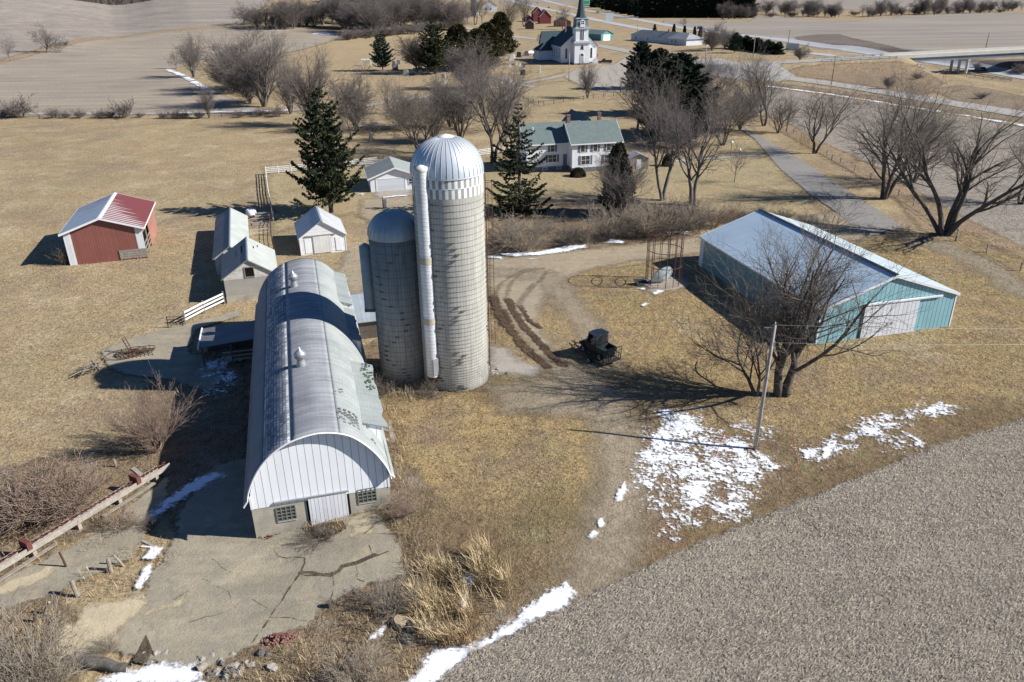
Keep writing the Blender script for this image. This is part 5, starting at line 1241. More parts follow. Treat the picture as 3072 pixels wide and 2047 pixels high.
proto('shrub_red', 3, dict(seed=10, stems=13, kids=(7, 5, 3), L0=2.2, rat=(.5, .5, .5), angs=(.5, .55, .6), tr=.03, lean=.85, tstart=.15, up=.03, wob=.09, minr=.009), M_twigr, M_twigr)
proto('shrub_dark', 3, dict(seed=11, stems=14, kids=(7, 5, 3), L0=2.0, rat=(.55, .5, .5), angs=(.55, .6, .6), tr=.035, lean=1.0, tstart=.12, up=.03, wob=.1, minr=.010), M_twigd, M_twigd)
proto('farbush', 4, dict(seed=12, stems=9, kids=(8, 5, 3), L0=2.6, ang=.6, tr=.07, lean=.8, tstart=.15, up=.05, ratio=(.45, .65), minr=.03), M_twigd, M_twig)

def put(key, name, label, cat_, p, h, group=None, rz=None, wide=1.0):
    m1, m2, H = PROTO[key]; k = h / H
    t = thing(name, label, cat_, (p[0], p[1], p[2] - .05), rnd.uniform(0, 6.28) if rz is None else rz, group)
    t.scale = (k * wide, k * wide, k)
    link('trunk', m1, t); link('crown', m2, t)
    return t
def T_(key, label, x, y, top, group=None, name='bare_tree', cat_='tree', rz=None, wide=1.0, kk=K):
    p = G(x * kk, y * kk); return put(key, name, label, cat_, p, hgt(p, top * kk) * (1.12 if key in BARE else 1), group, rz, wide)

# ---- evergreens
M_needle = mat('spruce_needles', (.042, .052, .026), (.022, .030, .016), .6, spec=.05, rough=1.0, fine=.3, fscale=3, bump=0)
M_needleb = mat('blue_spruce_needles', (.045, .08, .055), (.028, .05, .036), .5, spec=.05, rough=1.0, fine=.3, fscale=2, bump=0)
M_cedar = mat('cedar_foliage', (.10, .092, .045), (.062, .06, .03), .4, spec=.05, rough=1.0, fine=.3, fscale=2, bump=0)
M_needled = mat('dark_pine_needles', (.032, .044, .026), (.018, .027, .017), .5, spec=.05, rough=1.0, fine=.3, fscale=2, bump=0)  # needles in a very dark green
def spruce(nm, seed, H, Rb, bare=.12, levels=34, per=8, droop=.35, mn=None, clump=26, sz=.34, gap=.12, top=1.0, hang=.7, ex=.85):
    r = np.random.default_rng(seed); S = [(0, 0, -.2, 0, 0, H * .5, H * .021, H * .012), (0, 0, H * .5, 0, 0, H, H * .012, .02)]; V = []
    for i in range(levels):
        f = i / (levels - 1); z = H * (bare + (1 - bare) * f ** .92 * .985)
        Rr = Rb * ((1 - f) ** ex * top + .04) * (1 if f > .12 else .75 + 2 * f) * (1 + .16 * np.sin(i * 1.7 + seed) + r.uniform(-.12, .12))
        nb = max(3, int(per * (1 - .45 * f)))
        for b in range(nb):
            if r.random() < gap: continue
            az = 2 * np.pi * (b + r.uniform(-.3, .3)) / nb + i * 1.3; L = Rr * (r.uniform(.5, 1.2) if r.random() > .05 else r.uniform(1.2, 1.5))
            tt = np.linspace(0, 1, 5); zz_ = z - droop * L * tt * (1.25 - .75 * tt ** 2) + .10 * L * tt ** 3 * 3
            P = np.stack([np.cos(az) * L * tt, np.sin(az) * L * tt, zz_], 1)
            for q in range(4): S.append((*P[q], *P[q + 1], .035 * (1 - q / 4.5) * (1.2 - f), .03 * (1 - (q + 1) / 4.5) * (1.2 - f)))
            n = max(5, int(clump * L / Rb * 1.6))
            t = .12 + .9 * r.random(n) ** .8; t = np.minimum(t, 1.03); side = r.normal(0, 1, n) * .16 * L * (1.15 - t)
            c = np.stack([np.cos(az) * L * t - np.sin(az) * side, np.sin(az) * L * t + np.cos(az) * side, np.interp(t, tt, zz_) - np.abs(side) * .25], 1)
            # a needle spray: a narrow leaf hanging outwards and down
            out = np.stack([np.cos(az) + r.normal(0, .45, n), np.sin(az) + r.normal(0, .45, n), -hang * r.uniform(.2, 1.6, n)], 1); out /= np.linalg.norm(out, axis=1)[:, None]
            sd = np.cross(out, r.normal(0, 1, (n, 3))); sd /= np.linalg.norm(sd, axis=1)[:, None]
            l = sz * r.uniform(.7, 1.5, n)[:, None]; w = l * .28
            V.append(np.stack([c - sd * w, c + out * l * .5 - sd * w * .9 , c + out * l, c + out * l * .4 + sd * w], 1).reshape(-1, 3))
    V = np.concatenate(V); F = np.arange(len(V)).reshape(-1, 4)
    tv, tf = tubes(np.array(S), 5)
    PROTO[nm] = (np_mesh(nm + '_trunk', tv, tf, M_barkd, smooth=True), np_mesh(nm + '_crown', V, F, mn or M_needle), H)
spruce('spruce', 1, 16, 3.9, .17, 40, 10, .45, None, 64, .34, .2, ex=.55, hang=1.1)
spruce('spruce_ragged', 2, 15, 5.0, .04, 26, 8, .22, None, 80, .34, .22, hang=.35, ex=1.0)
spruce('pine', 3, 14, 4.9, .12, 26, 9, .05, M_needleb, 60, .55, .1, top=.9, hang=-.2, ex=.5)
spruce('pine_dark', 4, 18, 4.6, .05, 40, 13, .3, M_needled, 58, .62, .0, ex=.5, hang=.8)
spruce('far_conifer', 5, 20, 3.6, .04, 18, 8, .25, M_needled, 30, 1.3, .05, ex=.6)
def cedar(nm, seed, H, Rb, mn, n=5200, sz=.42, shape=1.0, lobes=7):
    r = np.random.default_rng(seed); S = [(0, 0, -.2, 0, 0, H * .9, H * .018, .03)]
    f = r.random(n) ** .9; az = r.uniform(0, 2 * np.pi, n); ph = r.uniform(0, 6.28, 6)
    prof = np.clip((1 - f) ** .5 * np.minimum(1, .55 + f * 3), 0, 1)
    lump = 1 + .22 * np.sin(3 * az + ph[0] + 6 * f) + .16 * np.sin(lobes * az + ph[1] - 17 * f) + .12 * np.sin(25 * f + ph[2] + 2 * az)
    rad = Rb * prof * lump * np.sqrt(r.uniform(.35, 1, n)); c = np.stack([rad * np.cos(az), rad * np.sin(az), H * (.04 + .96 * f)], 1)
    out = np.stack([np.cos(az) * .7 + r.normal(0, .4, n), np.sin(az) * .7 + r.normal(0, .4, n), r.uniform(.1, 1.3, n)], 1); out /= np.linalg.norm(out, axis=1)[:, None]
    sd = np.cross(out, r.normal(0, 1, (n, 3))); sd /= np.linalg.norm(sd, axis=1)[:, None]; l = sz * r.uniform(.6, 1.5, n)[:, None]; w = l * .3
    V = np.stack([c - sd * w, c + out * l * .5 - sd * w * .8, c + out * l, c + out * l * .4 + sd * w], 1).reshape(-1, 3)
    tv, tf = tubes(np.array(S), 5)
    PROTO[nm] = (np_mesh(nm + '_trunk', tv, tf, M_barkd), np_mesh(nm + '_crown', V, np.arange(len(V)).reshape(-1, 4), mn), H)
cedar('cedar', 1, 11, 3.0, M_cedar, 7000, .45); cedar('juniper', 2, 9, 2.1, mat('juniper_foliage', (.085, .085, .045), (.05, .052, .03), .5, spec=.05, rough=1.0, fine=.3, fscale=2, bump=0), 7500, .36); cedar('arborvitae', 3, 7, 1.2, M_needled, 1600, .5)
def ballbush():
    r = np.random.default_rng(4); n = 5200; v = r.normal(0, 1, (n, 3)); v /= np.linalg.norm(v, axis=1)[:, None]; v[:, 2] = np.abs(v[:, 2])
    c = v * np.array([1.35, 1.35, 1.5]) * r.uniform(.8, 1, n)[:, None] + np.array([0, 0, .05]); out = v + r.normal(0, .5, (n, 3)); out /= np.linalg.norm(out, axis=1)[:, None]
    sd = np.cross(out, r.normal(0, 1, (n, 3))); sd /= np.linalg.norm(sd, axis=1)[:, None]; l = r.uniform(.08, .16, n)[:, None]
    V = np.stack([c - sd * l * .5, c + out * l, c + sd * l * .5], 1).reshape(-1, 3)
    tv, tf = tubes(np.array([(0, 0, -.1, 0, 0, 1.2, .08, .04)]), 5)
    PROTO['ball'] = (np_mesh('ball_trunk', tv, tf, M_barkd), np_mesh('ball_crown', V, np.arange(len(V)).reshape(-1, 3), mat('boxwood_leaves', (.045, .042, .026), (.028, .03, .018), 2, fine=.3, bump=0)), 1.6)
ballbush()

# ---- hero evergreens
T_('spruce', 'tall ragged spruce with a bare lower trunk in front of the garage', 762, 490, 197, name='spruce_tree', rz=.4)
T_('spruce_ragged', 'dark spruce with upswept branches in front of the farmhouse', 1194, 487, 235, name='spruce_tree', rz=1.1)
T_('pine', 'lone blue green pine on the golden slope of the cemetery', 880, 163, 78, name='pine_tree')
T_('juniper', 'dark shaggy juniper in front of the right wing of the farmhouse', 1416, 492, 332, name='juniper_tree', wide=1.0)
T_('multi', 'bare branched tree growing up beside the shaggy juniper', 1424, 500, 362, name='bare_tree', wide=1.2)
T_('spruce', 'dark narrow spruce at the left of the cemetery evergreens', 1000, 170, 40, name='spruce_tree', wide=1.3)
T_('cedar', 'olive cedar tree right behind the dark cemetery spruce', 1056, 162, 58, name='cedar_tree', wide=1.7)
T_('cedar', 'broad olive cedar between cemetery spruce and church lawn', 1098, 158, 68, name='cedar_tree', wide=2.0)
T_('cedar', 'largest cedar standing alone left of the church', 1150, 128, 30, name='cedar_tree', wide=1.5)
T_('cedar', 'olive cedar just left of the largest cedar', 1122, 142, 54, name='cedar_tree', wide=1.7)
T_('pine_dark', 'dark pine nearest the church parking lot', 1470, 205, 93, name='pine_tree', wide=1.4)
T_('pine_dark', 'huge dark pine right of the farmhouse behind bare trees', 1552, 312, 118, name='pine_tree', wide=1.75)
T_('pine_dark', 'dark pine left of the huge one beside the parking lot', 1508, 262, 108, name='pine_tree', wide=1.4)
T_('ball', 'round clipped bush at the corner of the farmhouse', 1328, 406, 384, name='clipped_bush', cat_='bush')
T_('ball', 'narrow clipped evergreen right of the garden shed', 1534, 382, 352, name='clipped_bush', cat_='bush', wide=.55)
for i, (x, y, tp, k, w) in enumerate(((1572, 85, 60, 'arborvitae', 1), (1595, 86, 62, 'arborvitae', 1), (1608, 88, 64, 'arborvitae', 1.2), (1548, 78, 56, 'arborvitae', 1.1))):
    T_(k, 'dark column shaped evergreen beside the pale ranch house', x, y, tp, 'column evergreens by the ranch house', 'arborvitae', wide=w)
T_('far_conifer', 'rounded evergreen behind the roof of the ranch house', 1504, 72, 55, name='evergreen_tree', wide=1.5)
T_('pine', 'blue spruce standing in front of the evergreen windbreak', 1688, 122, 74, name='spruce_tree', wide=1.1)
for i in range(13): T_('far_conifer', 'dark evergreen in the windbreak beside the highway', 1688 + i * 8.3, 111 + i * 1.2, 76 + i * 1.6 + (i % 3) * 3, 'windbreak evergreens by the highway', 'evergreen_tree', wide=2.6)
T_('brushy', 'round brown leafless tree left of the evergreen windbreak', 1636, 117, 60, name='bare_tree', wide=1.3)
T_('brushy', 'brown leafless tree touching the evergreen windbreak', 1665, 112, 68, name='bare_tree', wide=1.3)
# plantation beyond the highway: the front ranks tree by tree
r_ = random.Random(5)
for i in range(62):
    x = 1345 + 385 * (i % 31 + r_.random() * .7) / 31; row = i // 31; y = 12 + 29 * min(1, (x - 1345) / 130) - row * 9 - (0 if x < 1700 else 0)
    p = G(x * K, max(y, -6) * K); put('far_conifer', 'pine_tree', 'dark conifer in the dense plantation beyond the highway', 'tree', p, r_.uniform(18, 25), 'plantation conifers beyond the highway', wide=r_.uniform(1.2, 1.7))
for i in range(6): T_('brushy', 'pale bare birch like tree at the right of the plantation', 1660 + i * 14, 43 + r_.uniform(-2, 2), 10 + r_.uniform(-4, 8), 'bare trees in the plantation edge', 'bare_tree')

# ---- the hero tree by the pole: a two stemmed maple, plus its lesser neighbour
def hero(nm, label, base, top, args, mb=M_barkd, mt=M_twigd, kk=K, wide=1.0, hk=1.0):
    p = G(base[0] * kk, base[1] * kk); h = hgt(p, top * kk) * hk
    A, B = grow(H=h, **args); m1, m2 = tree_mesh(nm, A, B, mb, mt)
    t = thing('bare_tree', label, 'tree', (p[0], p[1], p[2] - .05), 0); t.scale = (wide, wide, 1); link('trunk', m1, t); link('crown', m2, t); return t
hero('yard_tree', 'large dark bare tree in front of the teal machine shed', (1797, 912), 508, dict(seed=21, stems=2, kids=(8, 9, 7, 4), L0=4.8, rat=(1.75, .42, .45, .5), angs=(.48, .75, .75, .7), tr=.40, lean=.06, tstart=.42, up=.05, wob=.08, minr=.008, lean0=[(.3, .06), (2.9, .1)]), wide=1.15, hk=1.1)
hero('yard_tree_small', 'forked bare tree directly behind the wooden pole', (1742, 912), 610, dict(seed=22, stems=2, kids=(6, 8, 6, 4), L0=4.0, rat=(1.3, .45, .45, .5), angs=(.7, .8, .75, .7), tr=.17, lean=.5, tstart=.3, up=.04, wob=.12, minr=.010, lean0=[(2.8, .55), (2.2, .1)]), wide=1.0)
hero('drive_tree', 'tall multi stemmed bare tree beside the asphalt drive', (2030, 457), 188, dict(seed=23, stems=3, kids=(7, 8, 6, 5), L0=7, rat=(.95, .45, .45, .5), angs=(.42, .75, .7, .7), tr=.36, lean=.22, tstart=.35, up=.04, wob=.1, minr=.009), wide=1.15, hk=1.1)
hero('corner_tree', 'spreading many stemmed bare tree nearest the right edge', (2168, 540), 232, dict(seed=24, stems=5, kids=(7, 7, 6, 4), L0=9, rat=(.55, .46, .45, .5), angs=(.42, .7, .7, .65), tr=.34, lean=.3, tstart=.35, up=.035, wob=.1, minr=.008), wide=1.15, hk=1.1)
hero('ditch_tree', 'bare tree with a crooked forked trunk beside tall golden grass', (1872, 353), 172, dict(seed=25, stems=2, kids=(7, 9, 6, 5), L0=5, rat=(1.5, .45, .45, .5), angs=(.65, .8, .75, .7), tr=.28, lean=.2, tstart=.45, up=.045, wob=.15, minr=.011), wide=1.05)
hero('house_tree', 'tall thin bare tree right of the shaggy juniper', (1524, 462), 165, dict(seed=26, stems=2, kids=(9, 8, 6, 3), L0=10, rat=(.5, .42, .45, .5), angs=(.5, .75, .7, .65), tr=.30, lean=.1, tstart=.42, up=.04, wob=.06, minr=.010), M_bark, M_twig, wide=1.25)
hero('yard_maple', 'leaning twin trunk bare tree right of the hedge', (1590, 474), 190, dict(seed=27, stems=2, kids=(8, 8, 6, 4), L0=8, rat=(.8, .42, .45, .5), angs=(.55, .75, .7, .7), tr=.36, lean=.3, tstart=.42, up=.05, wob=.09, minr=.010, lean0=[(.2, .22), (3.3, .0)]), M_bark, M_twig, wide=1.15)
hero('silo_tree', 'tall dark two trunk bare tree behind the bright silo dome', (1133, 376), 108, dict(seed=28, stems=2, kids=(9, 9, 6, 5), L0=10, rat=(.8, .45, .45, .5), angs=(.55, .75, .7, .65), tr=.42, lean=.25, tstart=.32, up=.04, wob=.09, minr=.012, lean0=[(3.0, .06), (.2, .26)]), M_barkd, M_twig, wide=1.05)
hero('lawn_sapling', 'small bare tree on the lawn beside the sidewalk', (1688, 420), 315, dict(seed=29, stems=1, kids=(12, 7, 4), L0=5, rat=(.6, .5, .5), angs=(.8, .7, .6), tr=.10, lean=.05, tstart=.3, up=.04, wob=.06, minr=.011), M_bark, M_twig)
hero('willow_bush', 'fan shaped bare shrub tree beside the barn shadow', (362, 1040), 905, dict(seed=30, stems=10, kids=(11, 9, 3), L0=3.2, rat=(.5, .5, .45), angs=(.42, .42, .45), tr=.045, lean=.62, tstart=.1, up=.03, wob=.07, minr=.007), M_twigr, M_twigr, wide=1.1)
# ---- trees behind the silos and around the farmhouse
T_('multi', 'broad many stemmed bare tree behind the tall silo', 1058, 325, 175, rz=.5)
T_('multi', 'bare tree clump left behind the tall silo', 1000, 330, 205, rz=2.0)
T_('maple', 'bare tree with low spreading limbs left of the silo dome', 965, 352, 200)
T_('orchard', 'small orchard tree in the pasture behind the garage', 856, 322, 268)
T_('multi', 'big bushy bare tree behind the ragged spruce', 716, 290, 128, rz=1.4)
T_('brushy', 'reddish bare tree by the lane right of the ragged spruce', 818, 300, 175)
T_('vase', 'slim bare tree over the lane beyond the pasture', 893, 262, 170)
T_('orchard', 'leaning bare tree beside the pile of fallen branches', 806, 322, 235)
T_('multi', 'bare tree with many stems beside the church parking lot', 1350, 226, 150, wide=.9)
T_('brushy', 'grey bare tree in front of the olive cemetery cedars', 1075, 205, 105, wide=1.2)
T_('brushy', 'grey bare tree left of the dark cemetery spruce', 962, 168, 78, wide=1.2)
T_('elm', 'bare tree between the orchard and the church lane', 1105, 245, 150)
T_('maple', 'bare tree in front of the parking lot pines', 1500, 330, 165)
T_('multi', 'grey bushy bare tree below the huge dark pine', 1618, 305, 160)
T_('vase', 'bare tree left of the drive behind the pines', 1640, 262, 128)
T_('vase', 'forked bare tree left of the farm drive', 1718, 270, 118)
T_('elm', 'dark bare tree at the head of the farm drive', 1755, 290, 140)
T_('maple', 'short bare tree right of the farm drive', 1788, 306, 212)
T_('slim', 'thin bare tree standing right of the short one', 1806, 304, 215)
T_('maple', 'bare tree between the drive tree and the corner tree', 2100, 420, 235)
T_('elm', 'bare tree cut by the right edge of the photo', 2345, 470, 285)
T_('brushy', 'grey shrubby tree on the slope of the bridge bank', 2040, 205, 175)
T_('brushy', 'dark round leafless tree beside the highway sign', 1838, 138, 106, wide=1.3)
for k, lb, x, y, tp, w in (('elm', 'bare tree directly right of the two trunk tree behind the dome', 1172, 352, 205, 1.0), ('multi', 'bare tree clump beside the lane behind the tall silo', 1035, 292, 178, 1.0), ('vase', 'bare tree rising between the cemetery and the farmhouse', 1160, 300, 150, 1.0), ('brushy', 'grey brushy tree beside the orchard tree', 925, 300, 210, 1.2), ('orchard', 'crooked small bare tree along the lane', 1015, 272, 218, 1.2),
    ('vase', 'bare tree over the farmhouse lawn right of the chimneys', 1465, 305, 150, 1.1), ('maple', 'bare tree between the huge pine and the farm drive', 1660, 335, 190, 1.0), ('brushy', 'reddish brush tree beside the head of the farm drive', 1700, 300, 205, 1.3), ('multi', 'grey bare tree right beside the huge pine', 1590, 268, 140, 1.0), ('brushy', 'brown brush tree below the huge pine', 1545, 340, 255, 1.3)):
    T_(k, lb, x, y, tp, wide=w)
# ---- hedge rows
T_('vase', 'small bare tree at the far left field edge', 24, 140, 84)
T_('oak', 'spreading bare oak on the left field edge', 109, 121, 63)
T_('farbush', 'low bush just right of the field oak', 152, 105, 93, name='bush', cat_='bush')
row = ((8, 270, 243, 1), (30, 270, 246, 1), (52, 270, 219, 0), (126, 271, 247, 1), (152, 271, 254, 1), (184, 271, 249, 1), (232, 271, 250, 1), (254, 271, 250, 1), (288, 271, 228, 0), (322, 270, 255, 1), (375, 272, 254, 1), (405, 272, 250, 1), (425, 272, 253, 1), (458, 272, 252, 1), (552, 270, 252, 1), (598, 268, 246, 1), (640, 268, 240, 1))
for i, (x, y, tp, k) in enumerate(row):
    if k == 0: T_('farbush', ('reddish round bush, the taller one at the left end of the fence row', 'reddish round bush in the middle of the fence row')[i > 3], x, y, tp, 'bushes along the pasture fence row', 'bush', 'bush', wide=1.0)
    else: T_('farbush', 'low dark bush in the row along the pasture fence', x, y, tp, 'bushes along the pasture fence row', 'bush', 'bush', wide=1.25)
T_('multi', 'slender bare shrub tree standing in the pasture fence row', 481, 272, 200, wide=.8)
T_('multi', 'tallest many stemmed tree of the left hedgerow', 607, 246, 80, wide=1.15, rz=.9)
T_('multi', 'bushy bare tree left in the hedgerow with snow below', 446, 178, 88, rz=2.2)
T_('orchard', 'short leaning bare tree at the tip of the left hedgerow', 405, 158, 118)
T_('brushy', 'grey bare tree behind the tallest hedgerow tree', 560, 205, 90, wide=1.3)
T_('brushy', 'bare thicket tree at the foot of the left hedgerow', 575, 238, 150, wide=1.6)
T_('brushy', 'bare tree filling the gap in the left hedgerow', 535, 215, 120, wide=1.4)
T_('multi', 'bare tree at the right end of the left hedgerow', 668, 262, 150)
for i, (x, y, tp, k) in enumerate(((562, 58, 10, 'oak'), (612, 64, 6, 'oak'), (632, 68, 28, 'brushy'), (655, 68, 0, 'brushy'), (690, 62, 6, 'brushy'), (722, 62, 8, 'brushy'), (764, 53, -4, 'oak'), (590, 66, 18, 'brushy'), (675, 66, 2, 'multi'), (705, 60, -2, 'multi'), (742, 58, 2, 'multi'), (645, 66, 14, 'brushy'), (780, 56, -4, 'multi'))):
    T_(k, 'bare tree in the distant hedgerow on the left hill', x, y, tp, 'distant hedgerow trees on the left hill', wide=1.35)
for i in range(36):
    x = 785 + 265 * r_.random(); y0 = 48 + 40 * r_.random() * (1 - .3 * abs(x - 880) / 170); 
    T_(('brushy', 'multi', 'brushy', 'vase')[i % 4], 'grey bare tree crowded in the thicket beyond the cemetery', x, y0 + (x - 790) * -.02, y0 - 72 + r_.uniform(-12, 14), 'thicket trees beyond the cemetery', wide=1.25)
for i in range(16):
    x = 800 + 250 * i / 15; y = 90 - 22 * i / 15 + r_.uniform(-3, 3); T_('farbush', 'brushy growth along the foot of the far thicket', x, y, y - 26, 'brush along the thicket', 'bush', 'bush', wide=1.5)
for (x, y, tp, k, lb) in ((1062, 62, -5, 'vase', 'bare tree left of the distant bright red barn'), (1074, 52, 2, 'vase', 'bare tree behind the distant bright red barn'), (1092, 58, -12, 'elm', 'bare tree beside the distant grey silo'), (1108, 54, -8, 'vase', 'second bare tree beside the distant grey silo'), (1030, 72, 45, 'orchard', 'small bare tree in front of the distant red barns'), (1205, 62, -10, 'elm', 'lone bare tree left of the small red barns'), (1158, 96, -4, 'elm', 'bare tree rising behind the largest cedar'), (1292, 68, 12, 'orchard', 'bare tree beside the highway behind the red barns'), (1240, 98, 78, 'orchard', 'small dark bare tree left of the church roof'), (1570, 62, 40, 'orchard', 'small bare tree beside the highway lanes')):
    T_(k, lb, x, y, tp)
for i in range(46):
    x = 1765 + 590 * (i + r_.uniform(-.4, .4)) / 46; yb = float(np.interp(x, (1765, 1850, 1930, 2000, 2350), (33, 38, 42, 39, 26))) + r_.uniform(-2, 1)
    if 1940 < x < 1975: continue
    T_(('brushy', 'vase', 'multi', 'brushy')[i % 4], 'bare tree in the far line above the right hill', x, yb, yb - r_.uniform(16, 40), 'far tree line above the right hill', wide=1.15)
for i in range(12): T_('farbush', 'brush in the far tree line above the right hill', 1770 + i * 48, 40 - i * 1.0, 26 - i * .8, 'far brush above the right hill', 'bush', 'bush', wide=1.8)
# ---- woods in the dip of the left hill, one mass
def far_wood():
    r = np.random.default_rng(9); S = []
    for i in range(420):
        u = 190 + 300 * r.random(); d = ray(u, 0); h = math.hypot(d[0], d[1]); Rr = 950 + 150 * r.random(); x, y = d[0] / h * Rr, d[1] / h * Rr; z = Tz((x, y)); H = r.uniform(10, 17)
        S.append((x, y, z, x, y, z + H * .6, .3, .2))
        for k in range(26):
            z0 = z + H * r.uniform(.15, .75); a = r.uniform(0, 6.28); L = r.uniform(1.5, 3.6); S.append((x, y, z0, x + math.cos(a) * L, y + math.sin(a) * L, min(z0 + L * r.uniform(.5, 1.3), z + H), .12, .07))
    V, F = tubes(np.array(S), 3); o = link('far_wood', np_mesh('far_wood', V, F, M_twig)); tag(o, 'bluish bare wood filling the dip in the hill at the top left', 'wood', None, 'stuff')
far_wood()

# ---- shrubs of the yard
sh = (('shrub', 'big round bare shrub below the spruce by the drive', 1200, 578, 492, 1.25), ('shrub_dark', 'dark bare shrub right of the big round one', 1308, 566, 505, 1.0), ('shrub', 'spreading bare shrub below the dark juniper', 1395, 548, 470, 1.2), ('shrub_dark', 'low dark shrub in the hedge near the juniper trunk', 1440, 545, 490, 1.2),
      ('shrub', 'bare shrub in the hedge left of the wire crib', 1492, 545, 462, 1.15), ('shrub_dark', 'dark bare shrub behind the wire crib', 1545, 540, 458, 1.15), ('shrub', 'pale bare shrub right behind the wire crib', 1592, 528, 462, 1.2), ('shrub_red', 'reddish bare shrub beside the machine shed', 1640, 522, 468, 1.2), ('shrub_red', 'reddish shrub behind the corner of the machine shed', 1690, 508, 468, 1.3),
      ('shrub', 'grey shrub behind the machine shed roof', 1745, 500, 472, 1.4), ('shrub_red', 'low reddish brush along the far side of the machine shed', 1800, 505, 478, 1.5), ('shrub', 'low shrub at the far right of the hedge behind the shed', 1855, 520, 490, 1.5), ('shrub_dark', 'low tangled shrub left of the big round one', 1160, 560, 515, 1.3), ('shrub', 'small bare shrub in front of the hedge by the drive', 1345, 560, 520, 1.0),
      ('shrub', 'grey shrub standing on the hedge line above the drive', 1470, 510, 455, 1.1), ('shrub_dark', 'dark shrub on the hedge line near the twin trunk tree', 1575, 498, 452, 1.2), ('shrub', 'shrub behind the dark hedge near the spruce', 1255, 535, 500, 1.1))
for k, lb, x, y, tp, w in sh: T_(k, lb, x, y, tp, 'bare hedge shrubs along the drive', 'shrub', 'shrub', wide=w)
for k, lb, x, y, tp, w in (('shrub_red', 'reddish bare brush at the left below the pasture', 95, 1195, 1075, 1.4), ('shrub_red', 'reddish bare brush nearest the long feed bunk', 165, 1180, 1065, 1.1), ('shrub_dark', 'tangled dark brush at the left edge of the photo', 20, 1195, 1115, 1.4), ('shrub', 'pale grey brush in the bottom left corner', 35, 1600, 1435, 1.1), ('shrub', 'thin pale brush on the bottom left edge', 110, 1620, 1470, .9), ('shrub_dark', 'small brown bush at the corner of the red pole shed', 150, 606, 562, .9),
    ('shrub_red', 'low reddish brush in front of the feed bunk', 290, 1215, 1170, 1.2), ('shrub', 'grey shrub in the weeds at the bottom of the photo', 830, 1590, 1505, 1.2), ('shrub', 'thin grey shrub in the weeds left of the bottom snow', 905, 1400, 1340, 1.4), ('shrub_dark', 'brush beside the base of the small silo', 880, 905, 862, 1.0), ('shrub_dark', 'brush growing at the foot of the white chute', 985, 912, 878, 1.0), ('shrub_dark', 'weedy bush in front of the barn door', 735, 1245, 1212, 1.6),
    ('shrub_dark', 'brush heap right of the asphalt drive end', 2075, 545, 520, 1.8), ('shrub', 'small weed clump at the edge of the concrete', 250, 1500, 1462, 1.0), ('shrub_red', 'reddish weeds at the right corner of the barn', 925, 1185, 1135, 1.2), ('shrub_dark', 'small dark bush on the pavement edge by the feed bunk', 345, 1215, 1185, 1.0), ('shrub_dark', 'pile of brush beside the old hay rake', 190, 862, 842, 1.0)):
    T_(k, lb, x, y, tp, None, 'shrub', 'shrub', wide=w)
for i, (x, y) in enumerate(((2440, 165), (2560, 168), (2290, 158), (2460, 175), (2500, 160), (2300, 232), (2150, 186))):
    p = G(min(x * 1.28, 3060), y * 1.28); put('farbush', 'bush', 'brown bush on the grassy bank of the overpass', 'bush', p, rnd.uniform(2, 3.4), 'bushes on the overpass bank', wide=1.4)

# ---- tall dry grass and weeds, in masses
def blades(name, areas, mats, label, seed=1, mi=None):
    """areas: (polygon, blades per square metre, height range, lean)"""
    r = np.random.default_rng(seed); VV = []; MI = []
    for P, dens, (h0, h1), lean, mi_ in areas:
        lo, hi = P.min(0), P.max(0); n = int(np.prod(hi - lo) * dens); q = lo + (hi - lo) * r.random((n, 2)); m = inside(q[:, 0], q[:, 1], P)
        cl = (np.sin(q[:, 0] * 2.1 + 1.3 * np.sin(q[:, 1] * 1.7)) + np.sin(q[:, 1] * 2.6 + q[:, 0] * .7)) * .25 + .5        # grows in tufts
        m &= r.random(n) < np.clip(cl * 1.5, .08, 1); q = q[m]; cl = cl[m]; n = len(q)
        if not n: continue
        z = T(q[:, 0], q[:, 1]) + .01; h = r.uniform(h0, h1, n) * np.clip(.5 + cl * .7, .4, 1.2); a = r.uniform(0, 6.28, n); ln = lean * r.uniform(.3, 1.5, n) * h; w = r.uniform(.009, .02, n) * (1 + h * .3)
        b = np.stack([q[:, 0], q[:, 1], z], 1); sd = np.stack([-np.sin(a) * w, np.cos(a) * w, 0 * a], 1)
        mid = b + np.stack([np.cos(a) * ln * .35, np.sin(a) * ln * .35, h * .6], 1); tp = b + np.stack([np.cos(a) * ln, np.sin(a) * ln, h], 1)
        VV.append(np.stack([b - sd, mid - sd * .8, tp, mid + sd * .8], 1).reshape(-1, 3)); MI.append(np.full(n, mi_) if mi_ < 9 else r.integers(0, len(mats), n))
    V = np.concatenate(VV); o = link(name, np_mesh(name, V, np.arange(len(V)).reshape(-1, 4), mats, np.concatenate(MI)))
    tag(o, label, 'tall grass', None, 'stuff')
M_b1 = mat('straw_blade', (.54, .42, .24), (.44, .34, .195), .5, fine=.2, bump=0); M_b2 = mat('brown_blade', (.25, .18, .11), (.19, .135, .085), .5, fine=.2, bump=0); M_b3 = mat('grey_weed', (.30, .26, .20), (.23, .195, .15), .5, fine=.2, bump=0); M_b4 = mat('orange_blade', (.38, .255, .13), (.29, .19, .10), .5, fine=.2, bump=0); M_b5 = mat('tan_turf_blade', (.41, .325, .20), (.33, .26, .16), .5, fine=.2, bump=0)
MB5 = [M_b1, M_b2, M_b3, M_b4, M_b5]
blades('tall_grass', [(on((1075, 1290), (1130, 1275), (1172, 1320), (1180, 1380), (1150, 1420), (1100, 1380)), 170, (.9, 2.1), .5, 0), (on((950, 1330), (1060, 1290), (1090, 1420), (1080, 1480), (980, 1490), (940, 1420)), 150, (.6, 1.5), .65, 0), (on((1040, 1400), (1100, 1420), (1090, 1500), (1010, 1500)), 110, (.5, 1.2), .6, 3)], MB5, 'tall straw coloured grass clumps above the bottom snow drift', 1)
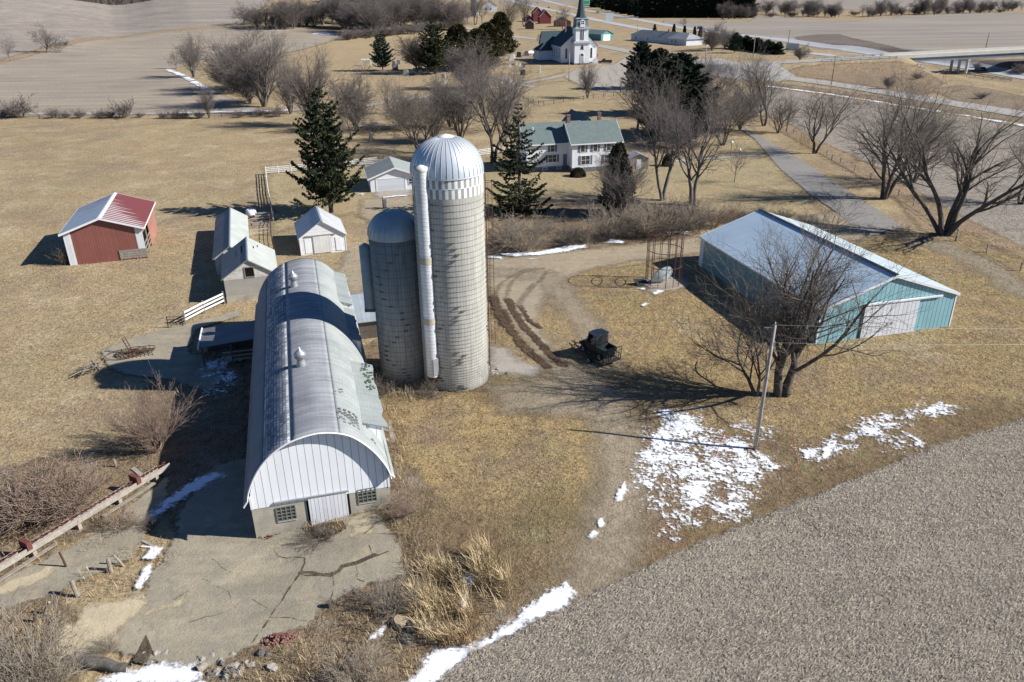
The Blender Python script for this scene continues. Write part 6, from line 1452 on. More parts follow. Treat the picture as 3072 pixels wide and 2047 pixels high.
blades('weeds', [(on((640, 1500), (760, 1450), (860, 1380), (960, 1340), (1000, 1500), (960, 1590), (620, 1590), (520, 1560)), 48, (.2, .8), .6, 9), (on((890, 900), (960, 910), (930, 1060), (940, 1180), (980, 1300), (930, 1330), (900, 1240), (905, 1060), (880, 960)), 60, (.2, .7), .6, 9), (on((870, 880), (1010, 900), (1000, 918), (880, 915)), 40, (.4, 1.1), .4, 2),
    (on((700, 1215), (790, 1200), (800, 1230), (740, 1256), (700, 1245)), 70, (.3, .8), .4, 9), (on((0, 1110), (180, 1080), (300, 1180), (250, 1260), (0, 1330)), 14, (.3, .8), .5, 9), (on((180, 1330), (300, 1260), (390, 1280), (310, 1370), (200, 1390)), 26, (.3, .8), .5, 9), (on((0, 1390), (160, 1420), (190, 1560), (0, 1590)), 24, (.3, .9), .5, 9), (on((440, 830), (548, 800), (552, 1060), (480, 1090), (400, 1080), (380, 1000)), 16, (.2, .7), .5, 9), (on((300, 1340), (400, 1240), (430, 1250), (330, 1385)), 40, (.15, .5), .5, 9), (on((690, 1190), (900, 1120), (905, 1150), (700, 1215)), 30, (.1, .45), .5, 9), (on((1150, 1330), (1330, 1340), (1230, 1420), (1120, 1480)), 14, (.1, .35), .6, 9), (on((880, 1340), (1000, 1290), (1130, 1270), (1180, 1320), (1000, 1350)), 22, (.15, .5), .5, 9)], MB5, 'brown and grey dead weeds round the barn, concrete and bottom edge', 2)
blades('tall_grass', [(W([(2370, 424), (2440, 420), (2450, 450), (2400, 452)]), 16, (1.0, 2.0), .2, 0), (W([(2300, 372), (2420, 405), (2500, 455), (2611, 520), (2846, 655), (3072, 780), (3072, 830), (2846, 720), (2700, 600), (2560, 510), (2400, 430)]), 3.5, (.3, .9), .5, 9), (W([(240, 1428), (420, 1330), (440, 1345), (330, 1410), (250, 1450)]), 26, (.2, .5), .5, 3)], MB5, 'golden tall grass along the field edge beside the drive trees', 3)
# short turf that gives the near grass its grain
def turf():
    r = np.random.default_rng(12); n = 330000; u = r.random((n, 2)); y = 27 * (105 / 27) ** u[:, 1]; x = (u[:, 0] - .5) * 1.9 * y
    ban = [on((590, 1245), (690, 1215), (860, 1180), (935, 1330), (700, 1440), (430, 1560), (260, 1500), (330, 1340), (400, 1240)), NF, on((1080, 600), (1650, 560), (1650, 640), (1240, 690), (1290, 840), (1240, 840), (1120, 690))]
    m = np.ones(n, bool)
    for P in ban: m &= ~inside(x, y, P)
    dx, dy = x - BARN_O[0], y - BARN_O[1]; uu = dx * BUX[0] + dy * BUX[1]; vv = dx * BUY[0] + dy * BUY[1]; m &= ~((uu > -.1) & (uu < 8.8) & (vv > 0) & (vv < 33.7))
    cl = np.sin(x * .9 + 2 * np.sin(y * .53)) + np.sin(y * 1.3 + x * .41) + np.sin(x * 2.7 - y * 1.9); m &= r.random(n) < np.clip(.5 + .22 * cl, .1, 1)
    x, y = x[m], y[m]; n = len(x); k = (y / 45) ** .75; h = r.uniform(.02, .07, n) * k; a = r.uniform(0, 6.28, n); w = r.uniform(.014, .03, n) * k; ln = r.uniform(.03, .10, n) * k
    b = np.stack([x, y, T(x, y) + .005 * _lift[0] * .5], 1); sd = np.stack([-np.sin(a) * w, np.cos(a) * w, 0 * a], 1); tp = b + np.stack([np.cos(a) * ln, np.sin(a) * ln, h], 1)
    V = np.stack([b - sd, tp, b + sd], 1).reshape(-1, 3)
    o = link('turf', np_mesh('turf', V, np.arange(len(V)).reshape(-1, 3), [M_b5, M_b2, mat('olive_blade', (.27, .24, .14), (.22, .20, .12), .5, bump=0)], r.choice(3, n, p=[.5, .25, .25]))); tag(o, 'short dry turf of the pasture and yard', 'grass', None, 'stuff')
turf()
# ================================================================ FENCES, POLES, MACHINES AND SMALL THINGS
def fence(name, label, pts, rails, ph, mrail, mpost=None, step=2.6, pw=.13, rh=.13, cat_='fence', group=None, rail_t=.035):
    """posts and boards along a line of ground points"""
    P = [np.array(p[:2]) for p in pts]; o = P[0]; t = thing(name, label, cat_, (o[0], o[1], Tz(o)), 0, group); z0 = Tz(o); mpost = mpost or mrail
    posts = []
    for a, b in zip(P[:-1], P[1:]):
        L = np.linalg.norm(b - a); n = max(1, int(round(L / step)))
        for i in range(n + (b is P[-1])): posts.append(a + (b - a) * i / n)
    pm = MB().box(-pw / 2, pw / 2, -pw / 2, pw / 2, -.4, ph).mesh('post', mpost)
    for q in posts[:100]:
        po = link('post', pm, t); po.location = (q[0] - o[0], q[1] - o[1], Tz(q) - z0); po.rotation_euler = (rnd.uniform(-.03, .03), rnd.uniform(-.03, .03), rnd.uniform(0, .5))
    for z in rails:
        m = MB()
        for a, b in zip(posts[:-1], posts[1:]):
            m.bar((a[0] - o[0], a[1] - o[1], Tz(a) - z0 + z + rnd.uniform(-.02, .02)), (b[0] - o[0], b[1] - o[1], Tz(b) - z0 + z + rnd.uniform(-.02, .02)), rail_t, rh)
        m.build('rail', mrail, t)
    return t
M_fencew = mat('white_board_paint', (.70, .70, .68), (.52, .50, .46), 1.2, fine=.08, contrast=(.5, .8))
M_greyb = mat('grey_board', (.46, .43, .39), (.33, .30, .27), 2, fine=.2)
def zf(x, y): return G(780 + x / 4.902, 440 + y / 4.902)
fence('board_fence', 'white board fence running across the back of the lawn past the spruce', [zf(90, 412), zf(820, 352), zf(1370, 298), zf(1720, 262)], (.35, .68, 1.0, 1.32), 1.5, M_fencew)
fence('board_fence', 'white board fence along the left side of the lawn casting a wavy shadow', [zf(92, 415), G(806, 585), G(820, 660)], (.35, .68, 1.0, 1.32), 1.5, M_fencew)
fence('board_fence', 'white board fence between the silo dome and the farmhouse spruce', [G(1436, 470), G(1490, 462), G(1550, 455)], (.35, .68, 1.0, 1.32), 1.5, M_fencew)
fence('board_fence', 'short weathered white board fence beside the shaded shed wall', [G(557, 972), G(615, 941), G(675, 912)], (.45, .85, 1.25), 1.5, M_fencew, M_wood, step=3.0, rh=.2, rail_t=.05)
fence('pen_fence', 'grey plank fence across the small pen by the livestock sheds', [G(768, 662), G(822, 658)], (.3, .7, 1.1), 1.3, M_greyb, step=2, rh=.2)
fence('pen_fence', 'pipe fence on the right side of the small pen', [G(812, 662), G(815, 720), G(828, 782)], (.4, .8, 1.2), 1.3, M_rust, step=2.2, pw=.08, rh=.06)
fence('pen_fence', 'low plank fence across the middle of the small pen', [G(752, 712), G(812, 704)], (.5, 1.0), 1.1, M_greyb, step=2.2, rh=.1)
fence('gate_fence', 'dark pipe gate at the end of the weathered white fence', [G(505, 984), G(550, 982)], (.3, .6, .9, 1.2), 1.3, M_black, M_black, step=2, pw=.07, rh=.05)
fence('wire_fence', 'dark post fence round the corner of the church lot', [G(1525, 278), G(1570, 300), G(1632, 318), G(1690, 308), G(1780, 296), G(1900, 282)], (.5, 1.0), 1.2, M_woodd, step=4, pw=.16, rh=.05)
fence('wire_fence', 'thin post fence between the farm drive and the stubble field', [G(2300, 345), G(2380, 402), G(2480, 470), G(2611, 540), G(2740, 620), G(2870, 712), G(3060, 815)], (.5, 1.0), 1.2, M_wood, step=6, pw=.14, rh=.025)
fence('wire_fence', 'wire fence with thin posts along the lane through the trees', [G(1040, 336), G(1160, 322), G(1300, 300), G(1500, 276)], (.5, 1.0), 1.2, M_woodd, step=5, pw=.14, rh=.03)
fence('wire_fence', 'post and wire fence along the pasture below the bush row', [G(0, 356), G(300, 357), G(600, 354), G(860, 345)], (.6, 1.1), 1.2, M_woodd, step=6, pw=.16, rh=.03)
# things in the pen
for (u, v, w, lb) in ((702, 640, 1.5, 'white plastic tank lying behind the low livestock shed'),):
    p = G(755, 648); t = thing('tank', lb, 'tank', p, .2); m = MB(); m.lathe([(0, 0), (.75, 0), (.8, .2), (.8, .9), (.6, 1.1), (.2, 1.18), (0, 1.18)], 20); m.build('tank_shell', M_white, t, True); m = MB(); m.lathe([(.2, 1.18), (.2, 1.28), (0, 1.3)], 12); m.build('lid', M_galv, t)
t = thing('board_stack', 'pile of old pale planks lying in the small pen', 'planks', G(790, 672), .3)
for i in range(9): m = MB(); a = rnd.uniform(-.15, .15); m.bar((-1.6, -.7 + i * .17, .05 + .06 * (i % 3)), (1.6, -.7 + i * .17 + a, .05 + .06 * (i % 3)), .15, .04); m.build('plank', M_wood, t)

# ---- the wooden pole with its wires, and other poles
def pole(label, p, h, r=.15, arm=None, lamp=False, dark=False, lean=(0, 0), group='utility poles'):
    t = thing('utility_pole', label, 'pole', p, 0, group); t.rotation_euler = (lean[0], lean[1], rnd.uniform(0, 1))
    m = MB(); m.tube([(0, 0, -.3), (0, 0, h * .5), (0, 0, h)], [r, r * .85, r * .7], 10); m.build('pole_shaft', M_woodd if dark else M_poleg, t, True)
    if arm: m = MB(); m.bar((-arm, 0, h - .6), (arm, 0, h - .6), .12, .14); m.build('cross_arm', M_woodd if dark else M_poleg, t); 
    if arm:
        for x in (-arm * .9, 0, arm * .9): m = MB(); m.lathe([(.05, h - .52), (.07, h - .44), (.04, h - .32), (0, h - .3)], 8, x, 0); m.build('insulator', M_trimw, t)
    if lamp: m = MB(); m.tube([(0, 0, h - .3), (.9, 0, h)], .05, 6); m.box(.7, 1.4, -.15, .15, h - .05, h + .1); m.build('lamp_head', M_galv, t)
    return t
M_poleg = mat('grey_pole_wood', (.42, .38, .35), (.30, .26, .23), 2, fine=.2, fscale=8, bump=.4)
pp = G(2264, 1352)
P1 = pole('tall grey wooden pole standing in the snowy grass beside the yard tree', pp, 10.2, .155, group=None, lean=(0, .035)); P1.rotation_euler = (0, .02, 0)
m = MB(); m.bar((-.7, 0, 10.05), (.05, 0, 10.05), .06, .06); m.build('bracket', M_galv, P1)
m = MB(); m.box(-.02, .2, -.1, .1, 8.7, 9.0); m.lathe([(.05, 10.2), (.07, 10.3), (.03, 10.42), (0, 10.45)], 8); m.build('insulator', M_galv, P1)
def wire(label, a, b, sag, r=.006, n=24):
    m = MB(); a = np.array(a, float); b = np.array(b, float); pts = []
    for i in range(n + 1): f = i / n; q = a + (b - a) * f; q[2] -= sag * 4 * f * (1 - f); pts.append(q)
    m.tube(pts, r, 4); o = m.build('power_line', M_galv, None); tag(o, label, 'wire', 'overhead wires'); return o
far1 = G(3300, 985, 9.8); far2 = G(3300, 1030, 8.4)
wire('upper overhead wire running right from the wooden pole', (pp[0] + .2, pp[1], 10.25), far1, .15)
wire('lower overhead wire running right from the wooden pole', (pp[0] + .2, pp[1], 8.9), far2, .15)
for u0, v0, v1, lb, kw in ((1707, 245, 158, 'grey pole with a box beside the church drive', dict(r=.16)), (2494, 255, 171, 'street lamp pole beside the overpass road', dict(r=.14, lamp=True, dark=True)), (2259, 172, 100, 'pale pole in front of the evergreen windbreak', dict(r=.17, arm=1.1)), (2362, 150, 89, 'pole with a cross arm beside the highway sign', dict(r=.18, arm=1.4, dark=True)), (2956, 150, 98, 'thin dark pole beyond the overpass', dict(r=.17, dark=True)), (1912, 96, 50, 'slim pole beside the highway behind the ranch house', dict(r=.16)), (2174, 106, 76, 'short pole with a crossarm far behind the windbreak', dict(r=.16, arm=1.0)), (2114, 200, 136, 'lamp pole by the crossroads in front of the brown tree', dict(r=.16, lamp=True)), (1862, 278, 236, 'dark mailbox like post at the edge of the parking lot', dict(r=.2, dark=True))):
    p = G(u0, v0); pole(lb, p, hgt(p, v1), **kw)
p = G(1150, 627); t = pole('short grey meter pole on the gravel in front of the garage', p, hgt(p, 587), .1, group=None); m = MB(); m.box(.12, .55, -.2, .2, .3, 1.5); m.build('meter_box', M_galv, t)
p = G(2191, 472); t = thing('yard_lamp', 'white topped yard lamp beside the sidewalk', 'lamp post', p, 0); m = MB(); m.tube([(0, 0, 0), (0, 0, 2.6)], .05, 6); m.build('lamp_post', M_black, t); m = MB(); m.lathe([(.1, 2.6), (.3, 2.75), (.32, 3.0), (.1, 3.2), (0, 3.2)], 10); m.build('lamp_head', M_trimw, t, True)
p = G(2216, 484); t = thing('yard_lamp', 'smaller white post top right of the yard lamp', 'lamp post', p, 0); m = MB(); m.tube([(0, 0, 0), (0, 0, 2.0)], .04, 6); m.build('lamp_post', M_black, t); m = MB(); m.lathe([(.1, 2.0), (.26, 2.1), (.26, 2.3), (0, 2.45)], 10); m.build('lamp_head', M_trimw, t, True)
M_orange = mat('orange_red_stake', (.55, .10, .045), (.45, .08, .04), 5)
for (b, tp, lb) in ((((2142, 1377)), (2177, 1290), 'thin orange stake leaning right left of the wooden pole'), ((2398, 1418), (2378, 1313), 'thin orange stake standing right of the wooden pole')):
    p = G(*b); h = hgt(p, tp[1]); q = G(tp[0], tp[1], p[2] + h); m = MB(); m.tube([p, q], .022, 6); m.tube([q - (q - p) * .25, q - (q - p) * .05], .03, 6); o = m.build('marker_stake', M_orange); tag(o, lb, 'stake', 'orange stakes')

# ---- rusty wire corn crib
def crib():
    c = G(1988, 852); r = 2.0; h = hgt(c, 702) ; t = thing('wire_crib', 'tall rusty round wire corn crib frame with a tin lid lying inside', 'corn crib', c, 0)
    m = MB(); mm = MB()
    for i in range(14):
        a = 2 * math.pi * i / 14 + .2; m.tube([(r * math.cos(a), r * math.sin(a), 0), (r * math.cos(a), r * math.sin(a), h)], .032 if i % 2 else .045, 5)
    m.build('uprights', M_rust, t)
    for z in (h, h * .70, h * .40):
        m = MB(); m.tube([(r * math.cos(q), r * math.sin(q), z) for q in np.linspace(0, 2 * math.pi, 40, endpoint=False)], .04, 5, closed=True); m.build('ring', M_rust, t)
    m = MB()
    for i in range(42):
        a = 2 * math.pi * i / 42
        if 1.2 < a < 2.9 or 4.0 < a < 4.6: continue
        m.tube([(r * math.cos(a), r * math.sin(a), .1), (r * math.cos(a), r * math.sin(a), h - .2)], .008, 3)
    m.build('wire_mesh', M_rust, t)
    m = MB(); m.lathe([(2.35, -.1), (2.35, .16), (0, .18)], 28); m.build('base_ring', M_conc2, t)
    # roof cone lying inside
    t2 = thing('crib_lid', 'pale tin cone roof lying tilted inside the wire crib', 'tin roof', (c[0] - .15, c[1] + .2, c[2] + .85), .6); t2.rotation_euler = (R(118), R(-18), .35)
    m = MB(); m.lathe([(1.5, 0), (1.45, .04), (.75, .36), (.15, .6), (0, .6)], 20); m.build('tin_cone', mat('pale_blue_tin', (.55, .62, .65), (.42, .48, .5), 2, rough=.4, metal=.3), t2)
    m = MB(); m.lathe([(1.53, -.05), (1.53, .03)], 20); m.build('rim', M_galv, t2)
    t3 = thing('scrap_trough', 'dark fallen sheet leaning at the left foot of the wire crib', 'scrap', (c[0] - 2.4, c[1] - .5, c[2]), .5); m = MB(); m.prism([(-.8, -.3, 0), (.9, -.5, 0), (.6, .6, .5), (-.9, .7, .7)], (0, 0, 0), (0, 0, .06)); m.build('sheet', M_black, t3)
M_conc2 = mat('crib_base', (.38, .32, .25), (.30, .25, .2), 2)
crib()

# ---- black utility vehicle on a trailer
def wheel(t, x, y, r, w, rim=True, name='wheel'):
    m = MB(); m.lathe([(r * .62, -w / 2), (r * .95, -w / 2), (r, -w * .3), (r, w * .3), (r * .95, w / 2), (r * .62, w / 2)], 20); me = m.mesh('tyre', M_rubber, False)
    o = link(name, me, t); o.location = (x, y, r); o.rotation_euler = (0, R(90), 0) if False else (R(90), 0, 0)
    if rim: m = MB(); m.lathe([(0, -w * .3), (r * .62, -w * .35), (r * .62, w * .35), (0, w * .3)], 14); m.build('rim', M_galv, o)
    return o
def utv():
    a = G(1804, 1108); b = G(1867, 1099); across = (b - a)[:2]; W_ = float(np.linalg.norm(across)); across /= W_; f = np.array([-across[1], across[0]]); 
    ang = R(124); f = np.array([math.cos(ang), math.sin(ang)]); ctr = (a[:2] + b[:2]) / 2 + f * .1
    L = 3.7; w = 1.9
    t = thing('utility_trailer', 'small black mesh utility trailer with an upright rear gate', 'trailer', (ctr[0], ctr[1], Tz(ctr)), ang)   # local x forwards
    m = MB(); m.box(0, L, -w / 2, w / 2, .46, .52); m.box(0, L, -w / 2, -w / 2 + .08, .4, .56); m.box(0, L, w / 2 - .08, w / 2, .4, .56); m.build('deck', M_woodd, t)
    for sg in (-1, 1):
        m = MB(); m.tube([(0, sg * w / 2, .56), (0, sg * w / 2, 1.0), (L, sg * w / 2, 1.0), (L, sg * w / 2, .56)], .03, 6); m.tube([(L / 2, sg * w / 2, .56), (L / 2, sg * w / 2, 1.0)], .025, 5); m.build('side_rail', M_black, t)
    m = MB(); m.tube([(L, -w / 2, 1.0), (L, w / 2, 1.0)], .03, 6); m.build('front_rail', M_black, t)
    m = MB()
    for y in np.linspace(-w / 2, w / 2, 8): m.tube([(-.05, y, .5), (-.12, y, 1.75)], .022, 5)
    for z in (.5, 1.75): m.tube([(-.05 - (z - .5) * .056, -w / 2, z), (-.05 - (z - .5) * .056, w / 2, z)], .032, 5)
    for z in np.linspace(.6, 1.15, 6): m.tube([(-.06, -w / 2, z), (-.06, w / 2, z)], .008, 4)
    m.build('gate', M_black, t)
    m = MB(); m.tube([(L, -.5, .48), (L + 1.2, 0, .46)], .045, 6); m.tube([(L, .5, .48), (L + 1.2, 0, .46)], .045, 6); m.tube([(L + 1.2, 0, .46), (L + 1.5, 0, .46)], .05, 6); m.tube([(L + 1.1, 0, 0), (L + 1.1, 0, .8)], .035, 6); m.build('tongue', M_black, t)
    for sg in (-1, 1): wheel(t, L * .42, sg * (w / 2 + .14), .32, .2); 
    for sg in (-1, 1): m = MB(); m.box(L * .42 - .42, L * .42 + .42, sg * (w / 2 + .03) - .0, sg * (w / 2 + .03) + sg * .24, .66, .7); m.build('mudguard', M_black, t)
    t.scale = (1.1, 1.1, 1.1)
    v = thing('utility_vehicle', 'black side by side utility vehicle with a hard roof and small cargo bed', 'utility vehicle', (ctr[0] + f[0] * .25, ctr[1] + f[1] * .25,   .575 + Tz(ctr)), ang); v.scale = (1.1, 1.1, 1.1)
    m = MB(); m.box(.1, 3.0, -.62, .62, .35, .62); m.prism([(2.0, -.7, .62), (3.05, -.6, .62), (3.1, -.55, .78), (2.85, -.58, .98), (2.05, -.7, 1.08)], (0, 0, 0), (0, 0, 0)) if False else None
    m.prism([(2.05, -.68, .6), (3.12, -.55, .6), (3.12, -.5, .82), (2.75, -.55, 1.0), (2.05, -.66, 1.1)], (0, 0, 0), (0, 1.2, 0)); m.build('body', M_black, v)
    m = MB(); m.box(.0, 1.02, -.72, -.66, .7, 1.08); m.box(0, 1.02, .66, .72, .7, 1.08); m.box(0, .05, -.72, .72, .7, 1.05); m.box(.97, 1.02, -.72, .72, .7, 1.1); m.box(0, 1.02, -.72, .72, .66, .71); m.build('cargo_bed', mat('dark_bed', (.03, .045, .045), (.02, .03, .03), 3), v)
    m = MB(); R4 = [(1.08, .7), (1.08, -.7)]
    for sg in (-1, 1):
        m.tube([(1.06, sg * .7, .7), (1.1, sg * .66, 1.95)], .035, 6); m.tube([(2.2, sg * .7, 1.08), (1.95, sg * .64, 1.95)], .035, 6); m.tube([(1.1, sg * .66, 1.95), (1.95, sg * .64, 1.95)], .035, 6)
    m.build('roll_cage', M_black, v)
    m = MB(); m.prism([(1.02, -.74, 1.95), (1.98, -.70, 1.95), (2.1, 0, 1.97), (1.98, .70, 1.95), (1.02, .74, 1.95)], (0, 0, 0), (0, 0, .08)); m.build('roof', mat('dark_roof_panel', (.022, .03, .045), (.03, .04, .045), 2, rough=.35), v)
    m = MB(); m.prism([(2.2, -.62, 1.08), (2.2, .62, 1.08), (1.97, .58, 1.93), (1.97, -.58, 1.93)], (0, 0, 0), (.015, 0, 0)); m.prism([(1.05, -.6, 1.15), (1.05, .6, 1.15), (1.08, .58, 1.9), (1.08, -.58, 1.9)], (0, 0, 0), (.01, 0, 0)); m.build('window', M_glass, v)
    for sg in (-1, 1): m = MB(); m.prism([(1.1, sg * .71, .62), (2.15, sg * .71, .62), (2.15, sg * .69, 1.1), (1.1, sg * .69, 1.15)], (0, 0, 0), (0, sg * .03, 0)); m.build('door', M_black, v)
    m = MB(); m.box(1.15, 1.6, -.6, .6, .75, .95); m.box(1.12, 1.25, -.6, .6, .95, 1.45); m.build('seat', M_black, v)
    for x in (.5, 2.6):
        for sg in (-1, 1): wheel(v, x, sg * .66, .32, .24)
    for sg in (-.45, .45): m = MB(); m.box(3.1, 3.14, sg - .12, sg + .12, .72, .82); m.build('headlight', M_trimw, v)
    m = MB(); m.tube([(3.15, -.5, .45), (3.35, -.5, .55), (3.35, .5, .55), (3.15, .5, .45)], .03, 6); m.tube([(3.35, -.3, .55), (3.35, -.3, .95), (3.35, .3, .95), (3.35, .3, .55)], .03, 6); m.build('front_guard', M_black, v)
utv()

# ---- old hay rake: rusty wheels and rings
def rake():
    c = G(400, 1070); t = thing('hay_rake', 'rusty old rake of bent iron hoops lying on the broken slab', 'farm machine', c, .35); r = random.Random(4)
    for i, (x, y, rx, ry, tilt) in enumerate(((-.9, .2, 1.5, 1.0, .12), (-.2, .3, 1.3, .8, .3), (.7, .5, 1.3, .8, .25), (.5, .0, 1.2, .6, .45), (1.1, .1, .8, .6, .55), (-.1, -.1, .9, .55, .5))):
        m = MB(); m.tube([(x + rx * math.cos(q), y + ry * math.sin(q), .25 + tilt * (.5 + .5 * math.sin(q + i))) for q in np.linspace(0, 2 * math.pi, 26, endpoint=False)], .035, 5, closed=True); m.build('iron_hoop', M_rust, t)
    m = MB()
    for k in range(9): a = -1.3 + k * .35; m.tube([(a, .7, .5 + .2 * math.sin(k)), (a + .2, -.4, .35), (a + .35, -.9, .05)], .035, 5)
    m.tube([(-1.2, .1, .5), (2.0, -.1, .55)], .05, 6); m.tube([(-1.2, .45, .4), (2.0, .25, .45)], .05, 6); m.build('tine_frame', M_rust, t)
    m = MB(); m.tube([(-.25, .35, .4), (-.75, 1.0, 1.6)], .06, 6); m.tube([(0, .35, .4), (-.5, 1.1, 1.7)], .05, 6)
    for k in range(5): f = k / 5; m.tube([(-.25 - .5 * f, .35 + .65 * f, .4 + 1.2 * f), (0 - .5 * f, .35 + .75 * f, .4 + 1.3 * f)], .025, 4)
    m.build('drawbar', M_rust, t)
rake()
# ---- feed bunk with its rusty chain auger along the left slab
def bunk():
    A = G(505, 1418); B = G(0, 1728); a2 = A[:2]; d = B[:2] - a2; L = float(np.linalg.norm(d)); ang = math.atan2(d[1], d[0])
    t = thing('feed_bunk', 'long weathered wooden feed bunk with a rusty chain along its top', 'feed bunk', (A[0], A[1], 0), ang); L += 4
    m = MB(); m.box(0, L, .35, .42, .55, .95); m.build('side_board', M_boardgrey, t); m = MB(); m.box(0.6, L, -.28, -.2, .55, .85); m.build('side_board', M_boardgrey, t); m = MB(); m.box(0, L, -.2, .35, .5, .56); m.build('trough_floor', M_woodd, t)
    for x in np.arange(1.2, L, 3.0):
        m = MB(); m.box(x - .12, x + .12, -.25, .45, -.1, .5); m.build('leg', M_conc2, t)
    m = MB()
    for k in range(int(L / .34)):
        x = .3 + k * .34
        q = np.linspace(0, 2 * math.pi, 9, endpoint=False); m.tube([(x + .13 * math.cos(b), .12 + .12 * math.sin(b) * (1 if k % 2 else .4), .98 + .12 * math.sin(b) * (.4 if k % 2 else 1)) for b in q], .04, 4, closed=True)
    ch = m.build('auger_chain', M_rustred, t)
    for x in (2.6, 10.4): m = MB(); m.box(x - .15, x + .15, -.35, .5, .8, 1.35); m.build('bracket', M_rustred, t)
    for x0 in (1.6, 9): m = MB(); m.bar((x0, .62, .3), (x0 + 4.2, .75, .28), .28, .06); m.build('fallen_board', M_wood, t)
M_boardgrey = mat('sunbleached_board', (.37, .34, .29), (.26, .23, .195), 2.5, fine=.2, bump=.3); M_rustred = mat('red_rust', (.17, .055, .045), (.11, .04, .035), 6, fine=.3)
bunk()
# ---- posts, boards, logs and rubble of the lower left
def post(label, uv, uvt, r=.13, mt=None, group='old wooden posts on the broken slab'):
    p = G(*uv); h = max(.5, hgt(p, uvt[1])); q = G(uvt[0], uvt[1], p[2] + h); m = MB(); m.tube([p - (0, 0, .2), p + (q - p) * .5, q], [r, r * .95, r * .85], 8); o = m.build('wooden_post', mt or M_wood); tag(o, label, 'post', group)
def zb(x, y): return (x / 2.867, 1500 + y / 2.867)
post('grey slanted post on the slab edge, the one nearest the pale concrete', zb(668, 830), zb(610, 690)); post('grey upright post in the brown weeds between two leaning ones', zb(955, 620), zb(925, 500)); post('thin pale stick leaning in the weeds right of the upright post', zb(1075, 572), zb(975, 475), .07)
post('rusty iron post leaning beside the feed bunk', zb(580, 590), zb(510, 450), .07, M_rust); post('pale post at the corner of the weeds left of the concrete', zb(365, 990), zb(425, 880), .09); post('dark stump post in the left weeds', zb(300, 1060), zb(300, 970), .1, M_woodd)
post('small grey post left of the slab above the orange weeds', (350, 1404), (341, 1378), .1); post('short white topped post in the shaded barnyard', (615, 1235), (611, 1215), .08); post('small dark bollard on the concrete above the tall weeds', (990, 1822), (986, 1806), .16, M_woodd)
post('pale dead tree stump standing in the pasture behind the garage', (1108, 428), (1114, 398), .35, M_wood, None); post('grey post in the grass verge right of the corner tree', (2866, 726), (2872, 706), .14); post('small post by the field edge right of the drive', (2495, 480), (2498, 464), .13)
def board(label, uv0, uv1, w=.18, th=.05, mt=None, z=.08, group='loose boards on the slab'):
    a = G(*uv0); b = G(*uv1); m = MB(); m.bar(a + (0, 0, z), b + (0, 0, z * .7), w, th); o = m.build('loose_board', mt or M_boardgrey); tag(o, label, 'board', group)
board('weathered board pointing at the small snow lumps on the slab', zb(1175, 335), zb(1330, 405), .2); board('white pipe lying beside the snow lumps', zb(1220, 412), zb(1300, 415), .12, .1, M_trimw); board('grey beam lying left of the barn slab, pointing at the bunk', (400, 1410), (450, 1450), .3, .2)
board('pale board lying on the weeds beside the big hollow log', zb(1285, 1430), zb(1310, 1330), .22, .12); board('dark board standing beside the log', zb(1255, 1400), zb(1290, 1320), .25, .15, M_woodd)
board('thin pale rail in the grass left of the broken slabs', (278, 1083), (300, 1112), .1, .08); board('pale plank lying on the broken slab near the rake', (390, 1100), (412, 1088), .12, .05); board('dark twisted branch on the broken slab', (448, 1018), (460, 1028), .1, .08, M_woodd); board('dark stick lying on the concrete in front of the barn', (1062, 1652), (1082, 1664), .08, .06, M_woodd)
board('pale plank against the east wall of the barn', (1168, 1270), (1180, 1330), .3, .08); board('plank across the gap beside the east barn wall', (1150, 1290), (1178, 1300), .25, .06); board('second plank across the gap beside the east barn wall', (1152, 1320), (1182, 1326), .25, .06)
board('broken pale board beside the foot of the tall silo', (1476, 1118), (1512, 1112), .12, .08); board('dark stick beside the foot of the tall silo', (1480, 1110), (1496, 1126), .1, .08, M_woodd)
def log(label, a, b, r0, r1, mt):
    p, q = G(*a), G(*b); d = (q - p); L = np.linalg.norm(d); t = thing('fallen_log', label, 'log', p, math.atan2(d[1], d[0])); m = MB(); rr = random.Random(2)
    n = 14; prf = []
    m.tube([(L * i / n, .05 * math.sin(i), r0 + (r1 - r0) * i / n - .06) for i in range(n + 1)], [(r0 + (r1 - r0) * i / n) * (1 + rr.uniform(-.06, .06)) for i in range(n + 1)], 16, caps=False); m.build('bark_shell', mt, t, True)
    m = MB(); m.lathe([(0, 0), (r0 * .78, .0), (r0 * .8, .05), (0, .06)], 16); e = m.build('hollow_end', M_void, t); e.location = (.04, 0, r0 - .06); e.rotation_euler = (0, R(-90), 0)
    m = MB(); m.lathe([(r0 * .78, 0), (r0 * 1.02, 0), (r0 * 1.02, .06), (r0 * .78, .06)], 16); e = m.build('cut_rim', M_wood, t); e.location = (.02, 0, r0 - .06); e.rotation_euler = (0, R(-90), 0)
log('big hollow grey log lying in the bottom left corner of the slab', zb(650, 1400), zb(1110, 1480), .36, .26, mat('dead_log', (.17, .15, .13), (.08, .072, .065), 3, fine=.35, bump=1.0))
log('short cut log in the bottom rubble', (596, 2016), (614, 2004), .22, .2, M_wood)
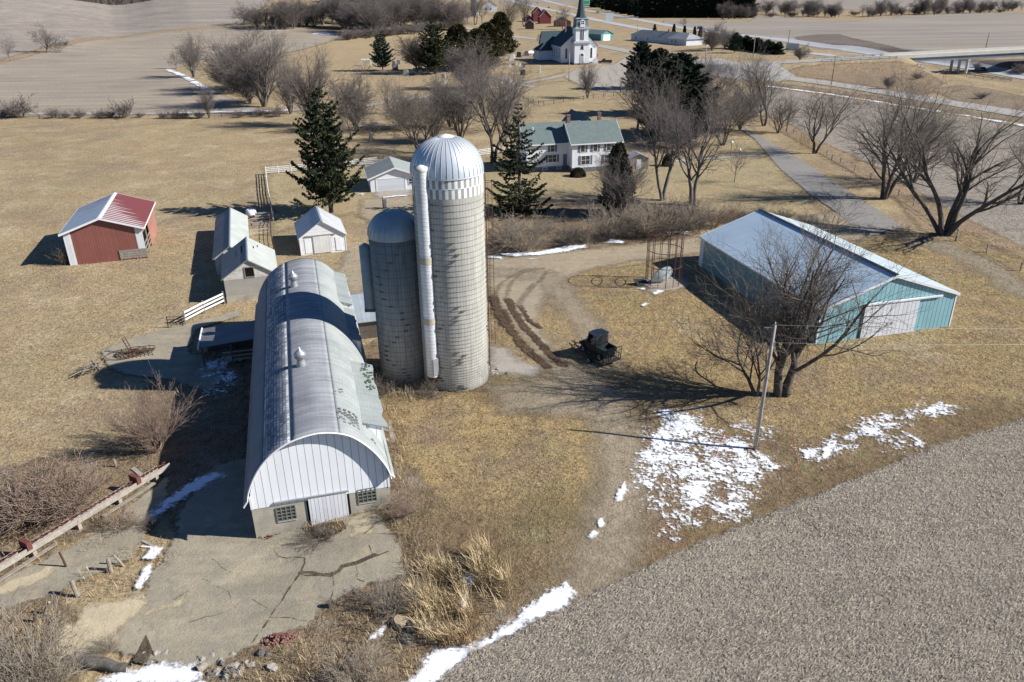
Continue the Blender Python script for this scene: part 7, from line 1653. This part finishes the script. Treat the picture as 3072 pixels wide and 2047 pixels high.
# brick heap and stones
r_ = random.Random(12); bc = G(838, 1922)
bm_ = MB().box(-.10, .10, -.048, .048, -.028, .028); bme = [bm_.mesh('brick', mat('red_brick_' + 'abc'[k], c, tuple(.75 * x for x in c), 8, fine=.25)) for k, c in enumerate(((.27, .13, .10), (.32, .18, .14), (.22, .11, .09)))]
for i in range(150):
    a = r_.uniform(0, 6.28); rr = r_.random() ** .6; x, y = 1.05 * rr * math.cos(a), .5 * rr * math.sin(a); zz_ = .5 * (1 - rr) * r_.uniform(.5, 1) + .04
    o = link('brick', bme[i % 3]); o.location = (bc[0] + x + y * .35, bc[1] + y + x * .12, bc[2] + zz_); o.rotation_euler = (r_.uniform(-.7, .7), r_.uniform(-.7, .7), r_.uniform(0, 3.14)); tag(o, 'red brick in the heap at the bottom edge of the concrete', 'brick', 'bricks in the heap by the concrete')
def stones(n, ctr, spread, label, group, mats, size=(.1, .32), seed=1):
    r = random.Random(seed); base = []
    for k in range(3):
        import bmesh
        bm = bmesh.new(); bmesh.ops.create_icosphere(bm, subdivisions=2, radius=1)
        rr = random.Random(k + seed); ph = [rr.uniform(0, 6) for _ in range(4)]
        for v in bm.verts: f = 1 + .22 * math.sin(3 * v.co.x + ph[0]) + .18 * math.sin(4 * v.co.y + ph[1]) + .15 * math.sin(5 * v.co.z + ph[2]); v.co = (v.co.x * f, v.co.y * f * .8, v.co.z * f * .6)
        me = bpy.data.meshes.new('stone'); bm.to_mesh(me); bm.free(); me.materials.append(mats[k % len(mats)]); base.append(me)
    for i in range(n):
        p = G(ctr[0] + r.gauss(0, spread[0]), ctr[1] + r.gauss(0, spread[1])); s = r.uniform(*size); o = link('stone', base[i % 3]); o.location = p + np.array([0, 0, s * .35]); o.scale = (s, s * r.uniform(.7, 1.2), s * r.uniform(.6, 1)); o.rotation_euler = (r.uniform(-.3, .3), r.uniform(-.3, .3), r.uniform(0, 6)); tag(o, label, 'stone', group)
M_rock1 = mat('pale_rock', (.36, .33, .28), (.27, .25, .21), 2, fine=.2, bump=.5); M_rock2 = mat('dark_rock', (.14, .13, .115), (.10, .09, .08), 3, fine=.2, bump=.5); M_rock3 = mat('tan_rock', (.40, .33, .22), (.31, .26, .18), 2, fine=.2, bump=.5)
stones(34, (700, 2005), (50, 20), 'grey stone in the rubble at the bottom of the photo', 'rubble stones at the bottom edge', [M_rock1, M_rock2, M_rock1], seed=3)
stones(9, (1235, 1890), (28, 14), 'tan rock heaped among the tall dry grass', 'rocks in the tall grass', [M_rock3, M_rock2, M_rock3], (.25, .55), 5)
stones(5, (460, 1950), (24, 12), 'small pale stone in the brush on the slab', 'stones in the slab brush', [M_rock1, M_rock3], (.12, .3), 6)
stones(10, (1495, 1122), (18, 10), 'rubble stone beside the foot of the tall silo', 'rubble by the silo foot', [M_rock1, M_rock2], (.12, .3), 7)
# rust heap by the barn door
m = MB(); p = G(812, 1612); rr = random.Random(5)
for i in range(46): a = rr.uniform(0, 6.28); x = rr.gauss(0, .45); y = rr.gauss(0, .14); m.tube([(x, y, .05), (x + .25 * math.cos(a), y + .2 * math.sin(a), .05 + rr.uniform(.05, .25))], .03, 4)
o = m.build('rust_heap', M_rustred); o.location = p; o.rotation_euler = (0, 0, .3); tag(o, 'heap of reddish rusty chain lying beside the barn door', 'scrap heap')
# fallen branches and the white wood heap
def heap(label, uv, n, L, mt, spread=(1.5, .8), r0=.06, seed=1):
    r = random.Random(seed); p = G(*uv); m = MB()
    for i in range(n): a = r.uniform(-.5, .5) + (0 if r.random() < .7 else 1.4); x, y = r.gauss(0, spread[0]), r.gauss(0, spread[1]); l = r.uniform(*L); z = r.uniform(.05, .7) * math.exp(-(x / spread[0]) ** 2 * .5); m.tube([(x - l / 2 * math.cos(a), y - l / 2 * math.sin(a), z + .05), (x, y, z + r.uniform(0, .25)), (x + l / 2 * math.cos(a), y + l / 2 * math.sin(a), z)], [r0, r0 * .8, r0 * .4], 5)
    o = m.build('branch_heap', mt); o.location = p; tag(o, label, 'branch heap'); return o
heap('heap of pale fallen branches in the pasture behind the garage', (1115, 382), 46, (2, 5), mat('bleached_wood', (.42, .39, .36), (.3, .27, .25), 2), (2.6, 1.0), .14, 1)
heap('heap of pale branches beside the juniper trunk', (1910, 618), 34, (1, 3), mat('bleached_wood_yard', (.46, .43, .40), (.3, .27, .25), 2), (1.0, .7), .07, 2)
heap('heap of sticks and brush beside the old rake', (290, 1115), 30, (.6, 2), M_wood, (.9, .5), .04, 3)
heap('dark brush pile right of the end of the asphalt drive', (2712, 712), 60, (1, 3.5), M_twigd, (2.2, .9), .05, 4)
def hay_pile(): pass

# ---- churchyard
M_stoneg = mat('headstone_grey', (.40, .40, .40), (.32, .32, .33), 2); M_stoned = mat('headstone_dark', (.14, .14, .15), (.10, .10, .11), 2); M_stonew = mat('headstone_pale', (.58, .57, .55), (.48, .47, .45), 2)
hs = MB(); hs.box(-.6, .6, -.2, .2, 0, .22); hs.prism([(-.48, -.11, .22), (.48, -.11, .22), (.48, -.11, .95), (.3, -.11, 1.1), (-.3, -.11, 1.1), (-.48, -.11, .95)], (0, 0, 0), (0, .22, 0)); hsm = [hs.mesh('headstone', q) for q in (M_stoneg, M_stoned, M_stonew)]
def headstone(uv, k, h, label, group='headstones in the churchyard'):
    o = link('headstone', hsm[k]); o.location = G(*uv); o.scale = (h, h, h); o.rotation_euler = (0, 0, rnd.uniform(-.3, .6)); tag(o, label, 'headstone', group)
headstone((1568, 226), 1, 1.9, 'wide dark headstone alone on the grass in front of the church', None)
def obelisk():
    t = thing('obelisk', 'pale stone obelisk monument in front of the church', 'monument', G(1620, 219), .2); m = MB(); m.box(-.6, .6, -.6, .6, 0, .5); m.build('plinth', M_stonew, t); m = MB(); m.prism([(-.4, -.4, .5), (.4, -.4, .5), (.4, .4, .5), (-.4, .4, .5)], (0, 0, 0), (0, 0, .01)); m.lathe([(.5, .5), (.33, 2.4), (0, 2.8)], 4, 0, 0, 0, math.pi / 4, math.pi / 4 + 2 * math.pi); m.build('shaft', M_stonew, t)
obelisk()
for i, (u, v, k, h) in enumerate(((1534, 182, 0, 2.2), (1540, 175, 2, 1.6), (1557, 172, 1, 2.2), (1580, 168, 1, 2.0), (1550, 196, 2, 1.3), (1560, 200, 2, 1.2), (1572, 203, 2, 1.1), (1530, 203, 2, 1.3), (1604, 172, 1, 1.6))): headstone((u, v), k, h, 'headstone in the rows left of the church')
for i, (u, v, k, h) in enumerate(((1186, 212, 1, 2.4), (1218, 228, 2, 2.0), (1208, 160, 1, 1.6), (1196, 194, 0, 1.7), (1182, 196, 0, 1.6), (1260, 224, 0, 1.5), (1300, 215, 2, 1.3), (1330, 234, 2, 1.4), (1338, 252, 2, 1.3), (1340, 194, 2, 1.3), (1410, 195, 2, 1.3), (1244, 214, 2, 1.2))): headstone((u, v), k, h, 'headstone among the cemetery evergreens', 'headstones among the evergreens')
def ptable():
    p = G(1100, 198); t = thing('shelter', 'white flat roofed shelter frame beside the lone cemetery pine', 'shelter', p, .1); m = MB(); m.box(-2.2, 2.2, -1.2, 1.2, 2.5, 2.75); m.build('roof', M_white, t)
    for x in (-1.9, 1.9):
        for y in (-1, 1): m = MB(); m.box(x - .1, x + .1, y - .1, y + .1, 0, 2.5); m.build('leg', M_white, t)
ptable()
def signboard():
    p = G(1785, 198); t = thing('church_sign', 'small white church sign with a pointed top on two posts', 'sign', p, .1); m = MB(); m.prism([(-1.1, 0, 1.0), (1.1, 0, 1.0), (1.1, 0, 2.4), (0, 0, 3.2), (-1.1, 0, 2.4)], (0, 0, 0), (0, .15, 0)); m.build('sign_panel', M_white, t)
    for x in (-1, 1): m = MB(); m.box(x - .08, x + .08, -.02, .17, 0, 2.3); m.build('post', M_white, t)
signboard()
def vehicle(label, uv, ang, col, kind='car', group=None, cat_='car', L=4.7, w=1.9):
    p = G(*uv); nm = {'car': 'car', 'pickup': 'pickup_truck', 'van': 'van'}[kind]; t = thing(nm, label, cat_, p, ang, group)
    mt = mat('car_paint', col, tuple(.85 * x for x in col), 1, rough=.25, fine=.02, bump=0, spec=.5); h = L / 2
    m = MB(); m.prism([(-h, -w / 2, .35), (h, -w / 2, .35), (h, -w / 2, .8), (h - .2, -w / 2, .98), (-h + .05, -w / 2, 1.02), (-h, -w / 2, .85)], (0, 0, 0), (0, w, 0)); m.build('body', mt, t)
    if kind == 'pickup': c0, c1 = -.35, 1.6
    elif kind == 'van': c0, c1 = -h + .1, h - .9
    else: c0, c1 = -h + .6, h - 1.1
    zt = 1.85 if kind != 'car' else 1.5
    m = MB(); m.prism([(c0, -w / 2 + .1, 1.0), (c1, -w / 2 + .1, 1.0), (c1 - .65, -w / 2 + .2, zt), (c0 + .25, -w / 2 + .2, zt)], (0, 0, 0), (0, w - .2, 0)); m.build('windows', M_glass, t)
    m = MB(); m.box(c0 + .25, c1 - .62, -w / 2 + .18, w / 2 - .18, zt, zt + .06); m.build('roof', mt, t)
    if kind == 'pickup': m = MB(); m.box(-h + .1, c0 - .05, -w / 2 + .12, w / 2 - .12, 1.0, 1.04); m.build('bed_floor', M_black, t); m = MB(); m.box(-h, c0, -w / 2, -w / 2 + .1, 1.0, 1.3); m.box(-h, c0, w / 2 - .1, w / 2, 1.0, 1.3); m.box(-h, -h + .1, -w / 2, w / 2, 1.0, 1.3); m.build('bed_side', mt, t)
    for x in (-h + .85, h - .85):
        for sg in (-1, 1): wheel(t, x, sg * (w / 2 - .1), .36, .22)
    for sg in (-1, 1): m = MB(); m.box(h - .02, h + .02, sg * .65 - .18, sg * .65 + .18, .7, .85); m.build('headlight', M_trimw, t); m = MB(); m.box(-h - .02, -h + .02, sg * .7 - .12, sg * .7 + .12, .75, .95); m.build('tail_light', M_rustred, t)
vehicle('dark blue pickup truck parked on the gravel beside the church', (1815, 190), R(172), (.05, .07, .10), 'pickup', L=6.0, cat_='pickup truck'); vehicle('red pickup truck parked behind the church steeple', (1779, 171), R(120), (.38, .03, .03), 'pickup', L=5.4, cat_='pickup truck')
def on_lane(lane, u): 
    i = u; k = int(i); f = i - k; return lane[k] + (lane[k + 1] - lane[k]) * f, math.atan2(*(lane[k + 1] - lane[k])[::-1])
for lb, uv, col, kd in (('dark car on the far highway lanes right of the steeple', (1793, 39), (.02, .02, .025), 'car'), ('white van on the far highway lanes behind the grey sign', (1825, 45), (.7, .7, .7), 'van'), ('white car on the near highway lanes left of the steeple', (1691, 36), (.6, .6, .62), 'car'), ('dark car at the top of the near highway lanes', (1612, 11), (.03, .03, .035), 'car'), ('dark car on the near lanes by the bare tree', (1646, 24), (.02, .02, .02), 'car'), ('dark vehicle on the highway right of the evergreens', (2100, 88), (.02, .03, .035), 'van'), ('dark car half hidden in the shadow of the overpass', (2942, 213), (.02, .02, .022), 'car')):
    p = G(*uv)[:2]; best = min(((float(np.linalg.norm((a + b) / 2 - p)), math.atan2(b[1] - a[1], b[0] - a[0])) for ln in (HW_FAR, HW_NEAR) for a, b in zip(ln[:-1], ln[1:])))
    vehicle(lb, uv, best[1], col, kd, 'vehicles on the highway', L=5.6, w=2.3)
p = G(1588, 166); t = thing('covered_boat', 'white covered boat shape on a trailer left of the church', 'boat', p, .5); m = MB()
m.add([(-2.6, -1, 1.0), (1.5, -1, 1.0), (3, 0, 1.2), (1.5, 1, 1.0), (-2.6, 1, 1.0), (-2.4, -.6, .4), (1.3, -.5, .4), (2.2, 0, .5), (1.3, .5, .4), (-2.4, .6, .4), (-2.2, 0, 1.7), (1.2, 0, 2.1)], [(0, 1, 6, 5), (1, 2, 7, 6), (2, 3, 8, 7), (3, 4, 9, 8), (4, 0, 5, 9), (5, 6, 7, 8, 9), (0, 10, 11, 1), (1, 11, 2), (2, 11, 3), (3, 11, 10, 4), (4, 10, 0)]); m.build('cover', M_white, t)
for sg in (-1, 1): wheel(t, -.4, sg * 1.0, .35, .2)

# ---- highway furniture and the overpass
M_green = mat('sign_green', (.02, .22, .12), (.02, .19, .10), 2, rough=.4); M_signb = mat('sign_back_grey', (.44, .48, .50), (.38, .42, .44), 1, rough=.4, metal=.3)
def road_sign(label, uvb, vt, w, panels, mt, ang):
    p = G(*uvb); h = hgt(p, vt); t = thing('highway_sign', label, 'road sign', p, ang)
    for x in (-w * .33, w * .33): m = MB(); m.box(x - .12, x + .12, .06, .22, 0, h * .95); m.build('post', M_galv, t)
    for x0, x1, z0, z1 in panels: m = MB(); m.box(x0 * w, x1 * w, -.06, .05, z0 * h, z1 * h); s = m.build('sign_panel', mt, t)
    if mt is M_green:
        m = MB(); x0, x1, z0, z1 = [panels[0][i] * (w if i < 2 else h) for i in range(4)]; e = .35
        for a in ((x0 + e, x1 - e, z0 + e, z0 + e + .2), (x0 + e, x1 - e, z1 - e - .2, z1 - e), (x0 + e, x0 + e + .2, z0 + e, z1 - e), (x1 - e - .2, x1 - e, z0 + e, z1 - e)): m.box(a[0], a[1], -.09, -.062, a[2], a[3])
        m.build('sign_border', M_trimw, t)
road_sign('green highway sign seen right of the church spire', (1757, 26), -2, 11.5, ((-.5, .5, .36, .9), (.05, .5, .92, 1.0)), M_green, .35)
road_sign('grey back of a large sign beside the near highway lanes', (1828, 66), 38, 7.5, ((-.5, .5, .1, .98),), M_signb, .3)
road_sign('pale grey back of a large sign right of the windbreak', (2376, 152), 130, 6.5, ((-.5, .5, .05, .98),), M_signb, -.5)
def guardrail(label, pts, h=.7, group='guardrails'):
    P = [np.array([p[0], p[1], Tz(p)]) for p in pts]; t = thing('guardrail', label, 'guardrail', P[0], 0, group); o = P[0]; ps = []
    for a, b in zip(P[:-1], P[1:]):
        n = max(1, int(np.linalg.norm(b - a) / 3.8)); ps += [a + (b - a) * i / n for i in range(n)]
    ps.append(P[-1]); pm = MB().box(-.1, .1, -.1, .1, -.1, h).mesh('post', M_wood)
    for q in ps: po = link('post', pm, t); q2 = np.array([q[0], q[1], Tz(q)]); po.location = q2 - o
    m = MB()
    for a, b in zip(ps[:-1], ps[1:]): m.bar((a[0] - o[0], a[1] - o[1], Tz(a) - o[2] + h), (b[0] - o[0], b[1] - o[1], Tz(b) - o[2] + h), .06, .32)
    m.build('rail', M_galv, t)
e_ = (RAMP_B - RAMP_A) / np.linalg.norm(RAMP_B - RAMP_A); nn_ = np.array([-e_[1], e_[0]]); LR = float(np.linalg.norm(RAMP_B - RAMP_A))
if nn_[1] > 0: nn_ = -nn_
guardrail('guardrail on the near edge of the overpass road', [RAMP_A + e_ * LR * .45 + nn_ * 5.0, RAMP_B + nn_ * 5.0]); guardrail('guardrail on the far edge of the overpass road', [RAMP_A + e_ * LR * .5 - nn_ * 5.0, RAMP_B - nn_ * 5.0])
def md(a, b): return (a + b) / 2
med = [G(2752, 197)[:2], G(2850, 212)[:2], G(2900, 222)[:2], G(3035, 243)[:2]]; med2 = [G(2760, 204)[:2], G(2850, 219)[:2], G(2900, 228)[:2], G(3030, 246)[:2]]
guardrail('double guardrail in the median under the overpass, far side', med); guardrail('double guardrail in the median under the overpass, near side', med2)
def bridge():
    zd = .0; L = 95; bd = BR_E - BR_B; ang = math.atan2(bd[1], bd[0]); near = -1 if (nn_ @ np.array([-e_[1], e_[0]])) < 0 else 1
    o = RAMP_B; t = thing('overpass', 'concrete road overpass with pale parapets crossing the highway', 'bridge', (o[0], o[1], BR_B[2]), ang); t.rotation_euler = (0, -math.atan2(bd[2], float(np.hypot(bd[0], bd[1]))), ang); Mc = mat('bridge_concrete', (.60, .57, .50), (.54, .51, .45), .4, fine=.08); Mg = mat('bridge_girder', (.22, .25, .27), (.18, .20, .22), .4, fine=.08)
    m = MB(); m.box(0, L, -5.6, 5.6, zd - .25, zd + .06); m.build('deck', Mc, t)
    for s in (-5.6, 5.25): m = MB(); m.box(-1, L, s, s + .35, zd + .06, zd + 1.0); m.build('parapet', Mc, t)
    for s in (-5.2, -1.8, 1.6, 4.8): m = MB(); m.box(0, L, s, s + .4, zd - 1.6, zd - .25); m.box(0, L, s - .15, s + .55, zd - 1.75, zd - 1.6); m.build('girder', Mg if abs(s) > 5 or s < 0 else Mc, t)
    m = MB(); m.box(-1.6, .4, -5.6, 5.6, zd - 3.6, zd - .25); m.build('abutment', Mc, t)
    pq = G(2898, 224)[:2] - o; xs = float(pq @ np.array([math.cos(ang), math.sin(ang)]))
    m = MB(); m.box(xs - .5, xs + .5, -5.3, 5.3, zd - 2.5, zd - 1.75); m.build('pier_cap', Mc, t)
    for s in (-4.4, 0, 4.4): m = MB(); m.lathe([(.55, -8.5), (.55, zd - 2.4)], 14, xs, s); m.build('pier', Mc, t, True)
bridge()

_rd = random.Random(31)
for i in range(26):
    u, v = _rd.uniform(560, 715), _rd.uniform(1080, 1480); a = G(u, v); an = _rd.uniform(0, 3.14); l = _rd.uniform(.3, 1.2); m = MB(); m.bar((-l / 2, 0, .05), (l / 2, 0, .07), _rd.uniform(.06, .16), .04); o = m.build('scrap_board', M_wood if i % 3 else M_woodd); o.location = a; o.rotation_euler = (0, 0, an); tag(o, 'old board scrap lying in the shaded barnyard west of the barn', 'board', 'scrap boards in the barnyard')
# ================================================================ LIGHT, SKY, CAMERA
w = bpy.data.worlds.new('World'); sc.world = w; w.use_nodes = True; nt = w.node_tree; nt.nodes.clear()
sky = nt.nodes.new('ShaderNodeTexSky'); sky.sky_type = 'NISHITA'; sky.sun_disc = False; sky.sun_elevation = SUN_EL
sd_ = np.array([-math.cos(SUN_AZ), -math.sin(SUN_AZ)]); sky.sun_rotation = math.atan2(sd_[0], sd_[1]); sky.altitude = 300; sky.air_density = 1.0; sky.dust_density = .0; sky.ozone_density = 3.0
bg = nt.nodes.new('ShaderNodeBackground'); bg.inputs[1].default_value = .05; out = nt.nodes.new('ShaderNodeOutputWorld'); mxw = nt.nodes.new('ShaderNodeMix'); mxw.data_type = 'RGBA'; mxw.blend_type = 'MULTIPLY'; mxw.inputs[0].default_value = 1; mxw.inputs[7].default_value = (.62, .86, 1.18, 1); nt.links.new(sky.outputs[0], mxw.inputs[6]); nt.links.new(mxw.outputs[2], bg.inputs[0]); nt.links.new(bg.outputs[0], out.inputs[0])
L = bpy.data.lights.new('sun', 'SUN'); L.energy = 5.0; L.angle = R(.5); L.color = (1.0, .97, .925); lo = bpy.data.objects.new('sun', L); COL.objects.link(lo)
from mathutils import Vector, Matrix
dirv = Vector((math.cos(SUN_AZ) * math.cos(SUN_EL), math.sin(SUN_AZ) * math.cos(SUN_EL), -math.sin(SUN_EL))); lo.rotation_euler = dirv.to_track_quat('-Z', 'Y').to_euler(); lo.location = (60, 0, 60)
cam = bpy.data.cameras.new('camera'); cam.sensor_width = 36; cam.lens = FPX / 3072 * 36; cam.clip_end = 8000; cam.clip_start = .5; co = bpy.data.objects.new('camera', cam); COL.objects.link(co)
Mx = Matrix(((RT[0], UP[0], -FW[0], 0), (RT[1], UP[1], -FW[1], 0), (RT[2], UP[2], -FW[2], CAM_H), (0, 0, 0, 1))); co.matrix_world = Mx
sc.camera = co
sc.view_settings.view_transform = 'Standard'; sc.view_settings.look = 'None'; sc.view_settings.exposure = .62; sc.view_settings.gamma = 1
sc.render.resolution_x, sc.render.resolution_y = 1024, 682
sc.cycles.transparent_max_bounces = 24; sc.cycles.max_bounces = 5; sc.cycles.diffuse_bounces = 2
for o in list(sc.objects):
    if o.type == 'MESH' and o.data.name.startswith('turf'): pass
